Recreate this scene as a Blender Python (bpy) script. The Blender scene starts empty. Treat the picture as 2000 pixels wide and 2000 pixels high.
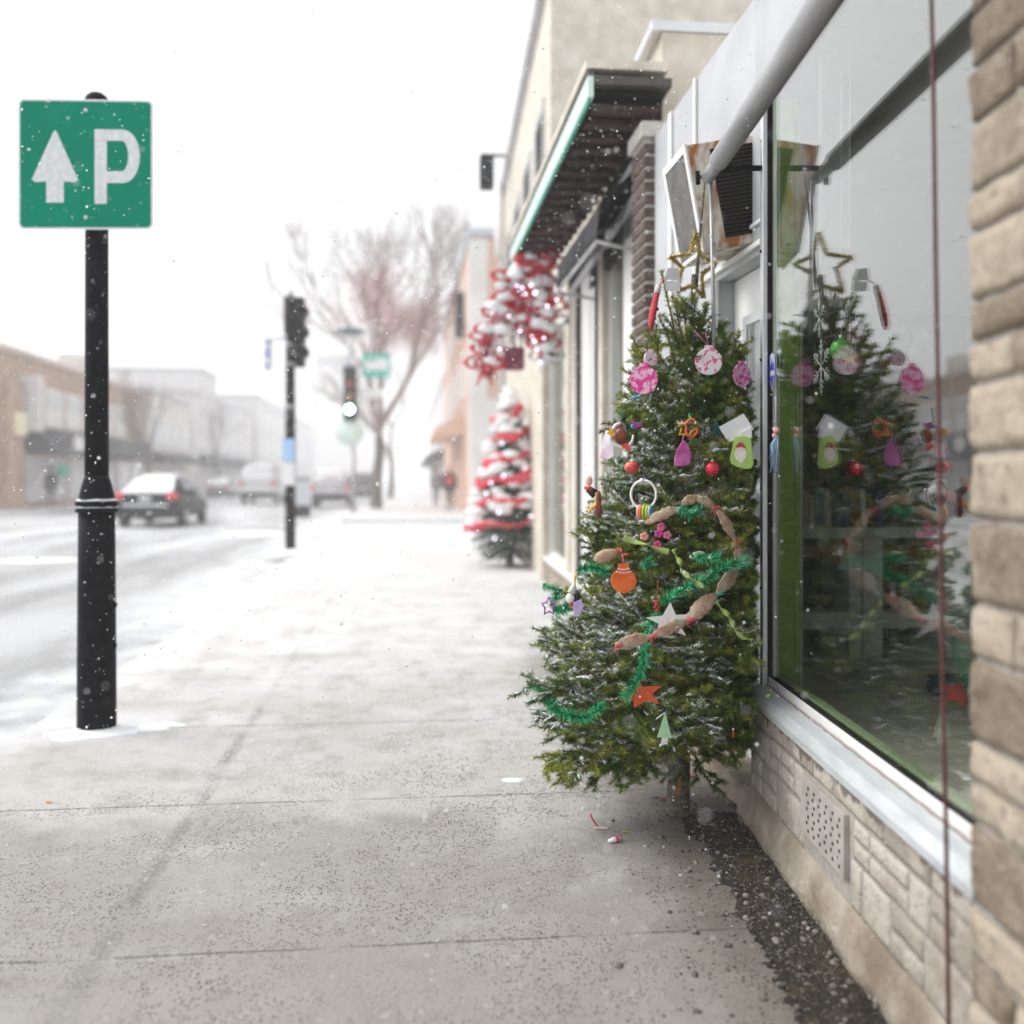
import bpy, bmesh, math, random
import numpy as np
from mathutils import Vector, Matrix, noise as mnoise
random.seed(7); RNG = np.random.default_rng(11)
scene = bpy.context.scene
col = scene.collection
PI = math.pi

# ------------------------------------------------------------------ view geometry
F = 1944.0; EYE = 1.2; YH = 937.0; PSI = math.atan(202/1944)
_c, _s = math.cos(PSI), math.sin(PSI)
def ray(px, py):
    u = (px-1000)/F; v = -(py-YH)/F
    return Vector((u*_c+_s, _c-u*_s, v))
EYEV = Vector((0, 0, EYE))
def on_z(px, py, z=0.0):
    d = ray(px, py); return EYEV + d*((z-EYE)/d.z)
def on_y(px, py, Y):
    d = ray(px, py); return EYEV + d*(Y/d.y)
def on_x(px, py, X):
    d = ray(px, py); return EYEV + d*(X/d.x)
# frame of the slanted shop window wall: s along the wall, d into the building
WA = math.radians(5.3); WO = Vector((1.178, 3.208, 0))
WU = Vector((math.sin(WA), math.cos(WA), 0)); WN = Vector((math.cos(WA), -math.sin(WA), 0))
def W(s, d, z): return WO + WU*s + WN*d + Vector((0, 0, z))
def on_wall(px, py, d):
    r = ray(px, py); O = WO + WN*d
    t = (WN.x*O.x + WN.y*O.y)/(WN.x*r.x + WN.y*r.y)
    p = EYEV + r*t; q = p - WO
    return q.x*WU.x + q.y*WU.y, p.z
def wd(p): return (p.x-WO.x)*WN.x + (p.y-WO.y)*WN.y

# ------------------------------------------------------------------ materials
def _bsdf(m): return m.node_tree.nodes['Principled BSDF']
def mat(name, c1, c2=None, rough=0.6, metal=0.0, scale=20.0, bump=0.0, bscale=None, detail=4, lo=0.35, hi=0.65, spec=0.5, stretch=None, coat=0.0, emit=None, estr=0.0, sss=0.0):
    m = bpy.data.materials.new(name); m.use_nodes = True
    nt = m.node_tree; b = _bsdf(m)
    b.inputs['Base Color'].default_value = (*c1, 1); b.inputs['Roughness'].default_value = rough
    b.inputs['Metallic'].default_value = metal; b.inputs['Specular IOR Level'].default_value = spec
    if coat: b.inputs['Coat Weight'].default_value = coat
    if emit:
        b.inputs['Emission Color'].default_value = (*emit, 1); b.inputs['Emission Strength'].default_value = estr
    tc = nt.nodes.new('ShaderNodeTexCoord'); src = tc.outputs['Object']
    if stretch:
        mp = nt.nodes.new('ShaderNodeMapping'); mp.inputs['Scale'].default_value = stretch
        nt.links.new(src, mp.inputs['Vector']); src = mp.outputs['Vector']
    if c2 is not None:
        n = nt.nodes.new('ShaderNodeTexNoise'); n.inputs['Scale'].default_value = scale; n.inputs['Detail'].default_value = detail
        nt.links.new(src, n.inputs['Vector'])
        r = nt.nodes.new('ShaderNodeValToRGB')
        r.color_ramp.elements[0].position = lo; r.color_ramp.elements[0].color = (*c1, 1)
        r.color_ramp.elements[1].position = hi; r.color_ramp.elements[1].color = (*c2, 1)
        nt.links.new(n.outputs['Fac'], r.inputs['Fac']); nt.links.new(r.outputs['Color'], b.inputs['Base Color'])
    if bump:
        n2 = nt.nodes.new('ShaderNodeTexNoise'); n2.inputs['Scale'].default_value = bscale or scale*3; n2.inputs['Detail'].default_value = 6
        nt.links.new(src, n2.inputs['Vector'])
        bp = nt.nodes.new('ShaderNodeBump'); bp.inputs['Strength'].default_value = bump; bp.inputs['Distance'].default_value = 0.01
        nt.links.new(n2.outputs['Fac'], bp.inputs['Height']); nt.links.new(bp.outputs['Normal'], b.inputs['Normal'])
    return m
def nd(nt, t, **kw):
    n = nt.nodes.new(t)
    for k, v in kw.items():
        if k.startswith('i_'):
            n.inputs[k[2:].replace('_', ' ')].default_value = v
        else: setattr(n, k, v)
    return n
def math_n(nt, op, a, b=None, clamp=False):
    n = nt.nodes.new('ShaderNodeMath'); n.operation = op; n.use_clamp = clamp
    for i, x in enumerate((a, b)):
        if x is None: continue
        if isinstance(x, (int, float)): n.inputs[i].default_value = x
        else: nt.links.new(x, n.inputs[i])
    return n.outputs[0]
def smooth_n(nt, val, lo, hi):
    n = nt.nodes.new('ShaderNodeMapRange'); n.interpolation_type = 'SMOOTHSTEP'
    nt.links.new(val, n.inputs['Value']); n.inputs['From Min'].default_value = lo; n.inputs['From Max'].default_value = hi
    return n.outputs[0]
def mix_n(nt, fac, a, b):
    n = nt.nodes.new('ShaderNodeMix'); n.data_type = 'RGBA'
    if isinstance(fac, (int, float)): n.inputs['Factor'].default_value = fac
    else: nt.links.new(fac, n.inputs['Factor'])
    for i, x in ((6, a), (7, b)):
        if isinstance(x, tuple): n.inputs[i].default_value = (*x, 1)
        else: nt.links.new(x, n.inputs[i])
    return n.outputs[2]
def noise_n(nt, vec, scale, detail=4, rough=0.5):
    n = nt.nodes.new('ShaderNodeTexNoise'); n.inputs['Scale'].default_value = scale; n.inputs['Detail'].default_value = detail; n.inputs['Roughness'].default_value = rough
    nt.links.new(vec, n.inputs['Vector']); return n.outputs['Fac']
def glass_mat(name, ior=1.52, tint=(0.93, 0.97, 0.95), dirt=0.0):
    m = bpy.data.materials.new(name); m.use_nodes = True; nt = m.node_tree; nt.nodes.clear()
    out = nt.nodes.new('ShaderNodeOutputMaterial'); tr = nt.nodes.new('ShaderNodeBsdfTransparent'); tr.inputs['Color'].default_value = (*tint, 1)
    gl = nt.nodes.new('ShaderNodeBsdfGlossy'); gl.inputs['Roughness'].default_value = 0.0; gl.inputs['Color'].default_value = (1, 1, 1, 1)
    geo = nt.nodes.new('ShaderNodeNewGeometry')
    # the Fresnel node inverts the index on back faces: invert it there too, so both skins of the pane reflect alike
    mr = nt.nodes.new('ShaderNodeMapRange'); mr.inputs['To Min'].default_value = ior; mr.inputs['To Max'].default_value = 1/ior
    nt.links.new(geo.outputs['Backfacing'], mr.inputs['Value'])
    fr = nt.nodes.new('ShaderNodeFresnel'); nt.links.new(mr.outputs[0], fr.inputs['IOR'])
    mx = nt.nodes.new('ShaderNodeMixShader')
    nt.links.new(fr.outputs[0], mx.inputs[0]); nt.links.new(tr.outputs[0], mx.inputs[1]); nt.links.new(gl.outputs[0], mx.inputs[2])
    last = mx.outputs[0]
    if dirt:
        tc = nt.nodes.new('ShaderNodeTexCoord'); mp = nt.nodes.new('ShaderNodeMapping'); mp.inputs['Scale'].default_value = (3, 3, 9); mp.inputs['Rotation'].default_value = (0.7, 0.3, 0.2)
        nt.links.new(tc.outputs['Object'], mp.inputs['Vector'])
        f = noise_n(nt, mp.outputs[0], 3.0, 6, 0.62)
        f = smooth_n(nt, f, 0.6, 0.78); f = math_n(nt, 'MULTIPLY', f, dirt)
        df = nt.nodes.new('ShaderNodeBsdfDiffuse'); df.inputs['Color'].default_value = (0.7, 0.7, 0.68, 1)
        m2 = nt.nodes.new('ShaderNodeMixShader'); nt.links.new(f, m2.inputs[0]); nt.links.new(last, m2.inputs[1]); nt.links.new(df.outputs[0], m2.inputs[2]); last = m2.outputs[0]
    nt.links.new(last, out.inputs['Surface'])
    return m

# ------------------------------------------------------------------ objects
_loc = {}
def tag(o, label=None, cat=None, group=None, kind=None):
    if label: o['label'] = label
    if cat: o['category'] = cat
    if group: o['group'] = group
    if kind: o['kind'] = kind
    return o
def thing(name, label, cat, loc=(0, 0, 0), group=None):
    o = bpy.data.objects.new(name, None); col.objects.link(o); o.location = loc; o.empty_display_size = 0.1
    _loc[o] = Vector(loc); return tag(o, label, cat, group)
def wloc(o):
    v = Vector((0, 0, 0))
    while o is not None:
        v += _loc.get(o, Vector((0, 0, 0))); o = o.parent
    return v
class MB:
    """collects world-space geometry; build() links it as one mesh object, relative to its parent"""
    def __init__(self): self.v = []; self.f = []; self.m = []; self.s = []
    def add(self, vs, fs, mi=0, M=None, smooth=False):
        k = len(self.v)
        for p in vs:
            p = Vector(p); self.v.append(tuple(M @ p) if M is not None else tuple(p))
        for f in fs:
            self.f.append(tuple(i+k for i in f)); self.m.append(mi); self.s.append(smooth)
        return self
    def box(self, a, b, mi=0, M=None):
        x0, y0, z0 = a; x1, y1, z1 = b
        vs = [(x0, y0, z0), (x1, y0, z0), (x1, y1, z0), (x0, y1, z0), (x0, y0, z1), (x1, y0, z1), (x1, y1, z1), (x0, y1, z1)]
        return self.add(vs, [(0, 3, 2, 1), (4, 5, 6, 7), (0, 1, 5, 4), (1, 2, 6, 5), (2, 3, 7, 6), (3, 0, 4, 7)], mi, M)
    def wbox(self, s0, s1, d0, d1, z0, z1, mi=0):   # a box in the window wall's frame
        vs = [W(s, d, z) for z in (z0, z1) for s, d in ((s0, d0), (s1, d0), (s1, d1), (s0, d1))]
        return self.add(vs, [(0, 1, 2, 3), (4, 7, 6, 5), (0, 4, 5, 1), (1, 5, 6, 2), (2, 6, 7, 3), (3, 7, 4, 0)], mi)
    def prism(self, poly, h0, h1, M=None, mi=0, smooth=False):
        n = len(poly); vs = [(x, y, h0) for x, y in poly] + [(x, y, h1) for x, y in poly]
        fs = [tuple(range(n))[::-1], tuple(range(n, 2*n))] + [(i, (i+1) % n, n+(i+1) % n, n+i) for i in range(n)]
        return self.add(vs, fs, mi, M, smooth)
    def tube(self, path, r, n=8, mi=0, cap=True, flat=1.0, up=None, smooth=True, closed=False):
        P = [Vector(p) for p in path]; m = len(P); R = [r]*m if isinstance(r, (int, float)) else list(r)
        vs = []; prev = None
        for i, p in enumerate(P):
            a = P[(i-1) % m] if (i > 0 or closed) else p; b = P[(i+1) % m] if (i < m-1 or closed) else p
            t = (b-a)
            t = t.normalized() if t.length > 1e-9 else Vector((0, 0, 1))
            ref = Vector(up) if up is not None else (prev if prev is not None else (Vector((0, 0, 1)) if abs(t.z) < 0.9 else Vector((1, 0, 0))))
            x = ref - t*ref.dot(t)
            if x.length < 1e-6: x = Vector((1, 0, 0)) - t*t.x
            x.normalize(); prev = x; y = t.cross(x)
            for k in range(n):
                an = 2*PI*k/n; vs.append(p + x*(math.cos(an)*R[i]*flat) + y*(math.sin(an)*R[i]))
        fs = []
        for i in range(m if closed else m-1):
            j = (i+1) % m
            for k in range(n):
                k2 = (k+1) % n; fs.append((i*n+k, i*n+k2, j*n+k2, j*n+k))
        if cap and not closed:
            fs.append(tuple(range(n))[::-1]); fs.append(tuple(range((m-1)*n, m*n)))
        return self.add(vs, fs, mi, None, smooth)
    def lathe(self, prof, n=24, M=None, mi=0, smooth=True):
        m = len(prof); vs = []
        for r, z in prof:
            for k in range(n): vs.append((r*math.cos(2*PI*k/n), r*math.sin(2*PI*k/n), z))
        fs = [(i*n+k, i*n+(k+1) % n, (i+1)*n+(k+1) % n, (i+1)*n+k) for i in range(m-1) for k in range(n)]
        fs += [tuple(range(n))[::-1], tuple(range((m-1)*n, m*n))]
        return self.add(vs, fs, mi, M, smooth)
    def ball(self, c, r, mi=0, n=12, sc=(1, 1, 1), M=None, jit=0.0):
        c = Vector(c); vs = [(0, 0, 1)]; rows = max(4, n//2)
        for i in range(1, rows):
            th = PI*i/rows
            for k in range(n): vs.append((math.sin(th)*math.cos(2*PI*k/n), math.sin(th)*math.sin(2*PI*k/n), math.cos(th)))
        vs.append((0, 0, -1))
        fs = [(0, 1+k, 1+(k+1) % n) for k in range(n)]
        for i in range(rows-2):
            for k in range(n): fs.append((1+i*n+k, 1+(i+1)*n+k, 1+(i+1)*n+(k+1) % n, 1+i*n+(k+1) % n))
        L = len(vs)-1; b = 1+(rows-2)*n
        fs += [(L, b+(k+1) % n, b+k) for k in range(n)]
        out = []
        for v in vs:
            q = Vector((v[0]*r*sc[0], v[1]*r*sc[1], v[2]*r*sc[2]))
            if jit: q *= 1+jit*(mnoise.noise(Vector(v)*1.7+c*13))
            if M is not None: q = M @ q
            out.append(c+q)
        return self.add(out, fs, mi, None, True)
    def build(self, name, mats, parent=None, bevel=0.0, seg=2, fix=True):
        me = bpy.data.meshes.new(name); L = wloc(parent) if parent is not None else Vector((0, 0, 0))
        me.from_pydata([(x-L.x, y-L.y, z-L.z) for x, y, z in self.v], [], self.f)
        mats = mats if isinstance(mats, (list, tuple)) else [mats]
        for m_ in mats: me.materials.append(m_)
        me.polygons.foreach_set('material_index', self.m); me.polygons.foreach_set('use_smooth', self.s)
        if fix:
            bm = bmesh.new(); bm.from_mesh(me); bmesh.ops.recalc_face_normals(bm, faces=bm.faces); bm.to_mesh(me); bm.free()
        me.update()
        o = bpy.data.objects.new(name, me); col.objects.link(o)
        if parent is not None: o.parent = parent
        if bevel:
            b = o.modifiers.new('edge', 'BEVEL'); b.width = bevel; b.segments = seg; b.limit_method = 'ANGLE'; b.angle_limit = 0.6
        return o
def solo(mb, name, mats, label, cat, group=None, **kw):
    o = mb.build(name, mats, None, **kw); return tag(o, label, cat, group)
def struct(mb, name, mats, **kw):
    return tag(mb.build(name, mats, None, **kw), kind='structure')
def tris_mesh(name, V, T, mats, mi, parent=None, smooth=False):
    """many small faces at once: V (n,3) world, T (m,3)"""
    me = bpy.data.meshes.new(name); L = wloc(parent) if parent is not None else Vector((0, 0, 0))
    V = np.asarray(V, dtype=np.float32) - np.array(L, dtype=np.float32); T = np.asarray(T, dtype=np.int32)
    me.vertices.add(len(V)); me.vertices.foreach_set('co', V.ravel())
    me.loops.add(T.size); me.loops.foreach_set('vertex_index', T.ravel())
    me.polygons.add(len(T)); me.polygons.foreach_set('loop_start', np.arange(0, T.size, T.shape[1], dtype=np.int32))
    for m_ in (mats if isinstance(mats, (list, tuple)) else [mats]): me.materials.append(m_)
    me.polygons.foreach_set('material_index', np.asarray(mi, dtype=np.int32))
    me.update(calc_edges=True); me.validate()
    o = bpy.data.objects.new(name, me); col.objects.link(o)
    if parent is not None: o.parent = parent
    return o
def facing(p, yaw=0.0, pitch=0.0, roll=0.0):
    """local frame at p: x to the viewer's right, y up, z towards the viewer"""
    p = Vector(p); z = (EYEV-p); z.z = 0; z.normalize(); x = Vector((0, 0, 1)).cross(z); y = Vector((0, 0, 1))
    R = Matrix((x, y, z)).transposed().to_4x4()
    return Matrix.Translation(p) @ R @ Matrix.Rotation(yaw, 4, 'Y') @ Matrix.Rotation(pitch, 4, 'X') @ Matrix.Rotation(roll, 4, 'Z')

M = {}
M['stone_light'] = mat('pale_stone', (0.36, 0.325, 0.285), (0.56, 0.52, 0.47), 0.9, scale=11, bump=0.7, bscale=160, lo=0.28, hi=0.6)
def stone_mat(name, c1, c2, pit, scale=7, fine=55):
    m = bpy.data.materials.new(name); m.use_nodes = True; nt = m.node_tree; b = _bsdf(m); b.inputs['Roughness'].default_value = 0.93; b.inputs['Specular IOR Level'].default_value = 0.25
    tc = nt.nodes.new('ShaderNodeTexCoord'); P = tc.outputs['Object']; g = nt.nodes.new('ShaderNodeNewGeometry')
    n1 = noise_n(nt, P, scale, 8, 0.65); n2 = noise_n(nt, P, fine, 6, 0.7); n3 = noise_n(nt, P, fine*4, 3, 0.6)
    c = mix_n(nt, smooth_n(nt, math_n(nt, 'ADD', n1, math_n(nt, 'MULTIPLY', math_n(nt, 'SUBTRACT', g.outputs['Random Per Island'], 0.5), 0.35)), 0.34, 0.66), c1, c2)
    c = mix_n(nt, math_n(nt, 'MULTIPLY', smooth_n(nt, n2, 0.54, 0.68), 0.75), c, pit); c = mix_n(nt, math_n(nt, 'MULTIPLY', smooth_n(nt, n3, 0.56, 0.64), 0.35), c, (0.62, 0.58, 0.52))
    nt.links.new(c, b.inputs['Base Color'])
    bp = nt.nodes.new('ShaderNodeBump'); bp.inputs['Strength'].default_value = 1.0; bp.inputs['Distance'].default_value = 0.012
    nt.links.new(math_n(nt, 'SUBTRACT', math_n(nt, 'MULTIPLY', n3, 0.35), n2), bp.inputs['Height']); nt.links.new(bp.outputs[0], b.inputs['Normal']); return m
M['stone'] = stone_mat('split_stone', (0.215, 0.170, 0.125), (0.43, 0.365, 0.285), (0.085, 0.065, 0.045), 7, 34)
M['mortar'] = mat('mortar', (0.34, 0.31, 0.275), (0.43, 0.40, 0.355), 0.95, scale=40, bump=0.5, bscale=200)
M['parging'] = mat('stained_cement', (0.20, 0.16, 0.115), (0.40, 0.355, 0.29), 0.9, scale=6, bump=0.7, bscale=60, lo=0.36, hi=0.66)
M['brick'] = mat('brown_brick', (0.07, 0.052, 0.043), (0.17, 0.132, 0.108), 0.9, spec=0.15, scale=25, bump=0.5, bscale=120)
M['alu'] = mat('aluminium', (0.60, 0.61, 0.63), (0.70, 0.71, 0.72), 0.38, 0.75, scale=6, bump=0.05, bscale=50)
M['sill_metal'] = mat('painted_sill', (0.52, 0.56, 0.58), (0.66, 0.69, 0.70), 0.42, 0.25, scale=5, bump=0.1, bscale=60, stretch=(6, 1, 6))
M['white'] = mat('white_paint', (0.74, 0.74, 0.72), (0.82, 0.82, 0.80), 0.5, scale=4)
M['offwhite'] = mat('cream_paint', (0.50, 0.445, 0.365), (0.66, 0.61, 0.53), 0.6, scale=5, bump=0.15, bscale=60)
M['grey_paint'] = mat('grey_paint', (0.42, 0.43, 0.45), (0.50, 0.51, 0.53), 0.55, scale=3, bump=0.05)
M['dark'] = mat('dark_gap', (0.010, 0.010, 0.010), (0.016, 0.016, 0.016), 0.8, scale=10, spec=0.1)
M['black_iron'] = mat('black_iron', (0.004, 0.004, 0.006), (0.010, 0.010, 0.012), 0.55, 0.0, scale=30, bump=0.12, bscale=180, spec=0.07)
M['snow'] = mat('snow', (0.84, 0.86, 0.88), (0.92, 0.93, 0.94), 0.9, scale=9, bump=0.3, bscale=60)
M['rust'] = mat('rusty_cream', (0.66, 0.63, 0.54), (0.34, 0.13, 0.03), 0.7, scale=11, lo=0.47, hi=0.60, bump=0.2, bscale=70, stretch=(1.3, 1.3, 0.5), detail=7)
M['cream_metal'] = mat('cream_metal', (0.66, 0.64, 0.56), (0.72, 0.70, 0.62), 0.5, scale=5)
M['ac_panel'] = mat('grey_metal_mesh', (0.085, 0.082, 0.08), (0.15, 0.14, 0.13), 0.6, scale=14, bump=0.3, bscale=400)
M['green_trim'] = mat('green_paint', (0.26, 0.47, 0.06), (0.32, 0.54, 0.09), 0.45, scale=3)
M['glass'] = glass_mat('shop_glass', 2.25, (0.95, 0.97, 0.95), dirt=0.05)
M['glass_far'] = glass_mat('far_glass', 1.6, (0.7, 0.72, 0.72))

# ------------------------------------------------------------------ camera, sky, sun
cam = bpy.data.cameras.new('camera'); co = bpy.data.objects.new('camera', cam); col.objects.link(co); scene.camera = co
co.location = (0, 0, EYE); co.rotation_euler = (PI/2, 0, -PSI)
cam.lens = 36*F/2000; cam.sensor_width = 36; cam.shift_y = -(1000-YH)/2000; cam.clip_start = 0.05; cam.clip_end = 3000
cam.dof.use_dof = True; cam.dof.focus_distance = 3.2; cam.dof.aperture_fstop = 1.25
SUN_EL, SUN_ROT = math.radians(48), math.radians(-70)
w = bpy.data.worlds.new('World'); scene.world = w; w.use_nodes = True; nt = w.node_tree; bg = nt.nodes['Background']
sky = nt.nodes.new('ShaderNodeTexSky'); sky.sky_type = 'NISHITA'; sky.sun_disc = False; sky.sun_elevation = SUN_EL; sky.sun_rotation = SUN_ROT
sky.dust_density = 6; sky.air_density = 1.0; sky.ozone_density = 1.0
hs = nt.nodes.new('ShaderNodeHueSaturation'); hs.inputs['Saturation'].default_value = 0.10
mxw = nt.nodes.new('ShaderNodeMix'); mxw.data_type = 'RGBA'; mxw.inputs['Factor'].default_value = 0.55; mxw.inputs[7].default_value = (7.6, 7.75, 7.9, 1)   # overcast: an even cloud layer over most of the sky
nt.links.new(sky.outputs[0], hs.inputs['Color']); nt.links.new(hs.outputs[0], mxw.inputs[6]); nt.links.new(mxw.outputs[2], bg.inputs['Color']); bg.inputs['Strength'].default_value = 0.12
sl = bpy.data.lights.new('sun', 'SUN'); so = bpy.data.objects.new('sun', sl); col.objects.link(so)
sl.energy = 0.9; sl.angle = math.radians(30); sl.color = (1, 0.97, 0.93)
sd = Vector((math.sin(SUN_ROT)*math.cos(SUN_EL), math.cos(SUN_ROT)*math.cos(SUN_EL), math.sin(SUN_EL)))
so.rotation_euler = (-sd).to_track_quat('-Z', 'Y').to_euler()
scene.view_settings.view_transform = 'Standard'; scene.view_settings.look = 'None'; scene.view_settings.gamma = 1; scene.view_settings.exposure = 0.8
cy = scene.cycles; cy.volume_bounces = 2; cy.max_bounces = 12; cy.transparent_max_bounces = 16; cy.diffuse_bounces = 4; cy.glossy_bounces = 4; cy.caustics_reflective = False; cy.caustics_refractive = False; cy.sample_clamp_indirect = 6

# ------------------------------------------------------------------ haze
hm = bpy.data.materials.new('snowy_air'); hm.use_nodes = True; nt = hm.node_tree; nt.nodes.clear()
out = nt.nodes.new('ShaderNodeOutputMaterial'); pv = nt.nodes.new('ShaderNodeVolumePrincipled')
pv.inputs['Color'].default_value = (0.99, 0.99, 1.0, 1); pv.inputs['Density'].default_value = 0.0038; pv.inputs['Anisotropy'].default_value = 0.1
nt.links.new(pv.outputs[0], out.inputs['Volume'])
hz = MB().box((-330, -60, -1.2), (330, 640, 17)); tag(hz.build('haze', hm), kind='stuff')

# ------------------------------------------------------------------ ground, road, sidewalks
def pos_mat(name): 
    m = bpy.data.materials.new(name); m.use_nodes = True; nt = m.node_tree
    g = nt.nodes.new('ShaderNodeNewGeometry'); sx = nt.nodes.new('ShaderNodeSeparateXYZ'); nt.links.new(g.outputs['Position'], sx.inputs[0])
    return m, nt, g.outputs['Position'], sx.outputs['X'], sx.outputs['Y']
KX = -1.84
def sidewalk_mat():
    m, nt, P, X, Y = pos_mat('snowy_concrete'); b = _bsdf(m)
    big = noise_n(nt, P, 1.1, 5, 0.6); mid = noise_n(nt, P, 7, 5, 0.6); fine = noise_n(nt, P, 55, 4, 0.7)
    c = mix_n(nt, smooth_n(nt, big, 0.3, 0.7), (0.435, 0.422, 0.402), (0.56, 0.548, 0.53))
    c = mix_n(nt, math_n(nt, 'MULTIPLY', smooth_n(nt, mid, 0.45, 0.75), 0.5), c, (0.265, 0.252, 0.232))
    # exposed aggregate
    v = nt.nodes.new('ShaderNodeTexVoronoi'); v.inputs['Scale'].default_value = 105; nt.links.new(P, v.inputs['Vector'])
    sp = math_n(nt, 'MULTIPLY', math_n(nt, 'SUBTRACT', 1.0, smooth_n(nt, v.outputs['Distance'], 0.28, 0.52)), smooth_n(nt, noise_n(nt, P, 20, 3), 0.32, 0.52))
    rw = nt.nodes.new('ShaderNodeSeparateColor'); nt.links.new(v.outputs['Color'], rw.inputs[0])
    sp2 = math_n(nt, 'MULTIPLY', math_n(nt, 'MULTIPLY', sp, smooth_n(nt, rw.outputs[0], 0.30, 0.55)), math_n(nt, 'ADD', 0.35, math_n(nt, 'MULTIPLY', smooth_n(nt, noise_n(nt, P, 2.3, 5, 0.65), 0.40, 0.60), 0.95)))
    # worn more towards the shop fronts and in the near corner of the walk
    wear = math_n(nt, 'ADD', smooth_n(nt, X, -1.1, 0.75), math_n(nt, 'MULTIPLY', smooth_n(nt, Y, 4.6, 3.0), 0.9), True)
    sp2 = math_n(nt, 'MULTIPLY', sp2, math_n(nt, 'ADD', math_n(nt, 'MULTIPLY', wear, 1.0), 0.28))
    c = mix_n(nt, math_n(nt, 'MULTIPLY', sp2, 0.85), c, (0.085, 0.079, 0.073))
    lt = math_n(nt, 'MULTIPLY', smooth_n(nt, rw.outputs[1], 0.80, 0.9), math_n(nt, 'MULTIPLY', wear, 0.5)); c = mix_n(nt, math_n(nt, 'MULTIPLY', lt, sp), c, (0.62, 0.58, 0.52))
    # damp brownish stain patches
    damp = math_n(nt, 'MULTIPLY', smooth_n(nt, math_n(nt, 'ADD', big, math_n(nt, 'MULTIPLY', smooth_n(nt, Y, 4.6, 2.4), 0.32)), 0.52, 0.78), 0.62)
    c = mix_n(nt, damp, c, (0.175, 0.155, 0.13))
    nearw = math_n(nt, 'MULTIPLY', smooth_n(nt, math_n(nt, 'ADD', X, math_n(nt, 'MULTIPLY', mid, 0.25)), 0.70, 1.05), smooth_n(nt, Y, 9.0, 3.8)); c = mix_n(nt, math_n(nt, 'MULTIPLY', nearw, 0.75), c, (0.115, 0.098, 0.08))
    # joints
    wob = math_n(nt, 'MULTIPLY', math_n(nt, 'SUBTRACT', noise_n(nt, P, 9, 3), 0.5), 0.02)
    fy = math_n(nt, 'SUBTRACT', math_n(nt, 'FRACT', math_n(nt, 'DIVIDE', math_n(nt, 'ADD', math_n(nt, 'SUBTRACT', Y, 3.18-11.9), wob), 1.19)), 0.5)
    jy = math_n(nt, 'SUBTRACT', 1.0, smooth_n(nt, math_n(nt, 'ABSOLUTE', fy), 0.002, 0.0075))
    jy = math_n(nt, 'MULTIPLY', math_n(nt, 'MULTIPLY', jy, smooth_n(nt, noise_n(nt, P, 3.1, 3), 0.3, 0.5)), smooth_n(nt, noise_n(nt, P, 48, 4, 0.75), 0.36, 0.54))
    dx = math_n(nt, 'ABSOLUTE', math_n(nt, 'ADD', math_n(nt, 'ADD', X, 0.775), math_n(nt, 'MULTIPLY', wob, 1.6)))
    jx = math_n(nt, 'MULTIPLY', math_n(nt, 'SUBTRACT', 1.0, smooth_n(nt, dx, 0.018, 0.038)), smooth_n(nt, noise_n(nt, P, 38, 4, 0.75), 0.40, 0.56))
    jx = math_n(nt, 'MAXIMUM', jx, math_n(nt, 'MULTIPLY', math_n(nt, 'SUBTRACT', 1.0, smooth_n(nt, dx, 0.003, 0.009)), 1.2), True)
    c = mix_n(nt, math_n(nt, 'MULTIPLY', jy, 0.75), c, (0.08, 0.075, 0.07)); c = mix_n(nt, math_n(nt, 'MULTIPLY', math_n(nt, 'MULTIPLY', jx, smooth_n(nt, noise_n(nt, P, 4.3, 4), 0.30, 0.62)), 0.62), c, (0.16, 0.155, 0.15))
    wv = nt.nodes.new('ShaderNodeVectorMath'); wv.operation = 'MULTIPLY_ADD'; nw = nt.nodes.new('ShaderNodeTexNoise'); nw.inputs['Scale'].default_value = 3.5; nw.inputs['Detail'].default_value = 5; nt.links.new(P, nw.inputs['Vector'])
    nt.links.new(nw.outputs['Color'], wv.inputs[0]); wv.inputs[1].default_value = (0.35, 0.35, 0.0); nt.links.new(P, wv.inputs[2])
    cv = nt.nodes.new('ShaderNodeTexVoronoi'); cv.feature = 'DISTANCE_TO_EDGE'; cv.inputs['Scale'].default_value = 0.75; nt.links.new(wv.outputs[0], cv.inputs['Vector'])
    crk = math_n(nt, 'MULTIPLY', math_n(nt, 'SUBTRACT', 1.0, smooth_n(nt, cv.outputs['Distance'], 0.0015, 0.006)), smooth_n(nt, noise_n(nt, P, 1.3, 2), 0.50, 0.60))
    c = mix_n(nt, math_n(nt, 'MULTIPLY', crk, 0.12), c, (0.10, 0.095, 0.09))
    st = math_n(nt, 'MULTIPLY', smooth_n(nt, noise_n(nt, P, 2.7, 7, 0.7), 0.52, 0.70), 0.45); c = mix_n(nt, st, c, (0.27, 0.25, 0.225))
    st2 = math_n(nt, 'MULTIPLY', smooth_n(nt, noise_n(nt, P, 14, 5, 0.7), 0.60, 0.74), 0.4); c = mix_n(nt, st2, c, (0.68, 0.67, 0.65))
    # snow dusting: little near the camera, closed cover down the street, thinner where people walked
    mp = nt.nodes.new('ShaderNodeMapping'); mp.inputs['Scale'].default_value = (0.75, 1.35, 1); mp.inputs['Rotation'].default_value = (0, 0, 0.12); nt.links.new(P, mp.inputs['Vector'])
    sn = noise_n(nt, mp.outputs[0], 1.0, 6, 0.6)
    g = math_n(nt, 'MULTIPLY', smooth_n(nt, Y, 3.6, 8.6), 0.50)
    g = math_n(nt, 'ADD', g, math_n(nt, 'MULTIPLY', smooth_n(nt, Y, 10, 17), 0.25))
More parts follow.
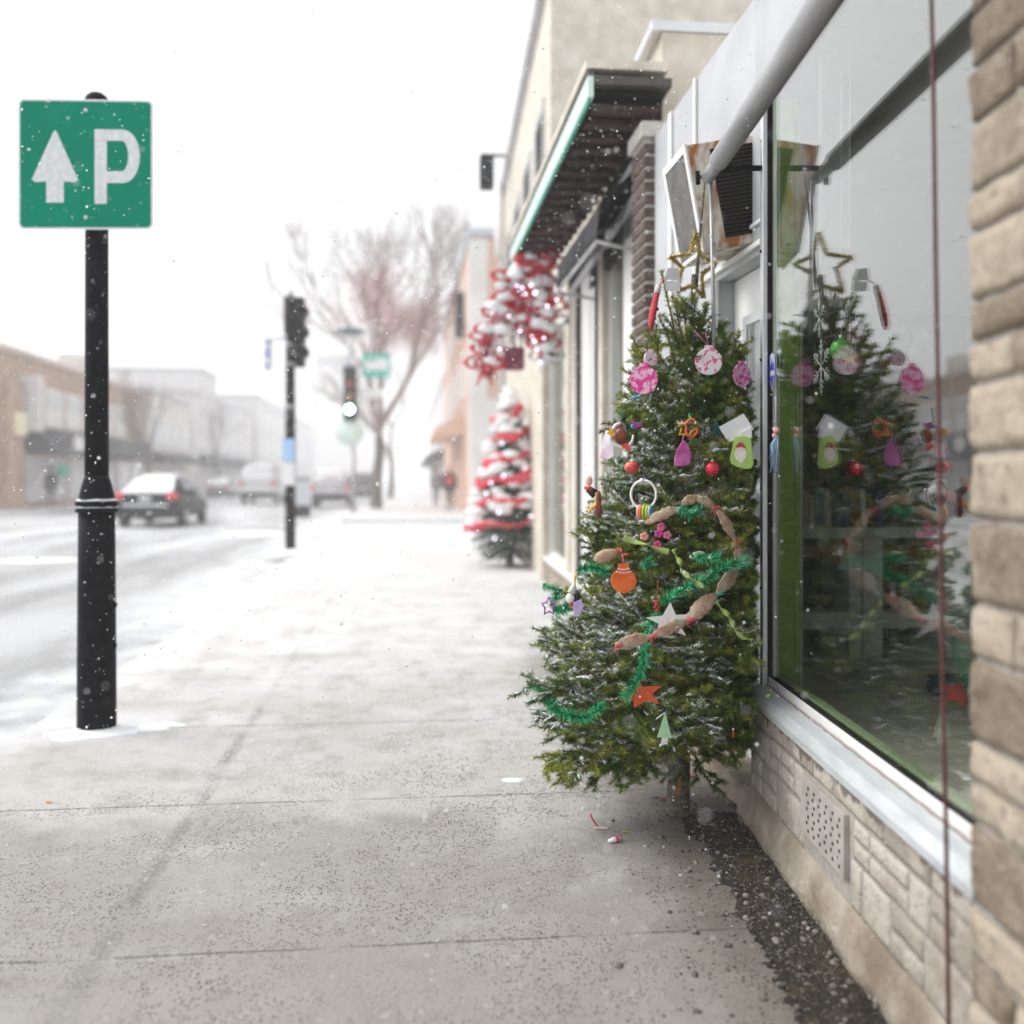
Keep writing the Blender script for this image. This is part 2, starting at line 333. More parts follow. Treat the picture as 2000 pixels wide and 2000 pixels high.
    lampd = math_n(nt, 'MULTIPLY', math_n(nt, 'MULTIPLY', math_n(nt, 'SUBTRACT', 1.0, smooth_n(nt, math_n(nt, 'ABSOLUTE', math_n(nt, 'SUBTRACT', Y, 4.95)), 0.05, 0.55)), smooth_n(nt, X, -0.35, -1.2)), 0.27)
    edge = math_n(nt, 'MULTIPLY', math_n(nt, 'MULTIPLY', smooth_n(nt, X, -1.35, -1.80), smooth_n(nt, Y, 4.5, 5.6)), 0.25)
    g = math_n(nt, 'ADD', math_n(nt, 'ADD', g, lampd), edge)
    g = math_n(nt, 'SUBTRACT', g, math_n(nt, 'MULTIPLY', nearw, 0.35))
    mt = nt.nodes.new('ShaderNodeMapping'); mt.inputs['Scale'].default_value = (2.6, 1.1, 1); nt.links.new(P, mt.inputs['Vector'])
    trod = smooth_n(nt, noise_n(nt, mt.outputs[0], 1.5, 6, 0.7), 0.46, 0.66)
    s = math_n(nt, 'SUBTRACT', math_n(nt, 'ADD', sn, g), math_n(nt, 'MULTIPLY', trod, 0.26))
    snow = math_n(nt, 'MULTIPLY', smooth_n(nt, math_n(nt, 'ADD', s, math_n(nt, 'MULTIPLY', math_n(nt, 'SUBTRACT', fine, 0.5), 0.10)), 0.46, 1.06), math_n(nt, 'ADD', 0.52, math_n(nt, 'MULTIPLY', smooth_n(nt, noise_n(nt, mp.outputs[0], 2.6, 6, 0.65), 0.32, 0.66), 0.40)))
    c = mix_n(nt, snow, c, (0.69, 0.695, 0.71))
    nt.links.new(c, b.inputs['Base Color'])
    r = nt.nodes.new('ShaderNodeMapRange'); nt.links.new(damp, r.inputs['Value']); r.inputs['To Min'].default_value = 0.72; r.inputs['To Max'].default_value = 0.42; nt.links.new(r.outputs[0], b.inputs['Roughness'])
    b.inputs['Specular IOR Level'].default_value = 0.25
    bp = nt.nodes.new('ShaderNodeBump'); bp.inputs['Strength'].default_value = 0.55; bp.inputs['Distance'].default_value = 0.006
    h = math_n(nt, 'SUBTRACT', math_n(nt, 'ADD', fine, math_n(nt, 'MULTIPLY', snow, 0.8)), math_n(nt, 'ADD', math_n(nt, 'MULTIPLY', jy, 1.5), math_n(nt, 'MULTIPLY', sp2, 0.6)))
    nt.links.new(h, bp.inputs['Height']); nt.links.new(bp.outputs[0], b.inputs['Normal'])
    return m
def road_mat():
    m, nt, P, X, Y = pos_mat('slushy_asphalt'); b = _bsdf(m)
    mp = nt.nodes.new('ShaderNodeMapping'); mp.inputs['Scale'].default_value = (0.9, 0.16, 1); nt.links.new(P, mp.inputs['Vector'])
    big = noise_n(nt, mp.outputs[0], 1.0, 5, 0.6); fine = noise_n(nt, P, 60, 4, 0.7); mid = noise_n(nt, P, 2.2, 5, 0.6)
    c = mix_n(nt, fine, (0.20, 0.20, 0.205), (0.31, 0.31, 0.315))
    c = mix_n(nt, smooth_n(nt, big, 0.35, 0.62), c, (0.46, 0.465, 0.475))
    gut = math_n(nt, 'MULTIPLY', smooth_n(nt, X, -3.6, -2.0), 0.30)
    s = math_n(nt, 'ADD', math_n(nt, 'ADD', math_n(nt, 'MULTIPLY', big, 0.4), math_n(nt, 'MULTIPLY', mid, 0.6)), math_n(nt, 'ADD', gut, math_n(nt, 'MULTIPLY', smooth_n(nt, Y, 8, 26), 0.22)))
    c = mix_n(nt, math_n(nt, 'MULTIPLY', smooth_n(nt, s, 0.62, 0.90), 0.80), c, (0.68, 0.69, 0.705))
    # a tarred crack along the road
    cr = math_n(nt, 'ABSOLUTE', math_n(nt, 'ADD', math_n(nt, 'ADD', X, 5.4), math_n(nt, 'MULTIPLY', math_n(nt, 'SUBTRACT', mid, 0.5), 0.5)))
    c = mix_n(nt, math_n(nt, 'MULTIPLY', math_n(nt, 'SUBTRACT', 1.0, smooth_n(nt, cr, 0.02, 0.06)), 0.6), c, (0.12, 0.12, 0.12))
    nt.links.new(c, b.inputs['Base Color']); b.inputs['Roughness'].default_value = 0.55
    bp = nt.nodes.new('ShaderNodeBump'); bp.inputs['Strength'].default_value = 0.4; bp.inputs['Distance'].default_value = 0.01; nt.links.new(fine, bp.inputs['Height']); nt.links.new(bp.outputs[0], b.inputs['Normal'])
    return m
SM, RM = sidewalk_mat(), road_mat()
M['field'] = mat('snow_field', (0.70, 0.71, 0.73), (0.86, 0.87, 0.89), 0.9, scale=0.12)
struct(MB().box((-310, -45, -0.9), (310, 610, -0.16)), 'ground', M['field'])
struct(MB().box((-15.2, -12, -0.158), (KX+0.02, 400, -0.13)), 'road', RM)
struct(MB().box((KX+0.024, 18.6, -0.157), (60, 30.5, -0.127)), 'side_street', RM)
struct(MB().box((KX, -6, -0.3), (4.5, 18.5, 0.0)), 'sidewalk', SM, bevel=0.03, seg=3)
struct(MB().box((KX-0.25, 30.8, -0.3), (4.5, 400, 0.0)), 'far_sidewalk', SM, bevel=0.03)
struct(MB().box((-19.5, -12, -0.3), (-15.3, 400, 0.0)), 'opposite_sidewalk', SM, bevel=0.03)
# snow mounds: at the lamp foot, along the kerb, round the signal pole
def mound(pts, name='snow_mound', label=None):
    mb = MB()
    for (x, y, rx, ry, h, base) in pts:
        n = 26; vs = [(x, y, base+h)]; rings = 7
        for i in range(1, rings+1):
            q = i/rings
            for k in range(n):
                a = 2*PI*k/n; wv = 1+0.45*mnoise.noise(Vector((math.cos(a)*1.3+x*3, math.sin(a)*1.3+y*3, 0)))+0.15*mnoise.noise(Vector((math.cos(a)*4+x, math.sin(a)*4, 3)))
                px, py = x+math.cos(a)*rx*q*wv, y+math.sin(a)*ry*q*wv
                vs.append((px, py, base + h*(1-q*q)*(0.75+0.5*mnoise.noise(Vector((px*9, py*9, 1)))) - (0.006 if i == rings else 0)))
        fs = [(0, 1+k, 1+(k+1) % n) for k in range(n)] + [(1+(i-1)*n+k, 1+(i-1)*n+(k+1) % n, 1+i*n+(k+1) % n, 1+i*n+k) for i in range(1, rings) for k in range(n)]
        mb.add([(a, b, max(c, base-0.005)) for a, b, c in vs], fs, 0, None, True)
    o = mb.build(name, M['snow'], None, fix=False); return tag(o, kind='stuff')
mound([(-1.50, 4.91, 0.20, 0.13, 0.024, 0), (-1.33, 4.96, 0.19, 0.07, 0.010, 0), (-1.20, 5.02, 0.13, 0.04, 0.005, 0),
       (-2.42, 5.35, 0.26, 0.2, 0.016, -0.129),
       (-1.95, 16.8, 0.45, 0.35, 0.06, 0), (0.42, 3.95, 0.055, 0.03, 0.012, 0), (-6, 17, 0.8, 0.25, 0.05, -0.13), (-3.6, 24.5, 0.9, 0.4, 0.12, -0.13)], 'snow_patches')

# ------------------------------------------------------------------ the near shop
SP = on_wall(1497, 900, 0.05)[0]                      # far end of the window
S0 = on_wall(1893, 900, -0.02)[0]                     # the pillar's far edge
ZS = 0.44
shop = thing('shop', 'low stone-fronted shop with a big reflecting display window and green-edged frame', 'shop', (1.6, 2.5, 0))
def stone_block(mb, s0, s1, z0, z1, proud, amp, dbase, nx=7, nz=5, mi=0):
    """one split-faced block: a pillowed, knocked-about face standing proud of the mortar"""
    if s1-s0 < 0.04 or z1-z0 < 0.03: return
    g = 0.005; s0 += g; s1 -= g; z0 += g; z1 -= g; vs = []; fs = []; sd = random.random()*50
    nx = max(4, int((s1-s0)/0.012)); nz = max(4, int((z1-z0)/0.012))
    for j in range(nz+1):
        for i in range(nx+1):
            u, v = i/nx, j/nz; e = min(1.0, 9.0*min(u*(s1-s0)/0.1, (1-u)*(s1-s0)/0.1, v*(z1-z0)/0.1, (1-v)*(z1-z0)/0.1)+0.12)
            p = Vector((s0+(s1-s0)*u, z0+(z1-z0)*v, sd))
            h = proud*min(1.0, e*2.0) + amp*(mnoise.noise(p*11)*0.9+mnoise.noise(p*30)*0.6+mnoise.noise(p*75)*0.35)*min(1, e*1.4)
            js = 0.004*mnoise.noise(p*25+Vector((9, 0, 0))); jz = 0.004*mnoise.noise(p*25+Vector((0, 9, 0)))
            vs.append(W(p.x+js, dbase-h, p.y+jz))
    n = nx+1
    for j in range(nz):
        for i in range(nx): fs.append((j*n+i, j*n+i+1, (j+1)*n+i+1, (j+1)*n+i))
    k = len(vs); rim = [i for i in range(n)] + [j*n+nx for j in range(1, nz+1)] + [nz*n+i for i in range(nx-1, -1, -1)] + [j*n for j in range(nz-1, 0, -1)]
    for r in rim:
        p = Vector(vs[r]); dd = wd(p); vs.append(p + WN*(dbase+0.012-dd))
    L = len(rim); fs += [(rim[i], k+i, k+(i+1) % L, rim[(i+1) % L]) for i in range(L)]
    mb.add(vs, fs, mi, None, True)
# low wall under the window
lw = MB(); lw.wbox(-3.0, SP+0.06, 0.012, 0.22, -0.05, ZS-0.012)
lw.build('wall_core', M['mortar'], shop)
V0s, V1s, V0z, V1z = -0.775, -0.415, 0.18, 0.345      # the vent opening
blk = MB(); s = SP+0.05; z_top = ZS-0.014
# courses of mixed blocks, the vent left free
courses = [(0.352, z_top), (0.245, 0.352), (0.115, 0.245)]
rnd = random.Random(5)
for ci, (za, zb) in enumerate(courses):
    s = SP+0.05
    while s > -2.6:
        wdt = rnd.choice([0.11, 0.14, 0.18, 0.23]) if ci else rnd.choice([0.26, 0.34, 0.22, 0.18])
        a, b = s-wdt, s; s = a
        if ci and a < V1s+0.02 and b > V0s-0.02:
            if b > V1s+0.03: stone_block(blk, V1s+0.012, b, za, zb, 0.005, 0.005, 0.012)
            if a < V0s-0.03: stone_block(blk, a, V0s-0.012, za, zb, 0.005, 0.005, 0.012)
            continue
        if ci and rnd.random() < 0.42:
            zm = (za+zb)/2; stone_block(blk, a, b, za, zm, 0.005, 0.004, 0.012); stone_block(blk, a, b, zm, zb, 0.005, 0.004, 0.012)
        else: stone_block(blk, a, b, za, zb, 0.005 if ci else 0.008, 0.005, 0.012)
def stained(name, c1, c2):
    m = stone_mat(name, c1, c2, (0.20, 0.17, 0.14), 9, 70); nt = m.node_tree; b = _bsdf(m)
    src = b.inputs['Base Color'].links[0].from_socket
    tc = nt.nodes.new('ShaderNodeTexCoord'); sx = nt.nodes.new('ShaderNodeSeparateXYZ'); nt.links.new(tc.outputs['Object'], sx.inputs[0])
    mp = nt.nodes.new('ShaderNodeMapping'); mp.inputs['Scale'].default_value = (9, 9, 2.2); nt.links.new(tc.outputs['Object'], mp.inputs['Vector'])
    n1 = noise_n(nt, mp.outputs[0], 1.6, 4, 0.6)
    f = math_n(nt, 'MULTIPLY', smooth_n(nt, math_n(nt, 'ADD', n1, math_n(nt, 'MULTIPLY', smooth_n(nt, sx.outputs['Z'], 0.36, 0.43), 0.30)), 0.70, 0.76), 0.85)
    c = mix_n(nt, f, src, (0.145, 0.115, 0.095)); nt.links.new(c, b.inputs['Base Color']); return m
M['wall_stone'] = stained('stained_pale_stone', (0.37, 0.325, 0.275), (0.56, 0.51, 0.45))
blk.build('wall', M['wall_stone'], shop)
# cement base, coved out to the ground
pg = MB(); prof = [(0.014, 0.122), (0.002, 0.112), (-0.008, 0.07), (-0.016, 0.03), (-0.028, 0.004), (0.03, -0.02)]
ns = 60; vs = []
for i in range(ns+1):
    s = -2.9 + (SP+0.1+2.9)*i/ns
    for (d, z) in prof: vs.append(W(s, d-0.012*mnoise.noise(Vector((s*5, z*20, 2)))-0.02*max(0, s)*(z < 0.06), z+0.006*mnoise.noise(Vector((s*9, d*9, 5)))))
np_ = len(prof)
pg.add(vs, [(i*np_+j, i*np_+j+1, (i+1)*np_+j+1, (i+1)*np_+j) for i in range(ns) for j in range(np_-1)], 0, None, True)
pg.build('cement_base', M['parging'], shop)
# vent plate
ven = MB(); ven.wbox(V0s, V1s, -0.004, 0.014, V0z, V1z)
vent = ven.build('vent_plate', mat('vent_metal', (0.40, 0.37, 0.34), (0.50, 0.47, 0.43), 0.55, 0.2, scale=14, bump=0.1), shop, bevel=0.002)
for r in range(7):
    for c in range(6):
        s_ = V0s+0.03+c*0.052+(0.012 if r % 2 else 0); z_ = V0z+0.022+r*0.02
        Mx = Matrix.Translation(W(s_, -0.0045, z_)) @ Matrix((WU, Vector((0, 0, 1)), -WN)).transposed().to_4x4()
        hb = MB(); hb.prism([(0.0055*math.cos(k*PI/4), 0.0055*math.sin(k*PI/4)) for k in range(8)], -0.0005, 0.0007, Mx); hb.build('vent_hole', M['dark'], vent)
# sill: front lip, sloped top, white frame foot
sl_ = MB(); sec = [(-0.012, 0.425), (-0.012, 0.447), (0.004, 0.474), (0.052, 0.486), (0.056, 0.4), (0.02, 0.425)]
vs = [W(s, d, z) for s in (S0-0.1, SP+0.03) for d, z in sec]; n6 = 6
sl_.add(vs, [(j, (j+1) % 6, 6+(j+1) % 6, 6+j) for j in range(6)] + [tuple(range(6)), tuple(range(11, 5, -1))])
sill = sl_.build('sill', M['sill_metal'], shop, bevel=0.002)
cau = MB(); cau.tube([W(S0-0.1+(SP+0.1-S0)*i/60, 0.047+0.0015*math.sin(i*2.1), 0.4865+0.001*math.sin(i*1.3)) for i in range(61)], 0.0032, 6)
cau.build('caulk', mat('old_caulk', (0.25, 0.20, 0.19), (0.33, 0.28, 0.26), 0.8, scale=60), sill)
win = thing('window', None, None, (0, 0, 0)); win.parent = shop; _loc[win] = Vector((0, 0, 0))
ZG0, ZG1 = 0.515, 2.52
fr = MB(); fr.wbox(S0-0.1, SP, 0.053, 0.075, 0.484, ZG0); fr.build('frame', M['white'], win, bevel=0.002)
fr = MB(); fr.wbox(S0-0.1, SP, 0.05, 0.085, ZG1, ZG1+0.06); fr.build('frame_head', M['white'], win, bevel=0.002)
gk = MB(); gk.wbox(S0-0.1, SP, 0.057, 0.073, ZG0, ZG0+0.007); gk.build('gasket', M['dark'], win)
gp = MB(); gp.wbox(S0-0.15, SP+0.002, 0.060, 0.066, ZG0+0.006, ZG1+0.01); gp.build('pane', M['glass'], win)
def px_of(p):
    q = p-EYEV; x = q.x*_c-q.y*_s; y = q.x*_s+q.y*_c
    return 1000+F*x/y
def d_for(px, s):
    return min((abs(px_of(W(s, d/1000, 1))-px), d/1000) for d in range(60, 600))[1]
gi = MB(); gi.wbox(S0-0.1, SP-0.035, 0.075, 0.10, 0.47, 0.53); gi.build('inner_sill', mat('reflection_paled_green', (0.36, 0.47, 0.25), (0.44, 0.54, 0.32), 0.5, scale=3), win, bevel=0.003)  # green trim paled on the inner sill: the pane's reflection put into its colour
gi = MB(); gi.wbox(SP-0.03, SP, 0.072, d_for(1519, SP-0.03), 0.45, ZG1); gi.wbox(SP-0.022, SP, d_for(1522, SP-0.022), d_for(1551, SP-0.022), 0.45, ZG1); gi.wbox(SP-0.008, SP, d_for(1553, SP-0.008), d_for(1563, SP-0.008), 0.45, ZG1)
gi.build('inner_jamb', M['green_trim'], win, bevel=0.003)
# aluminium end post, screwed
pw = MB(); pw.wbox(SP-0.006, SP+0.030, 0.035, 0.10, 0.40, 2.60); pw.wbox(SP+0.034, SP+0.075, 0.048, 0.105, 0.40, 2.6)
post = pw.build('end_post', M['alu'], shop, bevel=0.003)
for z in (2.0, 1.62, 1.17, 0.82): sc_ = MB(); sc_.ball(W(SP+0.012, 0.034, z), 0.006, n=8); sc_.build('screw', M['dark'], post)
gap = MB(); gap.wbox(SP-0.014, SP-0.006, 0.052, 0.072, 0.49, 2.55); gap.build('black_seal', M['dark'], post)
# the stone pillar at the near end
pil = MB(); pil.wbox(-3.2, S0, -0.005, 0.30, -0.05, 3.0, 1); zc = 0.0; rn = random.Random(21); ci = 0
while zc < 3.0:
    hgt = rn.choice([0.075, 0.10, 0.125, 0.15]); s = S0+0.012
    hgt = min(hgt, 3.0-zc)
    while s > -2.4:
        wdt = rn.choice([0.16, 0.22, 0.30, 0.36]); a = max(s-wdt, -2.4); stone_block(pil, a+0.002, s-0.002, zc+0.001, zc+hgt-0.001, 0.009, 0.010, -0.010); s = a
    zc += hgt; ci += 1
pil.build('pillar', [M['stone'], M['mortar']], shop)
# lintel, fascia, coping over the window, wall over the door
up = MB(); up.wbox(S0, SP+0.08, 0.03, 0.30, ZG1+0.06, 3.0)
up.build('fascia', M['grey_paint'], shop, bevel=0.004)
cp = MB(); cp.wbox(-3.2, SP+0.1, -0.06, 0.34, 3.0, 3.09); cp.build('coping', M['alu'], shop, bevel=0.006)
# doorway beyond the window, facing the street
DX = 1.285; y0 = W(SP+0.075, 0.05, 0).y
dj = MB(); dj.box((DX, y0, 2.032), (DX+0.3, 5.12, 3.0)); dj.box((DX, 4.06, 0), (DX+0.3, 5.12, 2.032))
dj.build('panel_wall', M['grey_paint'], shop, bevel=0.003)
tr_ = MB(); tr_.box((DX-0.018, 4.03, 0.0), (DX-0.002, 4.055, 2.03)); tr_.box((DX-0.014, 4.34, 0), (DX-0.002, 4.37, 3.0)); tr_.box((DX-0.014, 4.75, 0), (DX-0.002, 4.80, 3.0)); tr_.box((DX-0.02, y0, 2.055), (DX-0.002, 4.30, 2.075)); tr_.box((DX-0.012, y0, 2.14), (DX-0.002, 4.3, 2.155))
tr_.build('wall_trim', M['white'], shop, bevel=0.002)
dr = thing('door', None, None, (0, 0, 0)); dr.parent = shop; _loc[dr] = Vector((0, 0, 0))
d_ = MB(); d_.box((DX+0.075, y0, 0.02), (DX+0.12, 4.055, 2.028)); d_.build('door_leaf', M['white'], dr)
d_ = MB(); d_.box((DX+0.066, y0, 1.82), (DX+0.0745, 3.93, 1.86)); d_.box((DX+0.066, 3.89, 0.3), (DX+0.0745, 3.93, 1.82)); d_.build('door_frame', M['alu'], dr, bevel=0.002)
d_ = MB(); d_.box((DX+0.068, y0, 0.3), (DX+0.074, 3.885, 1.815)); d_.build('door_pane', M['glass_far'], dr)
m_ = MB(); m_.box((1.20, y0-0.02, -0.02), (DX+0.07, 4.12, 0.095)); m_.build('door_step', M['parging'], shop, bevel=0.012)
# roof and the inside of the shop
rf = MB(); rf.box((1.35, 0.2, 2.72), (6.0, 5.1, 2.9)); rf.build('roof', M['white'], shop)
M['room'] = mat('near_white_room', (0.74, 0.73, 0.69), (0.80, 0.78, 0.74), 0.9, scale=1.5)  # near-white walls, raised in tone to brighten the interiors
ins = MB(); ins.box((1.35, 5.0, 0.3), (6.0, 5.1, 2.72)); ins.box((5.9, 0.2, 0.3), (6.0, 5.0, 2.72)); ins.box((1.40, 0.1, 0.3), (6.0, 0.2, 2.72))
ins.build('inner_walls', M['room'], shop)
fl = MB(); fl.add([W(-2.2, 0.085, 0.40), W(SP+0.07, 0.085, 0.40), (1.42, 4.99, 0.40), (5.88, 4.99, 0.40), (5.88, 0.22, 0.40)], [(0, 1, 2, 3, 4)])
fl.build('inner_floor', mat('worn_laminate', (0.44, 0.42, 0.37), (0.60, 0.575, 0.52), 0.5, scale=2.2, stretch=(1, 6, 1), bump=0.05), shop, fix=False)

# brick pilaster between the shops
pl = thing('brick_pilaster', 'narrow brown brick pier between the doorway and the next shopfront', 'brick pier', (1.3, 5.28, 0))
pb = MB(); pb.box((1.243, 5.14, 0), (1.60, 5.425, 3.0)); pb.box((1.215, 5.11, 3.0), (1.62, 5.45, 3.08)); pb.build('mortar_core', mat('pale_mortar', (0.46, 0.43, 0.39), (0.54, 0.51, 0.47), 0.95, scale=30), pl)
bk = MB(); z = 0.03; i = 0
while z < 2.94:
    off = (i % 2)
    for (a, b) in (((5.13, 5.27), (5.28, 5.434)) if off else ((5.13, 5.20), (5.21, 5.36), (5.37, 5.434))): bk.box((1.231, a, z), (1.58, b, z+0.050))
    z += 0.0672; i += 1
bk.build('bricks', M['brick'], pl, bevel=0.006)

# ------------------------------------------------------------------ window air conditioner over the doorway
AC0 = Vector((1.105, 3.63, 2.058)); tilt = math.radians(10.5)
ac = thing('air_conditioner', 'rusty cream air conditioner tilted out of the wall above the doorway', 'air conditioner', AC0)
MA = Matrix.Translation(AC0) @ Matrix.Rotation(-tilt, 4, 'Y')     # local: x into the wall, y along the street, z up
def acb(a, b, mi=0):
    m = MB(); m.box(a, b, mi, MA); return m
acb((0, 0, 0), (0.36, 0.315, 0.40)).build('casing', M['rust'], ac, bevel=0.006)
m_ = MB()
for a, b in (((-0.010, -0.004, -0.004), (0.0, 0.026, 0.404)), ((-0.010, 0.292, -0.004), (0.0, 0.319, 0.404)), ((-0.010, 0.026, 0.375), (0.0, 0.292, 0.404)), ((-0.010, 0.026, -0.004), (0.0, 0.292, 0.012))): m_.box(a, b, 0, MA)
m_.build('front_frame', M['white'], ac, bevel=0.002)
acb((-0.006, 0.0262, 0.0122), (-0.001, 0.2918, 0.3748)).build('front_mesh', M['ac_panel'], ac)
acb((0.085, -0.003, 0.035), (0.345, -0.0005, 0.37)).build('side_grille', M['dark'], ac)
m_ = MB()
for k in range(22): m_.box((0.087, -0.0085, 0.04+k*0.015), (0.343, -0.0032, 0.0425+k*0.015), 0, MA)
m_.build('louvres', mat('dark_louvre', (0.03, 0.028, 0.027), (0.06, 0.045, 0.035), 0.6, scale=40), ac)
m_ = MB(); m_.ball(MA @ Vector((0.035, -0.002, 0.018)), 0.006, n=8); m_.build('screw', M['dark'], ac)
# header the unit sits in
# ------------------------------------------------------------------ rolled awning along the window head with its hanging crank pole
aw = thing('roller_awning', 'rolled grey awning tube running above the display window', 'awning', W(SP-0.02, -0.13, 2.29))
a0 = Vector((1.066, 3.47, 2.283)); a1 = W(-1.9, -0.14, 2.30)
M['grey_tube'] = mat('grey_tube', (0.30, 0.30, 0.31), (0.38, 0.38, 0.39), 0.4, 0.4, scale=10)
M['awning_cloth'] = mat('faded_awning_cloth', (0.30, 0.30, 0.31), (0.40, 0.40, 0.41), 0.75, scale=3, bump=0.2, bscale=50, stretch=(8, 1, 8))
MB().tube([a0, a0.lerp(a1, 0.10)], 0.024, 16).build('tube_end', M['grey_tube'], aw)
MB().tube([a0.lerp(a1, t) for t in (0.085, 0.3, 0.6, 1)], [0.034, 0.036, 0.036, 0.036], 18).build('cloth_roll', M['awning_cloth'], aw)
m_ = MB(); m_.tube([a0+Vector((-0.004, 0.004, 0)), a0+Vector((-0.035, 0.012, 0.004))], 0.007, 8); m_.tube([a0+Vector((-0.033, 0.012, -0.024)), a0+Vector((-0.036, 0.012, 0.024))], 0.009, 8); m_.build('end_bolt', M['black_iron'], aw, bevel=0.002)
m_ = MB()
m_.wbox(SP+0.0, SP+0.016, -0.12, 0.034, 2.282, 2.298)
m_.build('bracket', M['black_iron'], aw)
p0 = a0+Vector((0.012, 0.004, -0.018))
m_ = MB(); m_.tube([p0, p0+Vector((0.012, 0.008, -0.5)), p0+Vector((0.02, 0.012, -1.05)), p0+Vector((0.02, 0.012, -1.12)), p0+Vector((-0.02, -0.0, -1.15)), p0+Vector((-0.02, 0.0, -1.28))], 0.0075, 10)
solo(m_, 'crank_pole', M['grey_tube'], 'thin grey crank pole hanging from the rolled awning behind the tree top', 'crank pole')
# red-brown cable down the glass by the stone pillar
sa = on_wall(1825, 333, -0.045); sb = on_wall(1848, 1666, -0.045)
ds = (sb[0]-sa[0])/(sb[1]-sa[1])
m_ = MB(); m_.tube([W(sa[0]+ds*(z-sa[1])+0.0015*math.sin(z*9), -0.045, z) for z in np.linspace(0.02, 2.5, 26)], 0.0042, 8)
solo(m_, 'cable', mat('maroon_cable', (0.07, 0.014, 0.016), (0.11, 0.03, 0.03), 0.5, scale=40), 'maroon cable running down in front of the window beside the stone pillar', 'cable')

# ------------------------------------------------------------------ inside the window
BY = 4.22   # the cabinets' front plane
def ib(px, py, Y=BY): p = on_y(px, py, Y); return p.x, p.z
xl, _ = ib(1562, 1000); xr = 3.4
zc_top = ib(1700, 1030)[1]; zc_bot = 0.405
cab = thing('bookcase', 'grey painted bookcase with two dark open bays behind the shop glass', 'bookcase', ((xl+xr)/2, BY+0.1, zc_bot))
M['case'] = mat('grey_cabinet', (0.70, 0.735, 0.725), (0.78, 0.80, 0.79), 0.6, scale=5)
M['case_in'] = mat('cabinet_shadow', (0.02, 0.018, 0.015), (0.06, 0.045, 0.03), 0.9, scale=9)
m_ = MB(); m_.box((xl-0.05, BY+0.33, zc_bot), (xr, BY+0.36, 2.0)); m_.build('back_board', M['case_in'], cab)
m_ = MB(); m_.box((xl-0.05, BY-0.03, zc_top-0.045), (xr, BY+0.33, zc_top)); m_.build('shelf', M['case'], cab, bevel=0.003)
zm0, zm1 = ib(1700, 1228)[1], ib(1700, 1196)[1]
m_ = MB(); m_.box((xl-0.05, BY, zm0), (xr, BY+0.33, zm1)); m_.build('shelf', M['case'], cab, bevel=0.003)
m_ = MB(); m_.box((xl-0.05, BY, zc_bot), (xr, BY+0.33, ib(1700, 1345)[1])); m_.build('plinth', M['case'], cab, bevel=0.003)
for (a, b) in ((1655, 1680), (1684, 1722), (1838, 1858), (1862, 1896), (1540, 1566)):
    m_ = MB(); m_.box((ib(a, 1100)[0], BY-0.012, zc_bot), (ib(b, 1100)[0], BY+0.30, zc_top-0.047)); m_.build('stile', M['case'], cab, bevel=0.003)
m_ = MB(); m_.box((xl-0.05, BY+0.01, ib(1700, 1088)[1]), (xr, BY+0.03, ib(1700, 1066)[1])); m_.build('rail', mat('brown_board', (0.20, 0.11, 0.06), (0.28, 0.17, 0.10), 0.7, scale=4), cab)
bcols = {'white': (0.6, 0.6, 0.56), 'teal': (0.05, 0.30, 0.38), 'blue': (0.03, 0.09, 0.30), 'maroon': (0.22, 0.03, 0.03), 'cream': (0.5, 0.45, 0.32), 'black': (0.02, 0.02, 0.02)}
BM = {k: mat('book_'+k, v, tuple(min(1, c*1.3) for c in v), 0.6, scale=20) for k, v in bcols.items()}
seq = ['white', 'cream', 'cream', 'teal', 'teal', 'white', 'blue', 'blue', 'maroon', 'white', 'black', 'blue']
x = ib(1566, 1000)[0]; rb = random.Random(3)
for i, k in enumerate(seq):
    wv = rb.uniform(0.016, 0.032); h = rb.uniform(0.14, 0.18); lean = 0 if i < 5 else 0.06+0.03*(i > 8)
    Mx = Matrix.Translation((x, BY+0.03, zc_top+0.001)) @ Matrix.Rotation(-lean, 4, 'Y')
    b_ = MB(); b_.box((0, 0, 0.0 + (0 if not lean else 0.002)), (wv, 0.13, h), 0, Mx)
    lab = {'white': 'white spined book in the row on the bookcase behind glass', 'cream': 'cream spined book in the row on the bookcase behind glass', 'teal': 'teal spined book in the row on the bookcase behind glass', 'blue': 'dark blue book in the row on the bookcase behind glass', 'maroon': 'maroon spined book leaning in the row on the bookcase', 'black': 'black spined book leaning in the row on the bookcase'}[k]
    solo(b_, 'book', BM[k], lab, 'book', 'books on the bookcase behind the glass', bevel=0.002)
    x += wv+0.003+(0.012 if lean else 0)
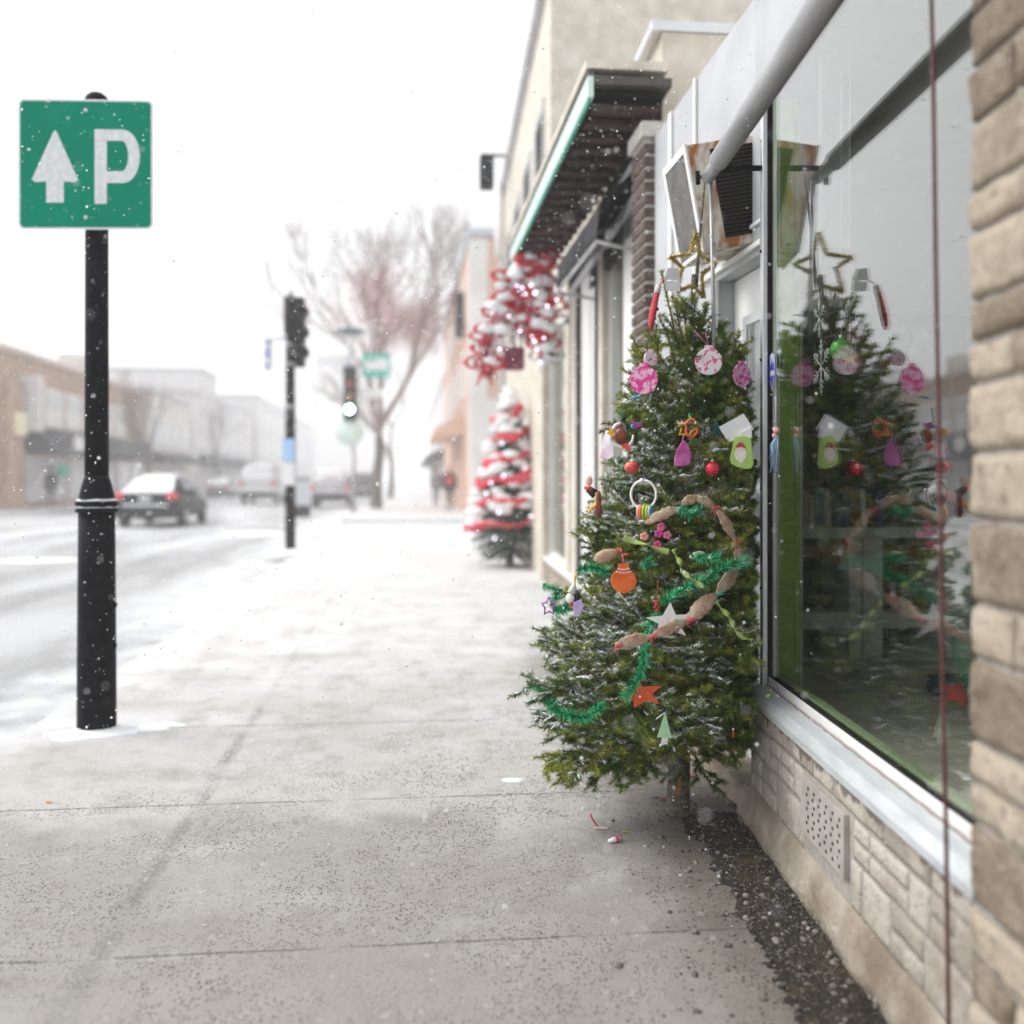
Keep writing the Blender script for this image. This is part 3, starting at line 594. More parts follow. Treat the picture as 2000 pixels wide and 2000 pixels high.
# toys packed on the bookcase shelves
ry = random.Random(9); tcols = [('red', (0.35, 0.03, 0.03)), ('blue', (0.02, 0.12, 0.4)), ('olive', (0.2, 0.2, 0.05)), ('brown', (0.18, 0.09, 0.04)), ('purple', (0.13, 0.03, 0.16)), ('teal', (0.02, 0.22, 0.26))]
TM = {k: mat('toy_'+k, v, tuple(c*0.6 for c in v), 0.6, scale=30) for k, v in tcols}
for (pxa, pxb, zf) in ((1570, 1652, zm1), (1724, 1836, zm1), (1570, 1652, ib(1700, 1345)[1]), (1724, 1836, ib(1700, 1345)[1])):
    xa, xb = ib(pxa, 1200)[0], ib(pxb, 1200)[0]; n = 4
    for i in range(n):
        k, _ = tcols[ry.randrange(6)]; cx = xa+(xb-xa)*(i+0.5)/n; r = (xb-xa)/n*0.44; hh = ry.uniform(1.2, 2.2)
        m_ = MB(); m_.ball((cx, BY+0.14, zf+0.001+r*hh*0.55), r, 0, 12, (1, 1, hh*0.55)); m_.ball((cx, BY+0.13, zf+r*hh*1.1+r*0.45), r*0.62, 0, 10)
        for sg in (-1, 1): m_.ball((cx+sg*r*0.4, BY+0.13, zf+r*hh*1.1+r*1.0), r*0.22, 0, 8); m_.ball((cx+sg*r*0.7, BY+0.10, zf+r*0.3), r*0.3, 0, 8)
        side = ('left' if pxa < 1600 else 'right')+' bay, '+('upper' if zf == zm1 else 'lower')+' shelf'
        solo(m_, 'soft_toy', TM[k], f'dim {k} soft toy in the bookcase, {side}', 'soft toy', 'soft toys in the bookcase')
p = on_z(1875, 1372, 0.405); m_ = MB(); m_.box((p.x-0.02, p.y-0.02, 0.401), (p.x+0.6, p.y+0.2, 0.47)); solo(m_, 'storage_box', mat('navy_plastic', (0.01, 0.035, 0.13), (0.015, 0.05, 0.17), 0.4, scale=6), 'navy blue box lying on the window floor behind the glass', 'box', bevel=0.01)
# things hung in the window
def thread(mb, a, b, r=0.0008, mi=0): mb.tube([a, b], r, 5, mi)
M['glitter'] = mat('silver_glitter', (0.55, 0.58, 0.56), (0.85, 0.88, 0.86), 0.3, 0.3, scale=300)
def snowflake(px, py, R, lab, zt):
    s_, z_ = on_wall(px, py, 0.10); c = W(s_, 0.10, z_); e = thing('snowflake_ornament', lab, 'snowflake', c, 'glitter snowflakes hung in the window')
    m_ = MB()
    for k in range(6):
        a = PI/2+k*PI/3; d = WU*math.cos(a)+Vector((0, 0, math.sin(a))); m_.tube([c, c+d*R], 0.0022, 5)
        for q, L in ((0.42, 0.30), (0.62, 0.26), (0.82, 0.16)):
            for sg in (-1, 1):
                d2 = WU*math.cos(a+sg*0.9)+Vector((0, 0, math.sin(a+sg*0.9))); m_.tube([c+d*R*q, c+d*R*q+d2*R*L], 0.0018, 5)
    m_.build('flake', M['glitter'], e); t = MB(); thread(t, c+Vector((0, 0, R)), W(s_, 0.10, zt)); t.build('thread', M['white'], e)
snowflake(1604, 716, 0.085, 'big silver snowflake hung in the window beside the green bauble', 2.5)
snowflake(1600, 622, 0.06, 'silver snowflake hung highest in the window, above the green bauble', 2.5)
snowflake(1525, 722, 0.055, 'small silver snowflake hung beside the green window jamb', 2.5)
s_, z_ = on_wall(1643, 684, 0.14); c = W(s_, 0.14, z_)
e = thing('glass_bauble', 'shiny bright green bauble hung inside the shop window', 'bauble', c)
m_ = MB(); m_.ball(c, 0.034, n=24); m_.build('ball', mat('green_gloss', (0.05, 0.42, 0.03), (0.10, 0.52, 0.06), 0.2, 0.2, scale=60), e)
m_ = MB(); m_.tube([c+Vector((0, 0, 0.033)), c+Vector((0, 0, 0.045))], 0.007, 10); thread(m_, c+Vector((0, 0, 0.045)), W(s_, 0.14, 2.5)); m_.build('cap', M['alu'], e)
s_, z_ = on_wall(1660, 700, 0.16); c = W(s_, 0.16, z_); e = thing('star_ornament', 'small gold star hung in the window beside the green bauble', 'star', c)
m_ = MB(); m_.prism([((0.028 if k % 2 == 0 else 0.012)*math.sin(k*PI/5), (0.028 if k % 2 == 0 else 0.012)*math.cos(k*PI/5)) for k in range(10)], -0.002, 0.002, facing(c)); m_.build('star_body', mat('gold_card', (0.55, 0.33, 0.02), (0.65, 0.42, 0.05), 0.4, 0.3, scale=20), e)
m_ = MB(); thread(m_, c, W(s_, 0.16, 2.5)); m_.build('thread', M['white'], e)
# blue lozenge sticker on the glass, lilac tassel by the jamb
s_, z_ = on_wall(1508, 724, 0.0596)
m_ = MB(); Ms = Matrix.Translation(W(s_, 0.0592, z_)) @ Matrix((WU, Vector((0, 0, 1)), -WN)).transposed().to_4x4()
e = thing('sticker', 'blue pointed sticker on the glass beside the aluminium post', 'sticker', W(s_, 0.059, z_))
m_.prism([(0, -0.072), (0.034, -0.02), (0.034, 0.05), (0, 0.062), (-0.034, 0.05), (-0.034, -0.02)], 0, 0.0006, Ms); m_.build('sticker_face', mat('pale_blue', (0.45, 0.52, 0.8), (0.55, 0.6, 0.85), 0.5, scale=60), e)
m_ = MB(); m_.prism([(0, -0.06), (0.028, -0.018), (-0.028, -0.018)], 0.0007, 0.0011, Ms); m_.prism([(-0.028, 0.0), (0.028, 0.0), (0.028, 0.03), (0.012, 0.018), (0, 0.045), (-0.012, 0.018), (-0.028, 0.03)], 0.0007, 0.0011, Ms); m_.build('emblem', mat('royal_blue', (0.02, 0.03, 0.42), (0.03, 0.05, 0.5), 0.5, scale=60), e)
s_, z_ = on_wall(1530, 868, 0.055); rt = random.Random(4); e = thing('tassel', 'pale blue and pink ribbon tassel hung on the window jamb', 'tassel', W(s_, 0.02, z_))
m_ = MB()
for k in range(34):
    x0 = rt.uniform(-0.012, 0.012); x1 = x0+rt.uniform(-0.022, 0.022); L = rt.uniform(0.06, 0.125)
    m_.tube([W(s_+x0*0.3, 0.035, z_+0.03), W(s_+x0, 0.025+rt.uniform(-.01, .015), z_), W(s_+x1, 0.025+rt.uniform(-.012, .015), z_+0.03-L)], 0.0022, 4, rt.randrange(3))
m_.build('strands', [mat('sky_ribbon', (0.16, 0.42, 0.62), None, 0.4), mat('lilac_ribbon', (0.42, 0.38, 0.62), None, 0.4), mat('aqua_ribbon', (0.30, 0.55, 0.62), None, 0.4)], e)
m_ = MB()
for k in range(5): m_.ball(W(s_+rt.uniform(-.016, .016), 0.03, z_+0.035+rt.uniform(-.008, .02)), 0.010, 0, 8, (1.3, 0.6, 0.8))
m_.build('bow', mat('pink_bow', (0.75, 0.33, 0.35), (0.8, 0.5, 0.5), 0.5, scale=40), e)
m_ = MB(); thread(m_, W(s_, 0.03, z_+0.03), W(s_, 0.03, z_+0.16)); m_.build('thread', M['white'], e)

# ------------------------------------------------------------------ the decorated fir
TB = Vector((0.958, 3.49, 0.0))
def axis(z): return Vector((TB.x+0.040*z+max(0, z-1.9)*0.06, TB.y+0.03*z, z))
_rz = [0.05, 0.12, 0.25, 0.40, 0.55, 0.72, 0.90, 1.08, 1.30, 1.52, 1.65, 1.745, 1.85, 1.95, 2.4]
_rr = [0.10, 0.24, 0.40, 0.485, 0.485, 0.455, 0.42, 0.385, 0.345, 0.275, 0.21, 0.15, 0.085, 0.03, 0.01]
def crown_r(z, az=None):
    r = float(np.interp(z, _rz, _rr))
    if az is not None: r *= 0.93+0.12*math.cos(az-PI*1.05)*(z < 0.8)
    return r
def on_tree(px, py, off=0.012):
    d = ray(px, py); best = None
    for i in range(700):
        t = 2.6+i*0.002; p = EYEV+d*t; a = axis(p.z); q = math.hypot(p.x-a.x, p.y-a.y)-crown_r(p.z)
        if best is None or q < best[0]: best = (q, t)
        if q < 0.0: best = (q, t); break
    return EYEV + d*(best[1]-off)
def keep_out(p):            # branches are pressed flat against the window and wall
    d = wd(p)
    lim = -0.045
    if p.y < W(SP, 0.05, 0).y+0.05:
        if d > lim: p = p - WN*((d-lim)*0.86)
        d = wd(p); return p - WN*(d-0.03) if d > 0.03 else p
    if p.x > DX-0.06: p = Vector((DX-0.06+(p.x-DX+0.06)*0.15, p.y, p.z))
    return p
tree = thing('christmas_tree', 'bushy decorated fir tree with a bare pointed top leaning on the shop window', 'christmas tree', TB)
M['bark'] = mat('fir_bark', (0.10, 0.085, 0.07), (0.24, 0.21, 0.18), 0.9, scale=26, bump=0.8, bscale=90, stretch=(1, 1, 2.2), spec=0.15)
tk = MB(); zz = [0, 0.01, 0.12, 0.3, 0.55, 0.9, 1.3, 1.7, 1.95]; rr = [0.043, 0.043, 0.040, 0.037, 0.031, 0.025, 0.018, 0.011, 0.008]
tk.tube([axis(z)+Vector((0.003*math.sin(z*9), 0, 0)) for z in zz], rr, 16)
lead = [axis(1.94), on_y(1360, 560, 3.56), on_y(1366, 470, 3.565), on_y(1372, 400, 3.57), on_y(1377, 352, 3.572), on_y(1376, 338, 3.572)]
tk.tube(lead, [0.008, 0.007, 0.0055, 0.0045, 0.004, 0.003], 8)
trunk = tk.build('trunk', M['bark'], tree)
m_ = MB(); m_.ball(axis(0.135)+Vector((-0.006, -0.0372, -0.04)), 0.016, 0, 12, (0.85, 0.28, 3.1)); m_.build('bark_scar', mat('raw_wood', (0.30, 0.13, 0.04), (0.40, 0.20, 0.07), 0.8, scale=30, stretch=(3, 3, 0.6)), trunk)

rt = random.Random(17); segs = []; stems = MB()   # segs: (p0, p1, snow, kind, needle length)
def snowy(p):
    side = (axis(p.z).x-p.x)
    n = mnoise.noise(Vector((p.x*4.5, p.y*4.5, p.z*4.5)))
    pr = 0.22+1.2*side+0.8*n + (0.10 if p.z > 0.55 else -0.10) - (0.25 if p.z > 1.5 else 0) - (0.28 if p.z < 0.35 else 0)
    return rt.random() < pr
def twig(p0, d, L, kind, snow, sub=0, droop=0.25):
    """a shoot with needles; d its heading; returns its curve"""
    pts = [p0]; dd = d.normalized(); n = 4 if L > 0.05 else 2
    for i in range(n):
        dd = (dd+Vector((rt.uniform(-.12, .12), rt.uniform(-.12, .12), rt.uniform(-.08, .10)-droop*0.12))).normalized()
        pts.append(pts[-1]+dd*L/n)
    pts = [keep_out(p) for p in pts]
    for i_, (a, b) in enumerate(zip(pts, pts[1:])): segs.append((a, b, snow, min(2, kind+1) if i_ >= n-1 and rt.random() < 0.6 else kind))
    stems.tube(pts, [0.0016]*(len(pts)-1)+[0.0009], 3, cap=False)
    return pts
def branch(zb, az, R, zt, sprig=0.042):
    a = axis(zb); out = Vector((math.cos(az), math.sin(az), 0)); tip = axis(zt)+out*R
    mid = a.lerp(tip, 0.5)+Vector((0, 0, -0.10*R if zt > zb else 0.05*R))
    pts = []
    N = 10
    for i in range(N+1):
        t = i/N; pts.append(a*(1-t)**2+mid*2*t*(1-t)+tip*t*t + Vector((rt.uniform(-.006, .006), rt.uniform(-.006, .006), rt.uniform(-.005, .005))))
    pts = [keep_out(p) for p in pts]
    stems.tube(pts, [0.0065*(0.6+R)*(1-0.8*i/N)+0.001 for i in range(N+1)], 5, cap=False)
    Ltot = sum((q-p).length for p, q in zip(pts, pts[1:]))
    kind = rt.choice([0, 0, 1, 1, 2]); sn = snowy(tip)
    k = int(Ltot/sprig)
    for j in range(k):
        t = 0.22+0.76*(j+rt.random())/k
        f = t*N; i = min(N-1, int(f)); p = pts[i].lerp(pts[i+1], f-i); ax = (pts[i+1]-pts[i]).normalized()
        sd = ax.cross(Vector((0, 0, 1))).normalized(); up = sd.cross(ax)
        sg = 1 if j % 2 else -1
        L = (0.042+0.30*R*(1-t)**0.7)*rt.uniform(0.7, 1.2)+0.02
        ang = rt.uniform(0.7, 1.0); roll = rt.uniform(-0.85, 0.95)
        d = ax*math.cos(ang)+(sd*sg*math.cos(roll)+up*math.sin(roll))*math.sin(ang)
        s2 = sn if rt.random() < 0.75 else snowy(p)
        tp = twig(p, d, L, kind if rt.random() < 0.8 else rt.choice([0, 1, 2]), s2)
        if L > 0.075:
            for q in range(int(L/0.03)):
                ii = rt.randrange(1, len(tp)-1) if len(tp) > 2 else 0
                d2 = (tp[ii+1]-tp[ii]).normalized(); s3 = d2.cross(Vector((0, 0, 1))).normalized()*(1 if q % 2 else -1)
                twig(tp[ii].lerp(tp[ii+1], rt.random()), d2*0.7+s3*0.65+Vector((0, 0, rt.uniform(-.1, .25))), L*rt.uniform(0.3, 0.5), kind, s2)
    for i in range(2 if R > 0.2 else 1, N): segs.append((pts[i], pts[i+1], sn, kind))
nb = 0; z = 0.27
while z < 1.80:
    R0 = crown_r(z); n = int(5+R0*17); ph = rt.random()*6.28
    for k in range(n):
        az = ph+2*PI*k/n+rt.uniform(-.25, .25); zt = z+rt.uniform(-.07, .07)
        R = crown_r(zt, az)*rt.uniform(0.74, 1.06)
        slope = rt.uniform(-.22, .22)+float(np.interp(zt, [0.15, 0.35, 0.7, 1.1, 1.5, 1.8], [-0.35, -0.05, 0.28, 0.5, 1.0, 1.9]))
        if zt < 0.37 and math.sin(az) < -0.45 and abs(math.cos(az)-0.1) < 0.62: continue
        if wd(axis(zt)+Vector((math.cos(az), math.sin(az), 0))*R) > 0.25 and rt.random() < 0.45: continue
        branch(max(0.24 if slope < 0 else 0.16, zt-slope*R), az, R, zt); nb += 1
    z += 0.048 if z < 0.9 else 0.055
# inner fill branches, shorter
for k in range(50):
    zt = rt.uniform(0.35, 1.5); az = rt.random()*6.28; R = crown_r(zt)*rt.uniform(0.45, 0.7); branch(max(0.2, zt-0.3*R), az, R, zt, 0.035)
# long ragged boughs at the foot and upright shoots at the top
for (px, py, zb, off) in ((1070, 1495, 0.30, 0.05), (1090, 1515, 0.30, 0.02), (1150, 1525, 0.28, 0.05), (1120, 1480, 0.3, 0.1), (1030, 1330, 0.42, 0.0), (1045, 1400, 0.38, 0.05), (1052, 1250, 0.55, 0.0), (1420, 1480, 0.3, 0.0), (1440, 1440, 0.33, 0.0), (1400, 1545, 0.28, 0.0), (1180, 1450, 0.32, 0.15), (1190, 1500, 0.29, 0.1)):
    tip = on_y(px, py, 3.42-off); a = axis(zb); v = tip-a; R = math.hypot(v.x, v.y); branch(zb, math.atan2(v.y, v.x), R, tip.z)
for (px, py, zb) in ((1232, 655, 1.42), (1292, 530, 1.55), (1318, 590, 1.62), (1379, 598, 1.62), (1392, 640, 1.60), (1430, 650, 1.48), (1446, 672, 1.50), (1449, 695, 1.45), (1245, 690, 1.4), (1335, 600, 1.66), (1352, 560, 1.7), (1262, 640, 1.5), (1300, 640, 1.5), (1410, 700, 1.4)):
    tip = on_y(px, py, 3.50+rt.uniform(-0.06, 0.06)); a = axis(zb); v = tip-a
    pts = [a.lerp(tip, t)+Vector((0, 0, -0.03*math.sin(PI*t))) for t in (0, .2, .4, .6, .8, 1)]; stems.tube(pts, [0.005, 0.0045, 0.004, 0.0035, 0.003, 0.002], 5, cap=False)
    for q, (p, r_) in enumerate(zip(pts[1:], pts[2:])):
        segs.append((p, r_, False, 2 if q > 1 else 1))
    if v.length < 0.35:
        for k in range(5):
            f = rt.uniform(0.25, 0.9); twig(a.lerp(tip, f), v.normalized()*0.8+Vector((rt.uniform(-.6, .6), rt.uniform(-.6, .6), rt.uniform(0, .4))), rt.uniform(0.04, 0.09), rt.choice([1, 2]), False)
stems.build('boughs', mat('twig_bark', (0.10, 0.06, 0.03), (0.17, 0.115, 0.06), 0.85, scale=60), tree, fix=False)

def needles(segs, per_m, length, width, snow_up=0.15, sp=0.8, seed=1, kinds=3, flat=True):
    g = np.random.default_rng(seed)
    A = np.array([tuple(s[0]) for s in segs]); B = np.array([tuple(s[1]) for s in segs]); S = np.array([bool(s[2]) for s in segs]); K = np.array([s[3] for s in segs])
    L = np.linalg.norm(B-A, axis=1); n = np.maximum(1, (L*per_m*g.uniform(0.8, 1.2, len(L))).astype(int)); idx = np.repeat(np.arange(len(L)), n)
    t = g.random(len(idx))[:, None]; P = A[idx]*(1-t)+B[idx]*t; D = ((B-A)/np.maximum(L, 1e-6)[:, None])[idx]
    ref = np.tile(np.array([0, 0, 1.0]), (len(idx), 1)); ref[np.abs(D[:, 2]) > 0.92] = (1, 0, 0)
    X = np.cross(D, ref); X /= np.linalg.norm(X, axis=1)[:, None]; Y = np.cross(X, D)
    ph = g.uniform(0, 2*np.pi, len(idx))
    if flat: ph = np.where(g.random(len(idx)) < 0.55, np.where(g.random(len(idx)) < .5, 0, np.pi)+g.normal(0.35, 0.45, len(idx))*np.where(np.cos(ph) > 0, 1, -1), ph)
    Rd = X*np.cos(ph)[:, None]+Y*np.sin(ph)[:, None]
    an = g.uniform(0.75, 1.2, len(idx))[:, None]; V = D*np.cos(an)+Rd*np.sin(an); ln = length*g.uniform(0.65, 1.15, len(idx))[:, None]
    Sd = np.cross(V, g.normal(size=V.shape)); Sd /= np.maximum(np.linalg.norm(Sd, axis=1), 1e-6)[:, None]
    w_ = width*0.5
    V0 = P-Sd*w_; V1 = P+Sd*w_; V2 = P+V*ln
    verts = np.stack([V0, V1, V2], 1).reshape(-1, 3); T = np.arange(len(verts)).reshape(-1, 3)
    white = S[idx] & (V[:, 2] > snow_up) & (g.random(len(idx)) < sp)
    mi = np.where(white, kinds, K[idx]); return verts, T, mi
def leaf_mat(name, c, c2, rough=0.55):
    m = mat(name, c, c2, rough, scale=12, lo=0.3, hi=0.7, spec=0.12); return m
NM = [leaf_mat('needle_deep', (0.048, 0.105, 0.018), (0.095, 0.160, 0.032)), leaf_mat('needle_green', (0.115, 0.190, 0.028), (0.185, 0.265, 0.05)), leaf_mat('needle_olive', (0.24, 0.285, 0.04), (0.37, 0.39, 0.08)), mat('snowy_needle', (0.55, 0.60, 0.60), (0.80, 0.84, 0.85), 0.8, scale=30)]
V_, T_, mi_ = needles(segs, 1450, 0.0225, 0.0030, snow_up=0.1, sp=0.6, seed=3)
# sparse short needles on the bare leader
ls = [(lead[i], lead[i+1], False, 2) for i in range(1, len(lead)-1)]
v2, t2, m2 = needles(ls, 230, 0.012, 0.0016, seed=8, flat=False); T_ = np.vstack([T_, t2+len(V_)]); V_ = np.vstack([V_, v2]); mi_ = np.concatenate([mi_, m2])
tris_mesh('crown', V_, T_, NM, mi_, tree)
print('NEEDLES', len(T_), 'segs', len(segs))
# snow lying along the tops of the shoots
sc = MB()
for (a, b, s, k) in segs:
    if not s or (b-a).length < 0.012 or rt.random() > 0.42: continue
    d = b-a
    if abs(d.normalized().z) > 0.75: continue
    n = 3; pts = [a+d*(i/n)+Vector((rt.uniform(-.002, .002), rt.uniform(-.002, .002), 0.006+rt.uniform(0, .003))) for i in range(n+1)]
    r0 = rt.uniform(0.0022, 0.0044); sc.tube(pts, [r0*0.6, r0*rt.uniform(.7, 1.1), r0*rt.uniform(.7, 1.1), r0*0.55], 6)
sc.build('snow', M['snow'], tree, fix=False)
# resinous buds at shoot tips
bu = MB()
for i, (a, b, s, k) in enumerate(segs):
    if rt.random() < 0.085:
        d = (b-a).normalized(); bu.tube([b-d*0.002, b+d*0.003, b+d*0.008], [0.0016, 0.0026, 0.0008], 5)
bu.build('buds', mat('amber_bud', (0.38, 0.19, 0.05), (0.52, 0.30, 0.10), 0.5, scale=80), tree, fix=False)

# ------------------------------------------------------------------ ornaments
KM = 1/545.0
def cm(name, c, c2=None, **kw):
    if c2 is None: c2 = tuple(min(1, x*1.18+0.01) for x in c)
    kw.setdefault('rough', 0.65); kw.setdefault('scale', 40); return mat(name, c, c2, **kw)
M['pink_string'] = cm('pink_string', (0.75, 0.18, 0.42)); M['red_felt'] = cm('red_felt', (0.52, 0.03, 0.05), bump=0.6, bscale=300); M['paper'] = cm('white_paper', (0.80, 0.80, 0.82), (0.84, 0.84, 0.86))
M['orange'] = cm('orange_felt', (0.68, 0.075, 0.015), (0.76, 0.12, 0.025)); M['yellow'] = cm('yellow_plastic', (0.80, 0.42, 0.02)); M['tin_green'] = None
def loc_pts(pts, cx, cy, kx=1.0, k=KM): return [((x-cx)*k*kx, -(y-cy)*k) for x, y in pts]
def P3(Mx, q, h=0.0): return Mx @ Vector((q[0], q[1], h))
def strip_tinsel(path, length, width, per_m, mats, name, parent, seed, twist=True):
    """shiny cut-foil fringe round a core path"""
    sg = []
    for a, b in zip(path, path[1:]): sg.append((a, b, False, 0))
    v, t, mi = needles(sg, per_m, length, width, seed=seed, flat=False)
    g = np.random.default_rng(seed); mi = g.integers(0, len(mats), len(t)); return tris_mesh(name, v, t, mats, mi, parent)
def dense(path, step=0.01):
    out = []
    for a, b in zip(path, path[1:]):
        n = max(1, int((b-a).length/step))
        for i in range(n): out.append(a.lerp(b, i/n))
    out.append(path[-1]); return out
# gold tinsel star, open five-pointed outline, turned towards the window
sp_ = [(1359, 452), (1369, 497), (1399, 511), (1371, 533), (1374, 580), (1354, 557), (1322, 574), (1333, 525), (1309, 507), (1348, 496)]
c = on_y(1355, 520, 3.545); Mx = facing(c, 0.62)
q = [P3(Mx, p) for p in loc_pts(sp_, 1355, 520, 1/math.cos(0.62))]; q.append(q[0]); q = dense(q, 0.006)
e = thing('star_topper', 'gold tinsel star wired to the bare top of the fir', 'star', c)
m_ = MB(); m_.tube(q[:-1], 0.005, 6, closed=True); m_.build('wire', cm('brass_wire', (0.35, 0.26, 0.05), metal=0.6, rough=0.4), e)
GT = [cm('gold_foil', (0.62, 0.47, 0.14), (0.75, 0.6, 0.22), metal=0.85, rough=0.28), cm('pale_gold_foil', (0.75, 0.66, 0.36), metal=0.8, rough=0.25), cm('dark_gold_foil', (0.26, 0.19, 0.04), metal=0.7, rough=0.4)]
strip_tinsel(q, 0.0185, 0.0034, 3400, GT, 'tinsel', e, 31)
# red knitted stocking with white cuff and its folded card
c = on_y(1275, 600, 3.42); Mx = facing(c, 0.5, 0, 0)
e = thing('knitted_stocking', 'red knitted stocking with white cuff on the highest left shoot', 'stocking', c)
path = [(1287, 558), (1284, 572), (1279, 592), (1274, 615), (1271, 634), (1270, 643)]; pp = [P3(Mx, p) for p in loc_pts(path, 1275, 600)]
m_ = MB(); m_.tube(pp[1:], [0.016, 0.019, 0.021, 0.017, 0.006], 12, flat=0.6); m_.build('sock', cm('red_knit', (0.60, 0.025, 0.05), (0.72, 0.07, 0.10), bump=1.0, bscale=260), e)
m_ = MB(); m_.tube([pp[0]+(pp[0]-pp[1])*0.1, pp[0].lerp(pp[1], 1.15)], [0.016, 0.0185], 12, flat=0.65); m_.build('cuff', cm('white_knit', (0.75, 0.66, 0.66), bump=1.0, bscale=260), e)
m_ = MB(); m_.ball(P3(Mx, loc_pts([(1281, 604)], 1275, 600)[0], 0.010), 0.007, 0, 8, (1, 0.5, 1)); m_.ball(P3(Mx, loc_pts([(1276, 622)], 1275, 600)[0], 0.010), 0.006, 0, 8, (1, .5, 1)); m_.build('patch', M['dark'], e)
m_ = MB(); m_.tube([pp[0], on_y(1292, 552, 3.42), on_y(1297, 545, 3.45)], 0.0022, 6); m_.build('loop', M['red_felt'], e)
def card(pts, Y, label, yaw=0.0, fold=None, name='gift_card', thin=0.0006):
    cx = sum(p[0] for p in pts)/len(pts); cyy = sum(p[1] for p in pts)/len(pts); c = on_y(cx, cyy, Y); Mx = facing(c, yaw); m_ = MB()
    lp = loc_pts(pts, cx, cyy, 1/math.cos(yaw)); m_.prism(lp, -thin, thin, Mx)
    if fold:
        lf = loc_pts(fold, cx, cyy); n = len(lf); m_.add([P3(Mx, p, h) for p, h in zip(lf, (0.0012, 0.0012, 0.022, 0.022))], [(0, 1, 2, 3)])
    return solo(m_, name, M['paper'], label, 'card', 'blank cards tied on the tree', fix=False)
card([(1298, 549), (1328, 549), (1328, 569), (1301, 568)], 3.44, 'folded white card beside the red knitted stocking near the tree top', 0.25, [(1296, 547), (1329, 547), (1322, 527), (1302, 526)])
card([(1407, 834), (1451, 810), (1469, 839), (1425, 863)], 3.20, 'blank white card tied above the green felt stocking', 0.1)
# splattered discs
def splat(name, base, spot, scale, lo, hi):
    m = mat(name, base, spot, 0.55, scale=scale, lo=lo, hi=hi, detail=3); return m
def disc(cx, cy, R, Y, yaw, mtl, label, heart=False, strings=()):
    c = on_y(cx, cy, Y); Mx = facing(c, yaw); e = thing('disc_ornament', label, 'disc ornament', c, 'splatter painted disc ornaments'); m_ = MB()
    r = R*KM; out = [(r*math.cos(2*PI*k/40), r*math.sin(2*PI*k/40)) for k in range(40)]
    m_.prism(out, -0.003, 0.003, Mx); m_.prism([(-r*.32, r*.9), (r*.32, r*.9), (r*.28, r*1.2), (-r*.28, r*1.2)], -0.0028, 0.0028, Mx)
    m_.build('disc', mtl, e, bevel=0.001)
    m_ = MB()
    for (x, y) in strings: m_.tube([P3(Mx, (0, r*1.15)), on_y(x, y, Y)], 0.0011, 5)
    if strings: m_.build('string', M['pink_string'], e)
SPM1 = splat('pink_splatter', (0.82, 0.78, 0.82), (0.80, 0.10, 0.26), 62, 0.54, 0.58); SPM2 = splat('magenta_splatter', (0.82, 0.50, 0.66), (0.72, 0.03, 0.28), 55, 0.44, 0.56)
disc(1384, 706, 25, 3.29, 0.15, SPM1, 'round white disc with pink splatter hung below the star', strings=((1355, 645), (1378, 650)))
disc(1257, 742, 26, 3.30, -0.1, SPM2, 'magenta splattered disc on the left of the upper tree', strings=((1258, 705), (1264, 700)))
disc(1271, 700, 14, 3.34, 0.5, SPM1, 'small half hidden white splattered disc above the left magenta disc')
disc(1449, 733, 22, 3.34, 0.75, SPM2, 'magenta splattered disc seen edge-on at the right of the upper tree', strings=((1440, 705),))
# white felt dove-like piece with two hearts
def heart(n=28, s=1.0): return [(s*0.062*16*math.sin(t)**3/16*1.0, s*0.062*(13*math.cos(t)-5*math.cos(2*t)-2*math.cos(3*t)-math.cos(4*t))/16) for t in [2*PI*k/n for k in range(n)]]
Yh = 3.33; c = on_y(1200, 862, Yh); e = thing('heart_wreath', 'white felt ring carrying one yellow and one red heart', 'heart ornament', c); Mx = facing(c)
m_ = MB()
for pth, r in (([(1212, 828), (1202, 832), (1196, 843), (1192, 860), (1200, 868), (1214, 874), (1226, 872), (1233, 862), (1235, 850)], [5, 6, 8, 10, 7, 6, 9, 5, 3]), ([(1226, 874), (1236, 873), (1242, 872)], [5, 4, 3])):
    m_.tube([P3(Mx, p) for p in loc_pts(pth, 1200, 862)], [x*KM*0.9 for x in r], 10, flat=0.6)
m_.build('ring', cm('white_felt', (0.80, 0.79, 0.78), bump=0.4, bscale=200), e)
m_ = MB(); Mh = Mx @ Matrix.Translation((*loc_pts([(1194, 846)], 1200, 862)[0], 0.012)) @ Matrix.Rotation(-1.35, 4, 'Z'); m_.prism(heart(s=0.24), 0, 0.007, Mh); m_.build('yellow_heart', M['yellow'], e, bevel=0.002)
m_ = MB(); Mh = Mx @ Matrix.Translation((*loc_pts([(1222, 872)], 1200, 862)[0], 0.014)) @ Matrix.Rotation(2.6, 4, 'Z'); m_.prism(heart(s=0.24), 0, 0.007, Mh); m_.build('red_heart', cm('red_plastic', (0.70, 0.05, 0.05), rough=0.4), e, bevel=0.002)
# pale pink paper bell
c = on_y(1187, 872, 3.36); e = thing('paper_bell', 'white and pale pink paper bell hanging at the left edge of the tree', 'bell', c); Mx = facing(c, -0.3)
m_ = MB(); m_.prism(loc_pts([(1183, 842), (1197, 842), (1200, 890), (1190, 896), (1172, 892), (1177, 866)], 1187, 872), -0.003, 0.003, Mx); m_.build('bell_body', splat('pink_wash', (0.82, 0.80, 0.84), (0.80, 0.50, 0.68), 14, 0.5, 0.7), e, bevel=0.002)
m_ = MB(); m_.tube([P3(Mx, loc_pts([(1190, 843)], 1187, 872)[0]), on_y(1195, 822, 3.36)], 0.0012, 5); m_.build('string', M['pink_string'], e)
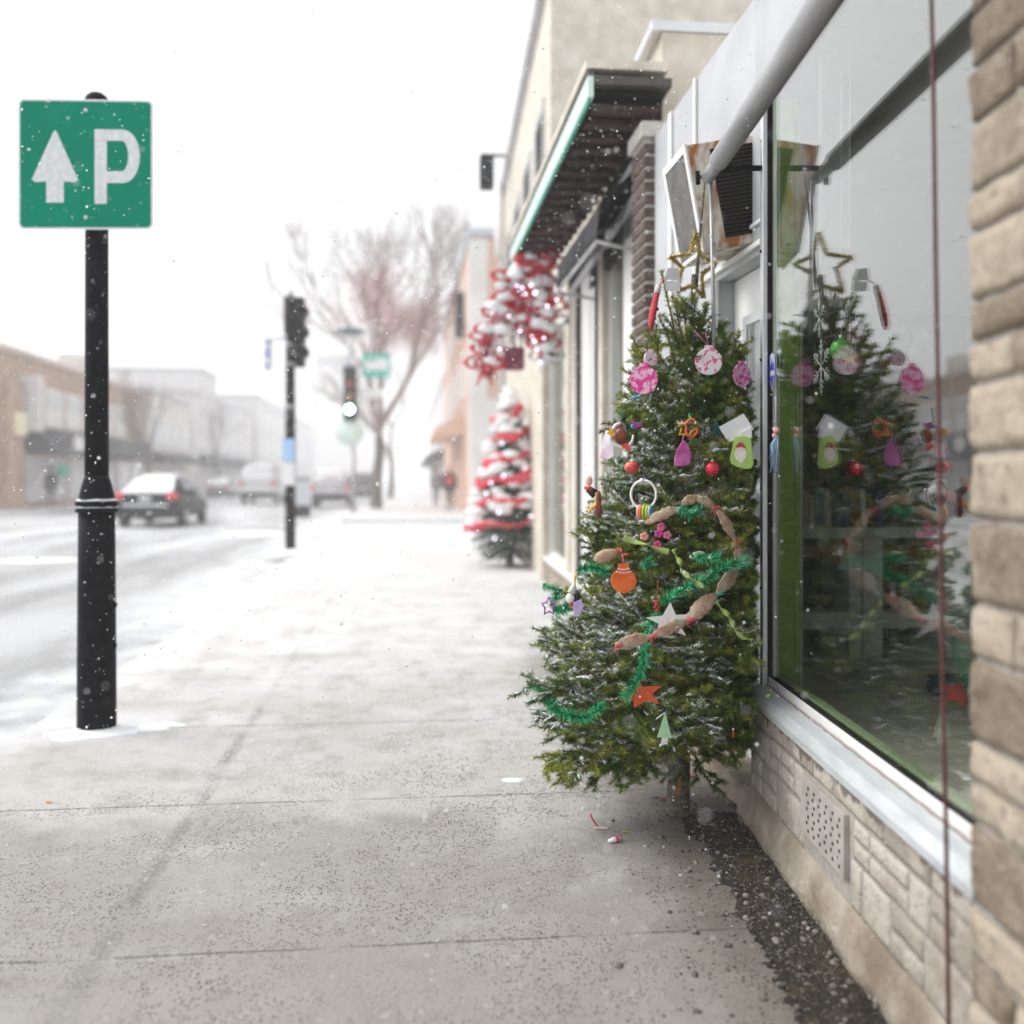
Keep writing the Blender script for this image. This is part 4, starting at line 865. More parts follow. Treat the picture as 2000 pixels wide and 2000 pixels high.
# green tinsel twist above it
TG = [cm('green_foil', (0.0, 0.33, 0.11), (0.01, 0.44, 0.17), metal=0.25, rough=0.22), cm('bright_green_foil', (0.04, 0.56, 0.26), (0.12, 0.70, 0.38), metal=0.15, rough=0.25), cm('deep_green_foil', (0.0, 0.17, 0.055), metal=0.4, rough=0.3)]
# brown ornament behind, pine cone, red apple, gnome, corn
def ball_orn(px, py, R, mtl, label, Y=None, capm=None, name='bauble', sc=(1, 1, 1), group=None, tilt=(0, 0, 0)):
    c = on_y(px, py, Y) if Y else on_tree(px, py, 0.03); e = thing(name, label, 'bauble', c, group); m_ = MB(); m_.ball(c, R*KM, 0, 24, sc); m_.build('ball', mtl, e)
    m_ = MB(); m_.tube([c+Vector((0, 0, R*KM*sc[2]*0.96)), c+Vector((0, 0, R*KM*sc[2]+0.006))], 0.006, 10); m_.tube([c+Vector((0, 0, R*KM*sc[2]+0.005)), c+Vector((0.003, 0.004, R*KM*sc[2]+0.022))], 0.0012, 5); m_.build('cap', capm or M['alu'], e); return e
ball_orn(1212, 852, 14, mat('russet', (0.20, 0.04, 0.02), (0.34, 0.10, 0.03), 0.4, scale=40), 'brown russet bauble behind the hearts at the left of the tree', 3.36, M['red_felt'], sc=(0.85, 0.85, 1.15))
ball_orn(1392, 916, 13.5, cm('red_glass', (0.62, 0.015, 0.04), (0.75, 0.05, 0.08), rough=0.22, metal=0.25), 'shiny red bauble below the magenta leaf on the tree', 3.22)
ball_orn(1234, 913, 13, mat('apple_red', (0.72, 0.20, 0.10), (0.58, 0.03, 0.05), 0.4, scale=22), 'red apple bauble with a white snowy top, above the white ring', 3.20, M['snow'], sc=(1.05, 1, 0.85))
# open star and ring in yellow and orange
c = on_y(1345, 836, 3.21); e = thing('star_cutter', 'yellow star outline linked with an orange ring, centre of the upper tree', 'star ornament', c); Mx = facing(c, 0.2)
R1, R2 = 17*KM, 9*KM; pts = [P3(Mx, ((R1 if k % 2 == 0 else R2)*math.sin(k*PI/5+0.3)-0.006, (R1 if k % 2 == 0 else R2)*math.cos(k*PI/5+0.3)-0.003)) for k in range(10)]
m_ = MB(); m_.tube(pts, 0.0042, 8, closed=True); m_.build('star_outline', M['yellow'], e)
m_ = MB(); m_.tube([P3(Mx, (11*KM*math.cos(2*PI*k/12)*(1.1 if k % 2 else 0.92)+0.008, 16*KM*math.sin(2*PI*k/12)*(1.05 if k % 2 else 0.94)), 0.008) for k in range(12)], 0.0042, 8, closed=True); m_.build('ring_outline', cm('orange_plastic', (0.80, 0.14, 0.015), rough=0.45), e)
m_ = MB(); m_.tube([P3(Mx, (0.004, R1)), on_y(1346, 808, 3.24)], 0.0024, 6); m_.build('loop', TG[1], e)
# magenta felt leaf
c = on_y(1333, 888, 3.18); e = thing('leaf_ornament', 'magenta painted leaf shape hanging under the orange ring', 'leaf ornament', c); Mx = facing(c, 0.15)
lp = loc_pts([(1333, 862), (1339, 864), (1346, 876), (1349, 892), (1346, 906), (1332, 909), (1318, 908), (1318, 896), (1323, 880)], 1333, 888)
m_ = MB(); m_.prism(lp, -0.002, 0.004, Mx); m_.build('leaf_body', splat('magenta_paint', (0.40, 0.03, 0.24), (0.58, 0.16, 0.42), 20, 0.4, 0.65), e, bevel=0.003)
m_ = MB(); m_.tube([P3(Mx, lp[0]), on_y(1336, 850, 3.2)], 0.0016, 5); m_.build('string', M['pink_string'], e)
# green felt stocking with red-capped bearded patch
c = on_y(1452, 885, 3.19); e = thing('felt_stocking', 'lime green felt stocking with a cream oval patch under a red cap', 'stocking', c); Mx = facing(c, 0.1)
sk = [(1437, 855), (1450, 853), (1466, 857), (1467, 880), (1469, 895), (1470, 905), (1466, 913), (1456, 914), (1440, 910), (1430, 904), (1428, 896), (1431, 880), (1434, 866)]
m_ = MB(); m_.prism(loc_pts(sk, 1452, 885), -0.004, 0.004, Mx); m_.build('sock', cm('lime_felt', (0.38, 0.60, 0.12), (0.48, 0.70, 0.20), bump=0.4, bscale=250), e, bevel=0.003)
m_ = MB(); m_.prism(loc_pts([(1436, 884), (1440, 876), (1450, 874), (1456, 878), (1458, 888), (1454, 898), (1449, 904), (1444, 901), (1437, 893)], 1452, 885), 0.0042, 0.0062, Mx); m_.build('beard_patch', cm('cream_felt', (0.74, 0.68, 0.62)), e, bevel=0.001)
m_ = MB(); m_.prism(loc_pts([(1437, 875), (1442, 867), (1448, 865), (1455, 873), (1456, 876), (1447, 874)], 1452, 885), 0.0063, 0.0085, Mx); m_.build('cap_patch', M['red_felt'], e, bevel=0.001)
m_ = MB(); m_.prism(loc_pts([(1446, 847), (1466, 838), (1468, 858), (1450, 856)], 1452, 885), -0.003, 0.003, Mx); m_.build('cuff', M['paper'], e, bevel=0.002)
# white ring threaded with coloured beads
c = on_y(1257, 966, 3.15); e = thing('bead_ring', 'white hoop threaded with pink, orange, green, yellow and blue discs', 'ring', c); Mx = facing(c, -0.1)
m_ = MB(); m_.tube([P3(Mx, (22*KM*math.cos(2*PI*k/36), 25*KM*math.sin(2*PI*k/36))) for k in range(36)], 0.0042, 8, closed=True); m_.ball(P3(Mx, (-0.006, 25*KM)), 0.008, 0, 10); m_.build('hoop', cm('white_plastic', (0.78, 0.77, 0.74), rough=0.35), e)
for nm, px, cl in (('pink_disc', 1250, (0.80, 0.42, 0.46)), ('orange_disc', 1254, (0.82, 0.17, 0.03)), ('green_disc', 1260, (0.20, 0.52, 0.06)), ('yellow_disc', 1265, (0.82, 0.55, 0.03)), ('blue_disc', 1270, (0.20, 0.52, 0.72))):
    Md = Mx @ Matrix.Translation(((px-1257)*KM, -31*KM, 0)) @ Matrix.Rotation(PI/2-0.25, 4, 'Y'); R = 14*KM*(1.05 if nm == 'green_disc' else 0.95); m_ = MB(); m_.lathe([(R*0.8, -0.0045), (R, -0.003), (R, 0.003), (R*0.8, 0.0045)], 20, Md); m_.build(nm, cm('bead_'+nm, cl, rough=0.4), e)
m_ = MB(); m_.tube([P3(Mx, (0.006, 25*KM)), on_y(1257, 930, 3.17)], 0.0016, 5); m_.build('string', cm('purple_string', (0.20, 0.10, 0.50)), e)
# gnome, corn cob, yellow pipe cleaner at the left edge
c = on_y(1148, 945, 3.33); e = thing('felt_gnome', 'tiny black and red felt figure with a pink hood at the left edge', 'felt figure', c)
m_ = MB(); m_.ball(c+Vector((0.004, 0, 0.010)), 0.016, 0, 12, (0.8, 0.6, 1.1)); m_.build('face', cm('pink_felt', (0.74, 0.45, 0.38)), e)
m_ = MB(); m_.tube([c+Vector((0.0, 0, -0.016)), c+Vector((0.026, 0, -0.036))], [0.012, 0.016], 10); m_.build('body', cm('black_felt', (0.012, 0.02, 0.022)), e)
m_ = MB(); m_.tube([c+Vector((-0.014, -0.01, -0.012)), c+Vector((0.012, -0.014, -0.018))], 0.006, 8); m_.build('scarf', cm('scarlet', (0.72, 0.06, 0.04)), e)
c = on_y(1169, 985, 3.30); e = thing('cone_ornament', 'brown and crimson seed-cone ornament hanging at the left edge', 'cone', c); Mx = Matrix.Translation(c)
m_ = MB(); m_.lathe([(0.003, 0.045), (0.008, 0.038), (0.010, 0.02), (0.0105, 0.0), (0.014, -0.018), (0.0145, -0.03), (0.010, -0.042), (0.002, -0.047)], 16, Mx); m_.build('cone_body', splat('cone_brown', (0.14, 0.045, 0.035), (0.34, 0.04, 0.06), 40, 0.42, 0.6), e)
m_ = MB(); m_.tube([c+Vector((0, 0, 0.044)), c+Vector((0.002, 0.01, 0.075))], 0.0012, 5); m_.build('string', M['paper'], e)
m_ = MB(); m_.tube([on_y(1151, 1003, 3.29), on_y(1152, 996, 3.29), on_y(1157, 991, 3.29), on_y(1163, 988, 3.29), on_y(1164, 975, 3.3), on_y(1164, 962, 3.31)], [0.005, 0.005, 0.005, 0.0045, 0.003, 0.003], 8)
solo(m_, 'pipe_cleaner', M['yellow'], 'bent yellow pipe cleaner beside the brown cone ornament', 'pipe cleaner')
# orange flat bauble with white bands
c = on_y(1218, 1131, 3.02); e = thing('flat_bauble', 'flat orange bauble shape with two white dotted bands', 'bauble', c); Mx = facing(c, 0.1)
out = [(-9, 26), (9, 26), (9.5, 17), (14, 12)] + [(21.5*math.cos(a), -3+20.5*math.sin(a)) for a in np.linspace(0.75, -PI-0.75, 34)] + [(-14, 12), (-9.5, 17)]
m_ = MB(); m_.prism([(x*KM, y*KM) for x, y in out], -0.003, 0.003, Mx); m_.build('bauble_body', mat('orange_paint', (0.72, 0.085, 0.01), (0.80, 0.17, 0.015), 0.5, scale=15), e, bevel=0.0015)
m_ = MB()
for yy, hw in ((18, 9), (12.5, 12)):
    for k in range(9): m_.ball(P3(Mx, ((-hw+2*hw*k/8)*KM, (yy-2*math.sin(PI*k/8))*KM), 0.0036), 0.0022, 0, 6)
m_.build('band', M['paper'], e)
m_ = MB(); m_.tube([P3(Mx, (0, 26*KM)), on_y(1217, 1090, 3.02), on_y(1212, 1072, 3.04)], 0.0026, 6); m_.tube([on_y(1214, 1080, 3.03), on_y(1206, 1070, 3.02)], 0.003, 6); m_.tube([on_y(1216, 1084, 3.03), on_y(1226, 1082, 3.02)], 0.003, 6); m_.build('ribbon', cm('red_ribbon', (0.72, 0.08, 0.15)), e)
# penguin and purple bits at the lower left
c = on_y(1116, 1168, 3.17); e = thing('felt_penguin', 'small white and black felt penguin with pale hat at the left edge', 'penguin', c)
m_ = MB(); m_.ball(c+Vector((-0.004, 0, 0.0)), 0.0165, 0, 14, (0.9, 0.7, 1.0)); m_.build('body', cm('penguin_white', (0.78, 0.79, 0.80)), e)
m_ = MB(); m_.tube([c+Vector((0.016, 0.004, 0.022)), c+Vector((0.02, 0.004, 0.0)), c+Vector((0.016, 0.004, -0.016))], [0.009, 0.011, 0.007], 10); m_.build('back', cm('penguin_black', (0.010, 0.014, 0.03)), e)
m_ = MB(); m_.tube([c+Vector((0.0, 0, 0.016)), c+Vector((0.006, 0, 0.034)), c+Vector((0.010, 0, 0.048))], [0.014, 0.010, 0.004], 12); m_.build('hat', cm('pale_hat', (0.62, 0.66, 0.55)), e)
m_ = MB(); m_.tube([c+Vector((-0.008, -0.004, -0.020)), c+Vector((0.006, -0.006, -0.022))], 0.0055, 8); m_.build('feet', cm('penguin_red', (0.70, 0.03, 0.04)), e)
m_ = MB(); m_.tube([c+Vector((0.011, 0, 0.047)), c+Vector((0.012, 0.006, 0.068)), c+Vector((0.018, 0.01, 0.076))], 0.0032, 6); m_.build('loop', M['yellow'], e)
m_ = MB(); cc = on_y(1128, 1187, 3.15); Mx = facing(cc); m_.prism(loc_pts([(1121, 1178), (1135, 1172), (1139, 1184), (1133, 1199), (1121, 1199)], 1128, 1187), -0.003, 0.003, Mx); solo(m_, 'felt_scrap', cm('lilac_felt', (0.45, 0.36, 0.62)), 'lilac felt shape hanging beside the penguin', 'felt shape', bevel=0.002)
c = on_y(1072, 1184, 3.24); Mx = facing(c, 0.4); m_ = MB(); m_.tube([P3(Mx, ((13 if k % 2 == 0 else 7)*KM*math.sin(k*PI/5)*1.1, (17 if k % 2 == 0 else 9)*KM*math.cos(k*PI/5))) for k in range(10)], 0.0034, 8, closed=True)
solo(m_, 'star_outline', cm('purple_plastic', (0.36, 0.06, 0.42), rough=0.4), 'purple open star outline at the far left of the tree', 'star ornament')
# paper and felt stars, paper tree
def star_pts(pts, cx, cy): return loc_pts(pts, cx, cy)
wst = [(1309, 1180), (1318, 1202), (1347, 1200), (1324, 1216), (1335, 1237), (1311, 1228), (1286, 1237), (1289, 1217), (1268, 1207), (1296, 1203)]
c = on_y(1307, 1208, 3.03); m_ = MB(); m_.prism(loc_pts(wst, 1307, 1208), -0.0008, 0.0008, facing(c, 0.1)); solo(m_, 'paper_star', M['paper'], 'big white paper star in the middle of the lower tree', 'star ornament', 'flat star ornaments on the lower tree')
ost = [(1247, 1331), (1257, 1343), (1287, 1342), (1271, 1356), (1287, 1373), (1264, 1366), (1241, 1379), (1240, 1366), (1229, 1369), (1243, 1350)]
c = on_y(1257, 1355, 3.06); m_ = MB(); m_.prism(loc_pts(ost, 1257, 1355), -0.003, 0.003, facing(c, 0.1)); solo(m_, 'felt_star', M['orange'], 'orange felt star near the foot of the tree', 'star ornament', 'flat star ornaments on the lower tree', bevel=0.002)
c = on_y(1298, 1422, 3.02); e = thing('paper_tree', 'pale mint paper tree cutout with a white stem near the trunk', 'paper tree', c); Mx = facing(c, 0.35)
m_ = MB(); m_.prism(loc_pts([(1299, 1395), (1311, 1440), (1285, 1437)], 1298, 1422), -0.001, 0.001, Mx); m_.build('mint_cone', cm('mint_paper', (0.42, 0.72, 0.42), (0.48, 0.78, 0.48)), e)
m_ = MB(); m_.prism(loc_pts([(1294, 1438), (1304, 1439), (1303, 1450), (1292, 1448)], 1298, 1422), -0.0012, 0.0012, Mx); m_.tube([P3(Mx, loc_pts([(1299, 1396)], 1298, 1422)[0]), P3(Mx, loc_pts([(1291, 1401)], 1298, 1422)[0]), P3(Mx, loc_pts([(1284, 1405)], 1298, 1422)[0])], 0.002, 6); m_.build('stem', M['paper'], e)
# berries, pods, pink flowers, small scraps
c = on_y(1283, 1180, 3.05); m_ = MB(); rb = random.Random(2)
for k in range(11): m_.ball(c+Vector((rb.uniform(-.007, .007), rb.uniform(-.006, .006), rb.uniform(-.022, .018))), 0.0048, 0, 8)
m_.tube([c+Vector((0, 0, .015)), c+Vector((0.003, 0, 0.075))], 0.001, 4); solo(m_, 'berry_cluster', cm('berry_red', (0.50, 0.02, 0.05), rough=0.3), 'cluster of small red berries above the white paper star', 'berries')
for i, (px, py, lab) in enumerate(((1291, 1029, 'uppermost pink paper blossom beneath the patterned garland'), (1286, 1042, 'magenta paper blossom beneath the patterned garland, on the left of its pair'), (1303, 1045, 'pink paper blossom beneath the patterned garland, right of the magenta one'), (1284, 1064, 'crimson paper blossom just above the curled green ribbon'), (1258, 1048, 'salmon paper blossom left of the pink ones, above the green ribbon'))):
    c = on_y(px, py, 3.12); m_ = MB(); rb = random.Random(i); n = 5
    for k in range(n):
        a = 2*PI*k/n; m_.ball(c+Vector((0.008*math.cos(a), -0.004, 0.008*math.sin(a))), 0.008, 0, 8, (1, 0.5, 0.8))
    solo(m_, 'paper_blossom', [cm('blossom_a', (0.78, 0.13, 0.36)), cm('blossom_b', (0.58, 0.06, 0.34)), cm('blossom_c', (0.75, 0.22, 0.36)), cm('blossom_d', (0.74, 0.05, 0.22)), cm('blossom_e', (0.78, 0.32, 0.28))][i], lab, 'paper flower', 'pink paper blossoms on the tree')
c0 = on_y(1347, 1089, 3.07); c1 = on_y(1377, 1081, 3.07); m_ = MB(); m_.tube([c0, c0.lerp(c1, .3), c0.lerp(c1, .7), c1], [0.004, 0.012, 0.013, 0.005], 12); solo(m_, 'seed_pod', mat('pale_pod', (0.42, 0.44, 0.33), (0.62, 0.62, 0.5), 0.6, scale=30), 'pale green seed pod lying on a bough inside the garland loop', 'pod')
c = on_y(1400, 838, 3.27); m_ = MB(); m_.prism([((16 if k % 2 == 0 else 7)*KM*math.sin(k*PI/5), (19 if k % 2 == 0 else 8)*KM*math.cos(k*PI/5)) for k in range(10)], -0.003, 0.003, facing(c, 0.3)); solo(m_, 'teal_star', cm('teal_felt', (0.01, 0.10, 0.10)), 'dark teal star half hidden behind the blank card', 'star ornament', bevel=0.002)
c = on_y(1243, 829, 3.25); e = thing('fish_ornament', 'purple felt scrap with a blue eye spot beside the hearts', 'felt ornament', c); m_ = MB(); m_.prism(loc_pts([(1234, 824), (1252, 826), (1253, 832), (1240, 838), (1234, 834)], 1243, 829), -0.003, 0.003, facing(c)); m_.build('body', cm('purple_felt', (0.30, 0.04, 0.24)), e, bevel=0.002)
m_ = MB(); m_.ball(c+Vector((-0.014, -0.004, -0.006)), 0.007, 0, 10); m_.build('eye_spot', cm('blue_bead', (0.03, 0.25, 0.50), rough=0.3), e)
m_ = MB(); m_.ball(on_y(1432, 1432, 3.2), 0.010, 0, 8, (0.5, 0.5, 1.6)); solo(m_, 'orange_scrap', M['orange'], 'tiny orange scrap caught in the boughs above the stone wall', 'felt scrap')
m_ = MB(); c = on_y(1240, 776, 3.27); m_.ball(c, 0.009, 0, 8, (1.4, 0.6, 0.7)); m_.ball(c+Vector((0.014, 0, 0.003)), 0.006, 0, 8); solo(m_, 'blue_bead', cm('sky_bead', (0.10, 0.36, 0.55), rough=0.3), 'tiny light blue bead pair under the left magenta disc', 'beads')

# ------------------------------------------------------------------ garlands
# patterned fabric garland: puffs knotted like wrapped sweets
RP = bpy.data.materials.new('printed_cotton'); RP.use_nodes = True; nt = RP.node_tree; b = _bsdf(RP); b.inputs['Roughness'].default_value = 0.85
tc = nt.nodes.new('ShaderNodeTexCoord'); vo = nt.nodes.new('ShaderNodeTexVoronoi'); vo.feature = 'DISTANCE_TO_EDGE'; vo.inputs['Scale'].default_value = 70; nt.links.new(tc.outputs['Object'], vo.inputs['Vector'])
ln = math_n(nt, 'MULTIPLY', math_n(nt, 'SUBTRACT', 1.0, smooth_n(nt, vo.outputs['Distance'], 0.02, 0.06)), smooth_n(nt, noise_n(nt, tc.outputs['Object'], 35, 2), 0.38, 0.52))
cc_ = mix_n(nt, smooth_n(nt, noise_n(nt, tc.outputs['Object'], 14, 3), 0.35, 0.7), (0.38, 0.305, 0.205), (0.52, 0.435, 0.32)); cc_ = mix_n(nt, math_n(nt, 'MULTIPLY', ln, 0.8), cc_, (0.55, 0.07, 0.06)); nt.links.new(cc_, b.inputs['Base Color'])
gar = thing('fabric_garland', 'beige and red printed fabric garland of knotted puffs looped over the tree', 'garland', on_y(1330, 1100, 3.05))
RB = cm('red_knot', (0.62, 0.03, 0.09)); GB = cm('teal_knot', (0.05, 0.42, 0.33))
puffs = [((1262, 1022), (1326, 993), 11, 3.11, 3.10), ((1331, 988), (1362, 972), 10, 3.09, 3.08), ((1358, 972), (1396, 994), 10, 3.08, 3.09), ((1399, 996), (1437, 1058), 10, 3.10, 3.12), ((1437, 1060), (1443, 1110), 9, 3.12, 3.12), ((1441, 1114), (1401, 1160), 16, 3.11, 3.06), ((1397, 1162), (1345, 1212), 16, 3.05, 3.0), ((1342, 1215), (1273, 1244), 13, 2.99, 2.99), ((1270, 1246), (1204, 1262), 14, 2.99, 3.0)]
for i, (a, b_, wpx, ya, yb) in enumerate(puffs):
    A, B = on_y(*a, ya), on_y(*b_, yb); m_ = MB(); N = 22; pts = []; rr_ = []
    bow = Vector((0, -0.006, 0.006))
    for k in range(N+1):
        t = k/N; pts.append(A.lerp(B, -0.02+1.04*t)+bow*math.sin(PI*t)); rr_.append(0.86*wpx*KM*(0.30+0.72*math.sin(PI*min(1, t*(1.0+0.12*math.sin(i*3.1))))**0.95)*(1+0.08*math.sin(k*1.7+i*2)))
    m_.tube(pts, rr_, 14, flat=0.36, up=(0.25*math.sin(i*1.7), -1, 0.25*math.cos(i*2.1))); m_.v = [tuple(Vector(q_)+mnoise.noise_vector(Vector(q_)*75)*0.0042+mnoise.noise_vector(Vector(q_)*170)*0.002) for q_ in m_.v]; m_.build('puff', RP, gar)
    if i not in (1,):
        m_ = MB(); cK = B+Vector((0.0, -0.004, 0)); g_ = i in (0, 4, 5)
        m_.ball(cK, 0.0062, 0, 8); m_.tube([cK, cK+Vector((0.012, -0.008, 0.010)), cK+Vector((0.020, -0.004, 0.002)), cK+Vector((0.004, -0.004, -0.002))], 0.0022, 5); m_.tube([cK, cK+Vector((-0.006, -0.008, -0.014)), cK+Vector((0.006, -0.006, -0.020))], 0.0022, 5)
        m_.build('knot', GB if g_ else RB, gar)
m_ = MB(); A, B = on_y(1160, 1094, 3.08), on_y(1208, 1076, 3.05); m_.tube([A.lerp(B, t) for t in (0, .2, .5, .8, 1)], [0.004, 0.018, 0.021, 0.014, 0.004], 12, flat=0.6, up=(0, -1, 0)); solo(m_, 'fabric_puff', RP, 'single printed fabric puff at the left, above the orange bauble', 'fabric puff')
# curled green satin ribbon
grib = thing('satin_ribbon', 'curled lime green satin ribbon draped across the lower tree', 'ribbon', on_y(1330, 1130, 3.05))
def ribbon(pix, Yf, w_, twist, name='strand'):
    pts = [on_y(x, y, Yf+0.0) for x, y in pix]; pts = [p if i % 2 else p+Vector((0, -0.008, 0)) for i, p in enumerate(pts)]
    # resample
    P_ = []
    for a, b_ in zip(pts, pts[1:]):
        for k in range(8): P_.append(a.lerp(b_, k/8))
    P_.append(pts[-1]); vs = []; n = len(P_)
    for i, p in enumerate(P_):
        t = (P_[min(n-1, i+1)]-P_[max(0, i-1)]).normalized(); sd = t.cross(Vector((0, -1, 0))).normalized(); up = sd.cross(t); a = twist*i
        o = (sd*math.cos(a)+up*math.sin(a))*w_*0.5; vs += [p-o, p+o]
    m_ = MB(); m_.add(vs, [(2*i, 2*i+1, 2*i+3, 2*i+2) for i in range(n-1)], 0, None, True); o = m_.build(name, GR, grib, fix=False); s_ = o.modifiers.new('thick', 'SOLIDIFY'); s_.thickness = 0.0007
GR = mat('lime_satin', (0.40, 0.55, 0.14), (0.56, 0.70, 0.26), 0.3, scale=20)
ribbon([(1217, 1049), (1238, 1058), (1262, 1062), (1285, 1072), (1305, 1078)], 3.0, 0.020, 0.09)
ribbon([(1315, 1072), (1322, 1088), (1328, 1100), (1332, 1116), (1345, 1126), (1362, 1138), (1374, 1147)], 3.02, 0.017, 0.22)
ribbon([(1398, 1172), (1410, 1190), (1422, 1202), (1430, 1215), (1436, 1232), (1452, 1245), (1468, 1250)], 3.05, 0.017, 0.25)
ribbon([(1497, 1362), (1502, 1352), (1507, 1348)], 3.2, 0.015, 0.2)
# green tinsel garland, drooping in swags round the tree
tg = thing('tinsel_garland', 'shiny green tinsel garland winding down the tree to its lower left', 'garland', on_y(1250, 1200, 3.1))
def tpath(pix): return dense([keep_out(on_tree(x, y, 0.065)) for x, y in pix], 0.012)
tp = [[(1098, 1150), (1085, 1165), (1078, 1180), (1090, 1195), (1108, 1185), (1120, 1160)], [(1130, 1112), (1150, 1108), (1172, 1112), (1185, 1118)], [(1250, 1098), (1262, 1102), (1272, 1095)], [(1290, 1185), (1310, 1165), (1340, 1148), (1365, 1138), (1390, 1125), (1412, 1108), (1440, 1098), (1460, 1095)], [(1350, 1082), (1380, 1092), (1405, 1090)],
      [(1290, 1195), (1275, 1215), (1266, 1225), (1262, 1250), (1258, 1275), (1255, 1295), (1252, 1318), (1238, 1340), (1220, 1362)], [(1028, 1332), (1042, 1340), (1056, 1345), (1066, 1362), (1078, 1378), (1092, 1390), (1112, 1396), (1132, 1402), (1150, 1400), (1165, 1388), (1180, 1378)], [(1330, 992), (1348, 1005), (1368, 998)], [(1060, 1140), (1072, 1148), (1085, 1152)]]
for i, pix in enumerate(tp):
    q = tpath(pix); strip_tinsel(q, 0.034, 0.0034, 2300, TG, 'swag', tg, 50+i)
q = dense([on_y(1216, 796, 3.31), on_y(1215, 808, 3.31), on_y(1212, 823, 3.31)], 0.006); e = thing('tinsel_twist', 'short green tinsel twist hanging above the hearts', 'tinsel', q[0]); strip_tinsel(q, 0.007, 0.002, 3500, TG, 'fringe', e, 77)
m_ = MB(); pA = on_y(1383, 618, 3.56); m_.tube([pA, pA+Vector((0.025, -0.01, 0.004)), pA+Vector((0.045, -0.005, 0.006))], 0.002, 6); solo(m_, 'wire_tie', cm('green_wire', (0.03, 0.14, 0.12)), 'thin green wire tying the tree top to the crank pole', 'wire')

# ------------------------------------------------------------------ lamp post and parking sign
LP_ = Vector((-1.492, 4.97, 0))
lamp = thing('sign_post', 'black fluted iron post with snow on its collar carrying the green parking sign', 'post', LP_)
ML = Matrix.Translation(LP_)
def flute(prof, n=20, depth=0.0):
    m = MB(); k = n*2; vs = []
    for r, z in prof:
        for i in range(k): q = r*(1-(depth if i % 2 else 0)); vs.append((q*math.cos(2*PI*i/k), q*math.sin(2*PI*i/k), z))
    fs = [(j*k+i, j*k+(i+1) % k, (j+1)*k+(i+1) % k, (j+1)*k+i) for j in range(len(prof)-1) for i in range(k)] + [tuple(range((len(prof)-1)*k, len(prof)*k))]
    m.add(vs, fs, 0, ML, True); return m
flute([(0.092, -0.02), (0.092, 0.03), (0.091, 0.3), (0.088, 0.7), (0.085, 1.045)], 12, 0.035).build('base_column', M['black_iron'], lamp)
m_ = MB(); m_.lathe([(0.086, 1.042), (0.097, 1.045), (0.098, 1.056), (0.090, 1.063), (0.090, 1.072), (0.098, 1.080), (0.097, 1.096), (0.084, 1.104), (0.079, 1.13), (0.066, 1.185), (0.062, 1.192), (0.062, 1.20), (0.057, 1.206), (0.055, 1.22)], 40, ML); m_.build('collar', M['black_iron'], lamp)
m_ = MB(); m_.tube([LP_+Vector((0, 0, z)) for z in (1.21, 1.8, 2.4, 2.98, 3.0)], [0.055, 0.054, 0.053, 0.053, 0.045], 28); m_.build('shaft', M['black_iron'], lamp)
m_ = MB(); m_.ball(LP_+Vector((0, 0, 3.02)), 0.055, 0, 20, (1, 1, 0.8)); m_.build('cap', M['black_iron'], lamp)
for z, r in ((1.098, 0.090), (1.066, 0.091)):
    m_ = MB(); n = 40; pr = [(r-0.008, 0), (r+0.005, 0.001), (r+0.002, 0.010), (r-0.009, 0.013)]; vs = []
    for i in range(n):
        a = 2*PI*i/n; h = max(0.05, 0.55+0.7*mnoise.noise(Vector((math.cos(a)*2, math.sin(a)*2, z*30)))) * (1.0 if z > 1.08 else 0.6)
        for q, zz_ in pr: vs.append((LP_.x+q*math.cos(a), LP_.y+q*math.sin(a), z+zz_*h*1.2))
    m_.add(vs, [(i*4+j, ((i+1) % n)*4+j, ((i+1) % n)*4+j+1, i*4+j+1) for i in range(n) for j in range(3)], 0, None, True); m_.build('snow', M['snow'], lamp)
m_ = MB(); m_.tube([LP_+Vector((0.09, -0.02, 0.60)), LP_+Vector((0.097, -0.021, 0.60))], 0.012, 8); m_.tube([LP_+Vector((0.088, -0.02, 0.405)), LP_+Vector((0.096, -0.021, 0.405))], 0.012, 8); m_.build('bolt', M['black_iron'], lamp)
SY = 4.87
s0 = on_y(36, 453, SY); s1 = on_y(300, 453, SY); sw = (s1-s0).length; kx = sw/264
sc0 = on_y(168, 321, SY); zax = (LP_-s0); 
# the plate faces along the street like the sheet seen square-on
sx_ = (s1-s0).normalized(); MSg = Matrix.Translation(sc0) @ Matrix((sx_, Vector((0, 0, 1)), sx_.cross(Vector((0, 0, 1))))).transposed().to_4x4()
sg = thing('parking_sign', 'green parking sign with a white arrow and letter P on the black post', 'sign', sc0)
def rrect(hw, hh, r, n=8):
    o = []
    for cx, cy_, a0_ in ((hw-r, hh-r, 0), (-hw+r, hh-r, PI/2), (-hw+r, -hh+r, PI), (hw-r, -hh+r, 1.5*PI)):
        for k in range(n+1): a = a0_+PI/2*k/n; o.append((cx+r*math.cos(a), cy_+r*math.sin(a)))
    return o
hw = 132*kx; hh = hw
m_ = MB(); m_.prism(rrect(hw, hh, 12*kx), -0.004, 0.0, MSg); m_.build('plate', cm('sign_white', (0.66, 0.67, 0.68), rough=0.45), sg)
m_ = MB(); m_.prism(rrect(hw-4.5*kx, hh-4.5*kx, 9*kx), 0.0002, 0.0012, MSg); m_.build('field', mat('sign_green', (0.0, 0.215, 0.13), (0.0, 0.25, 0.155), 0.6, scale=3, spec=0.08), sg)
WS = cm('sign_legend', (0.62, 0.64, 0.66), rough=0.45)
def sp2(pts): return [((x-168)*kx, -(y-321)*kx) for x, y in pts]
ar = [(91, 399), (91, 356), (70, 358), (63, 352), (66, 346), (104, 258), (108, 252), (112, 258), (150, 346), (153, 352), (147, 358), (125, 356), (125, 399)]
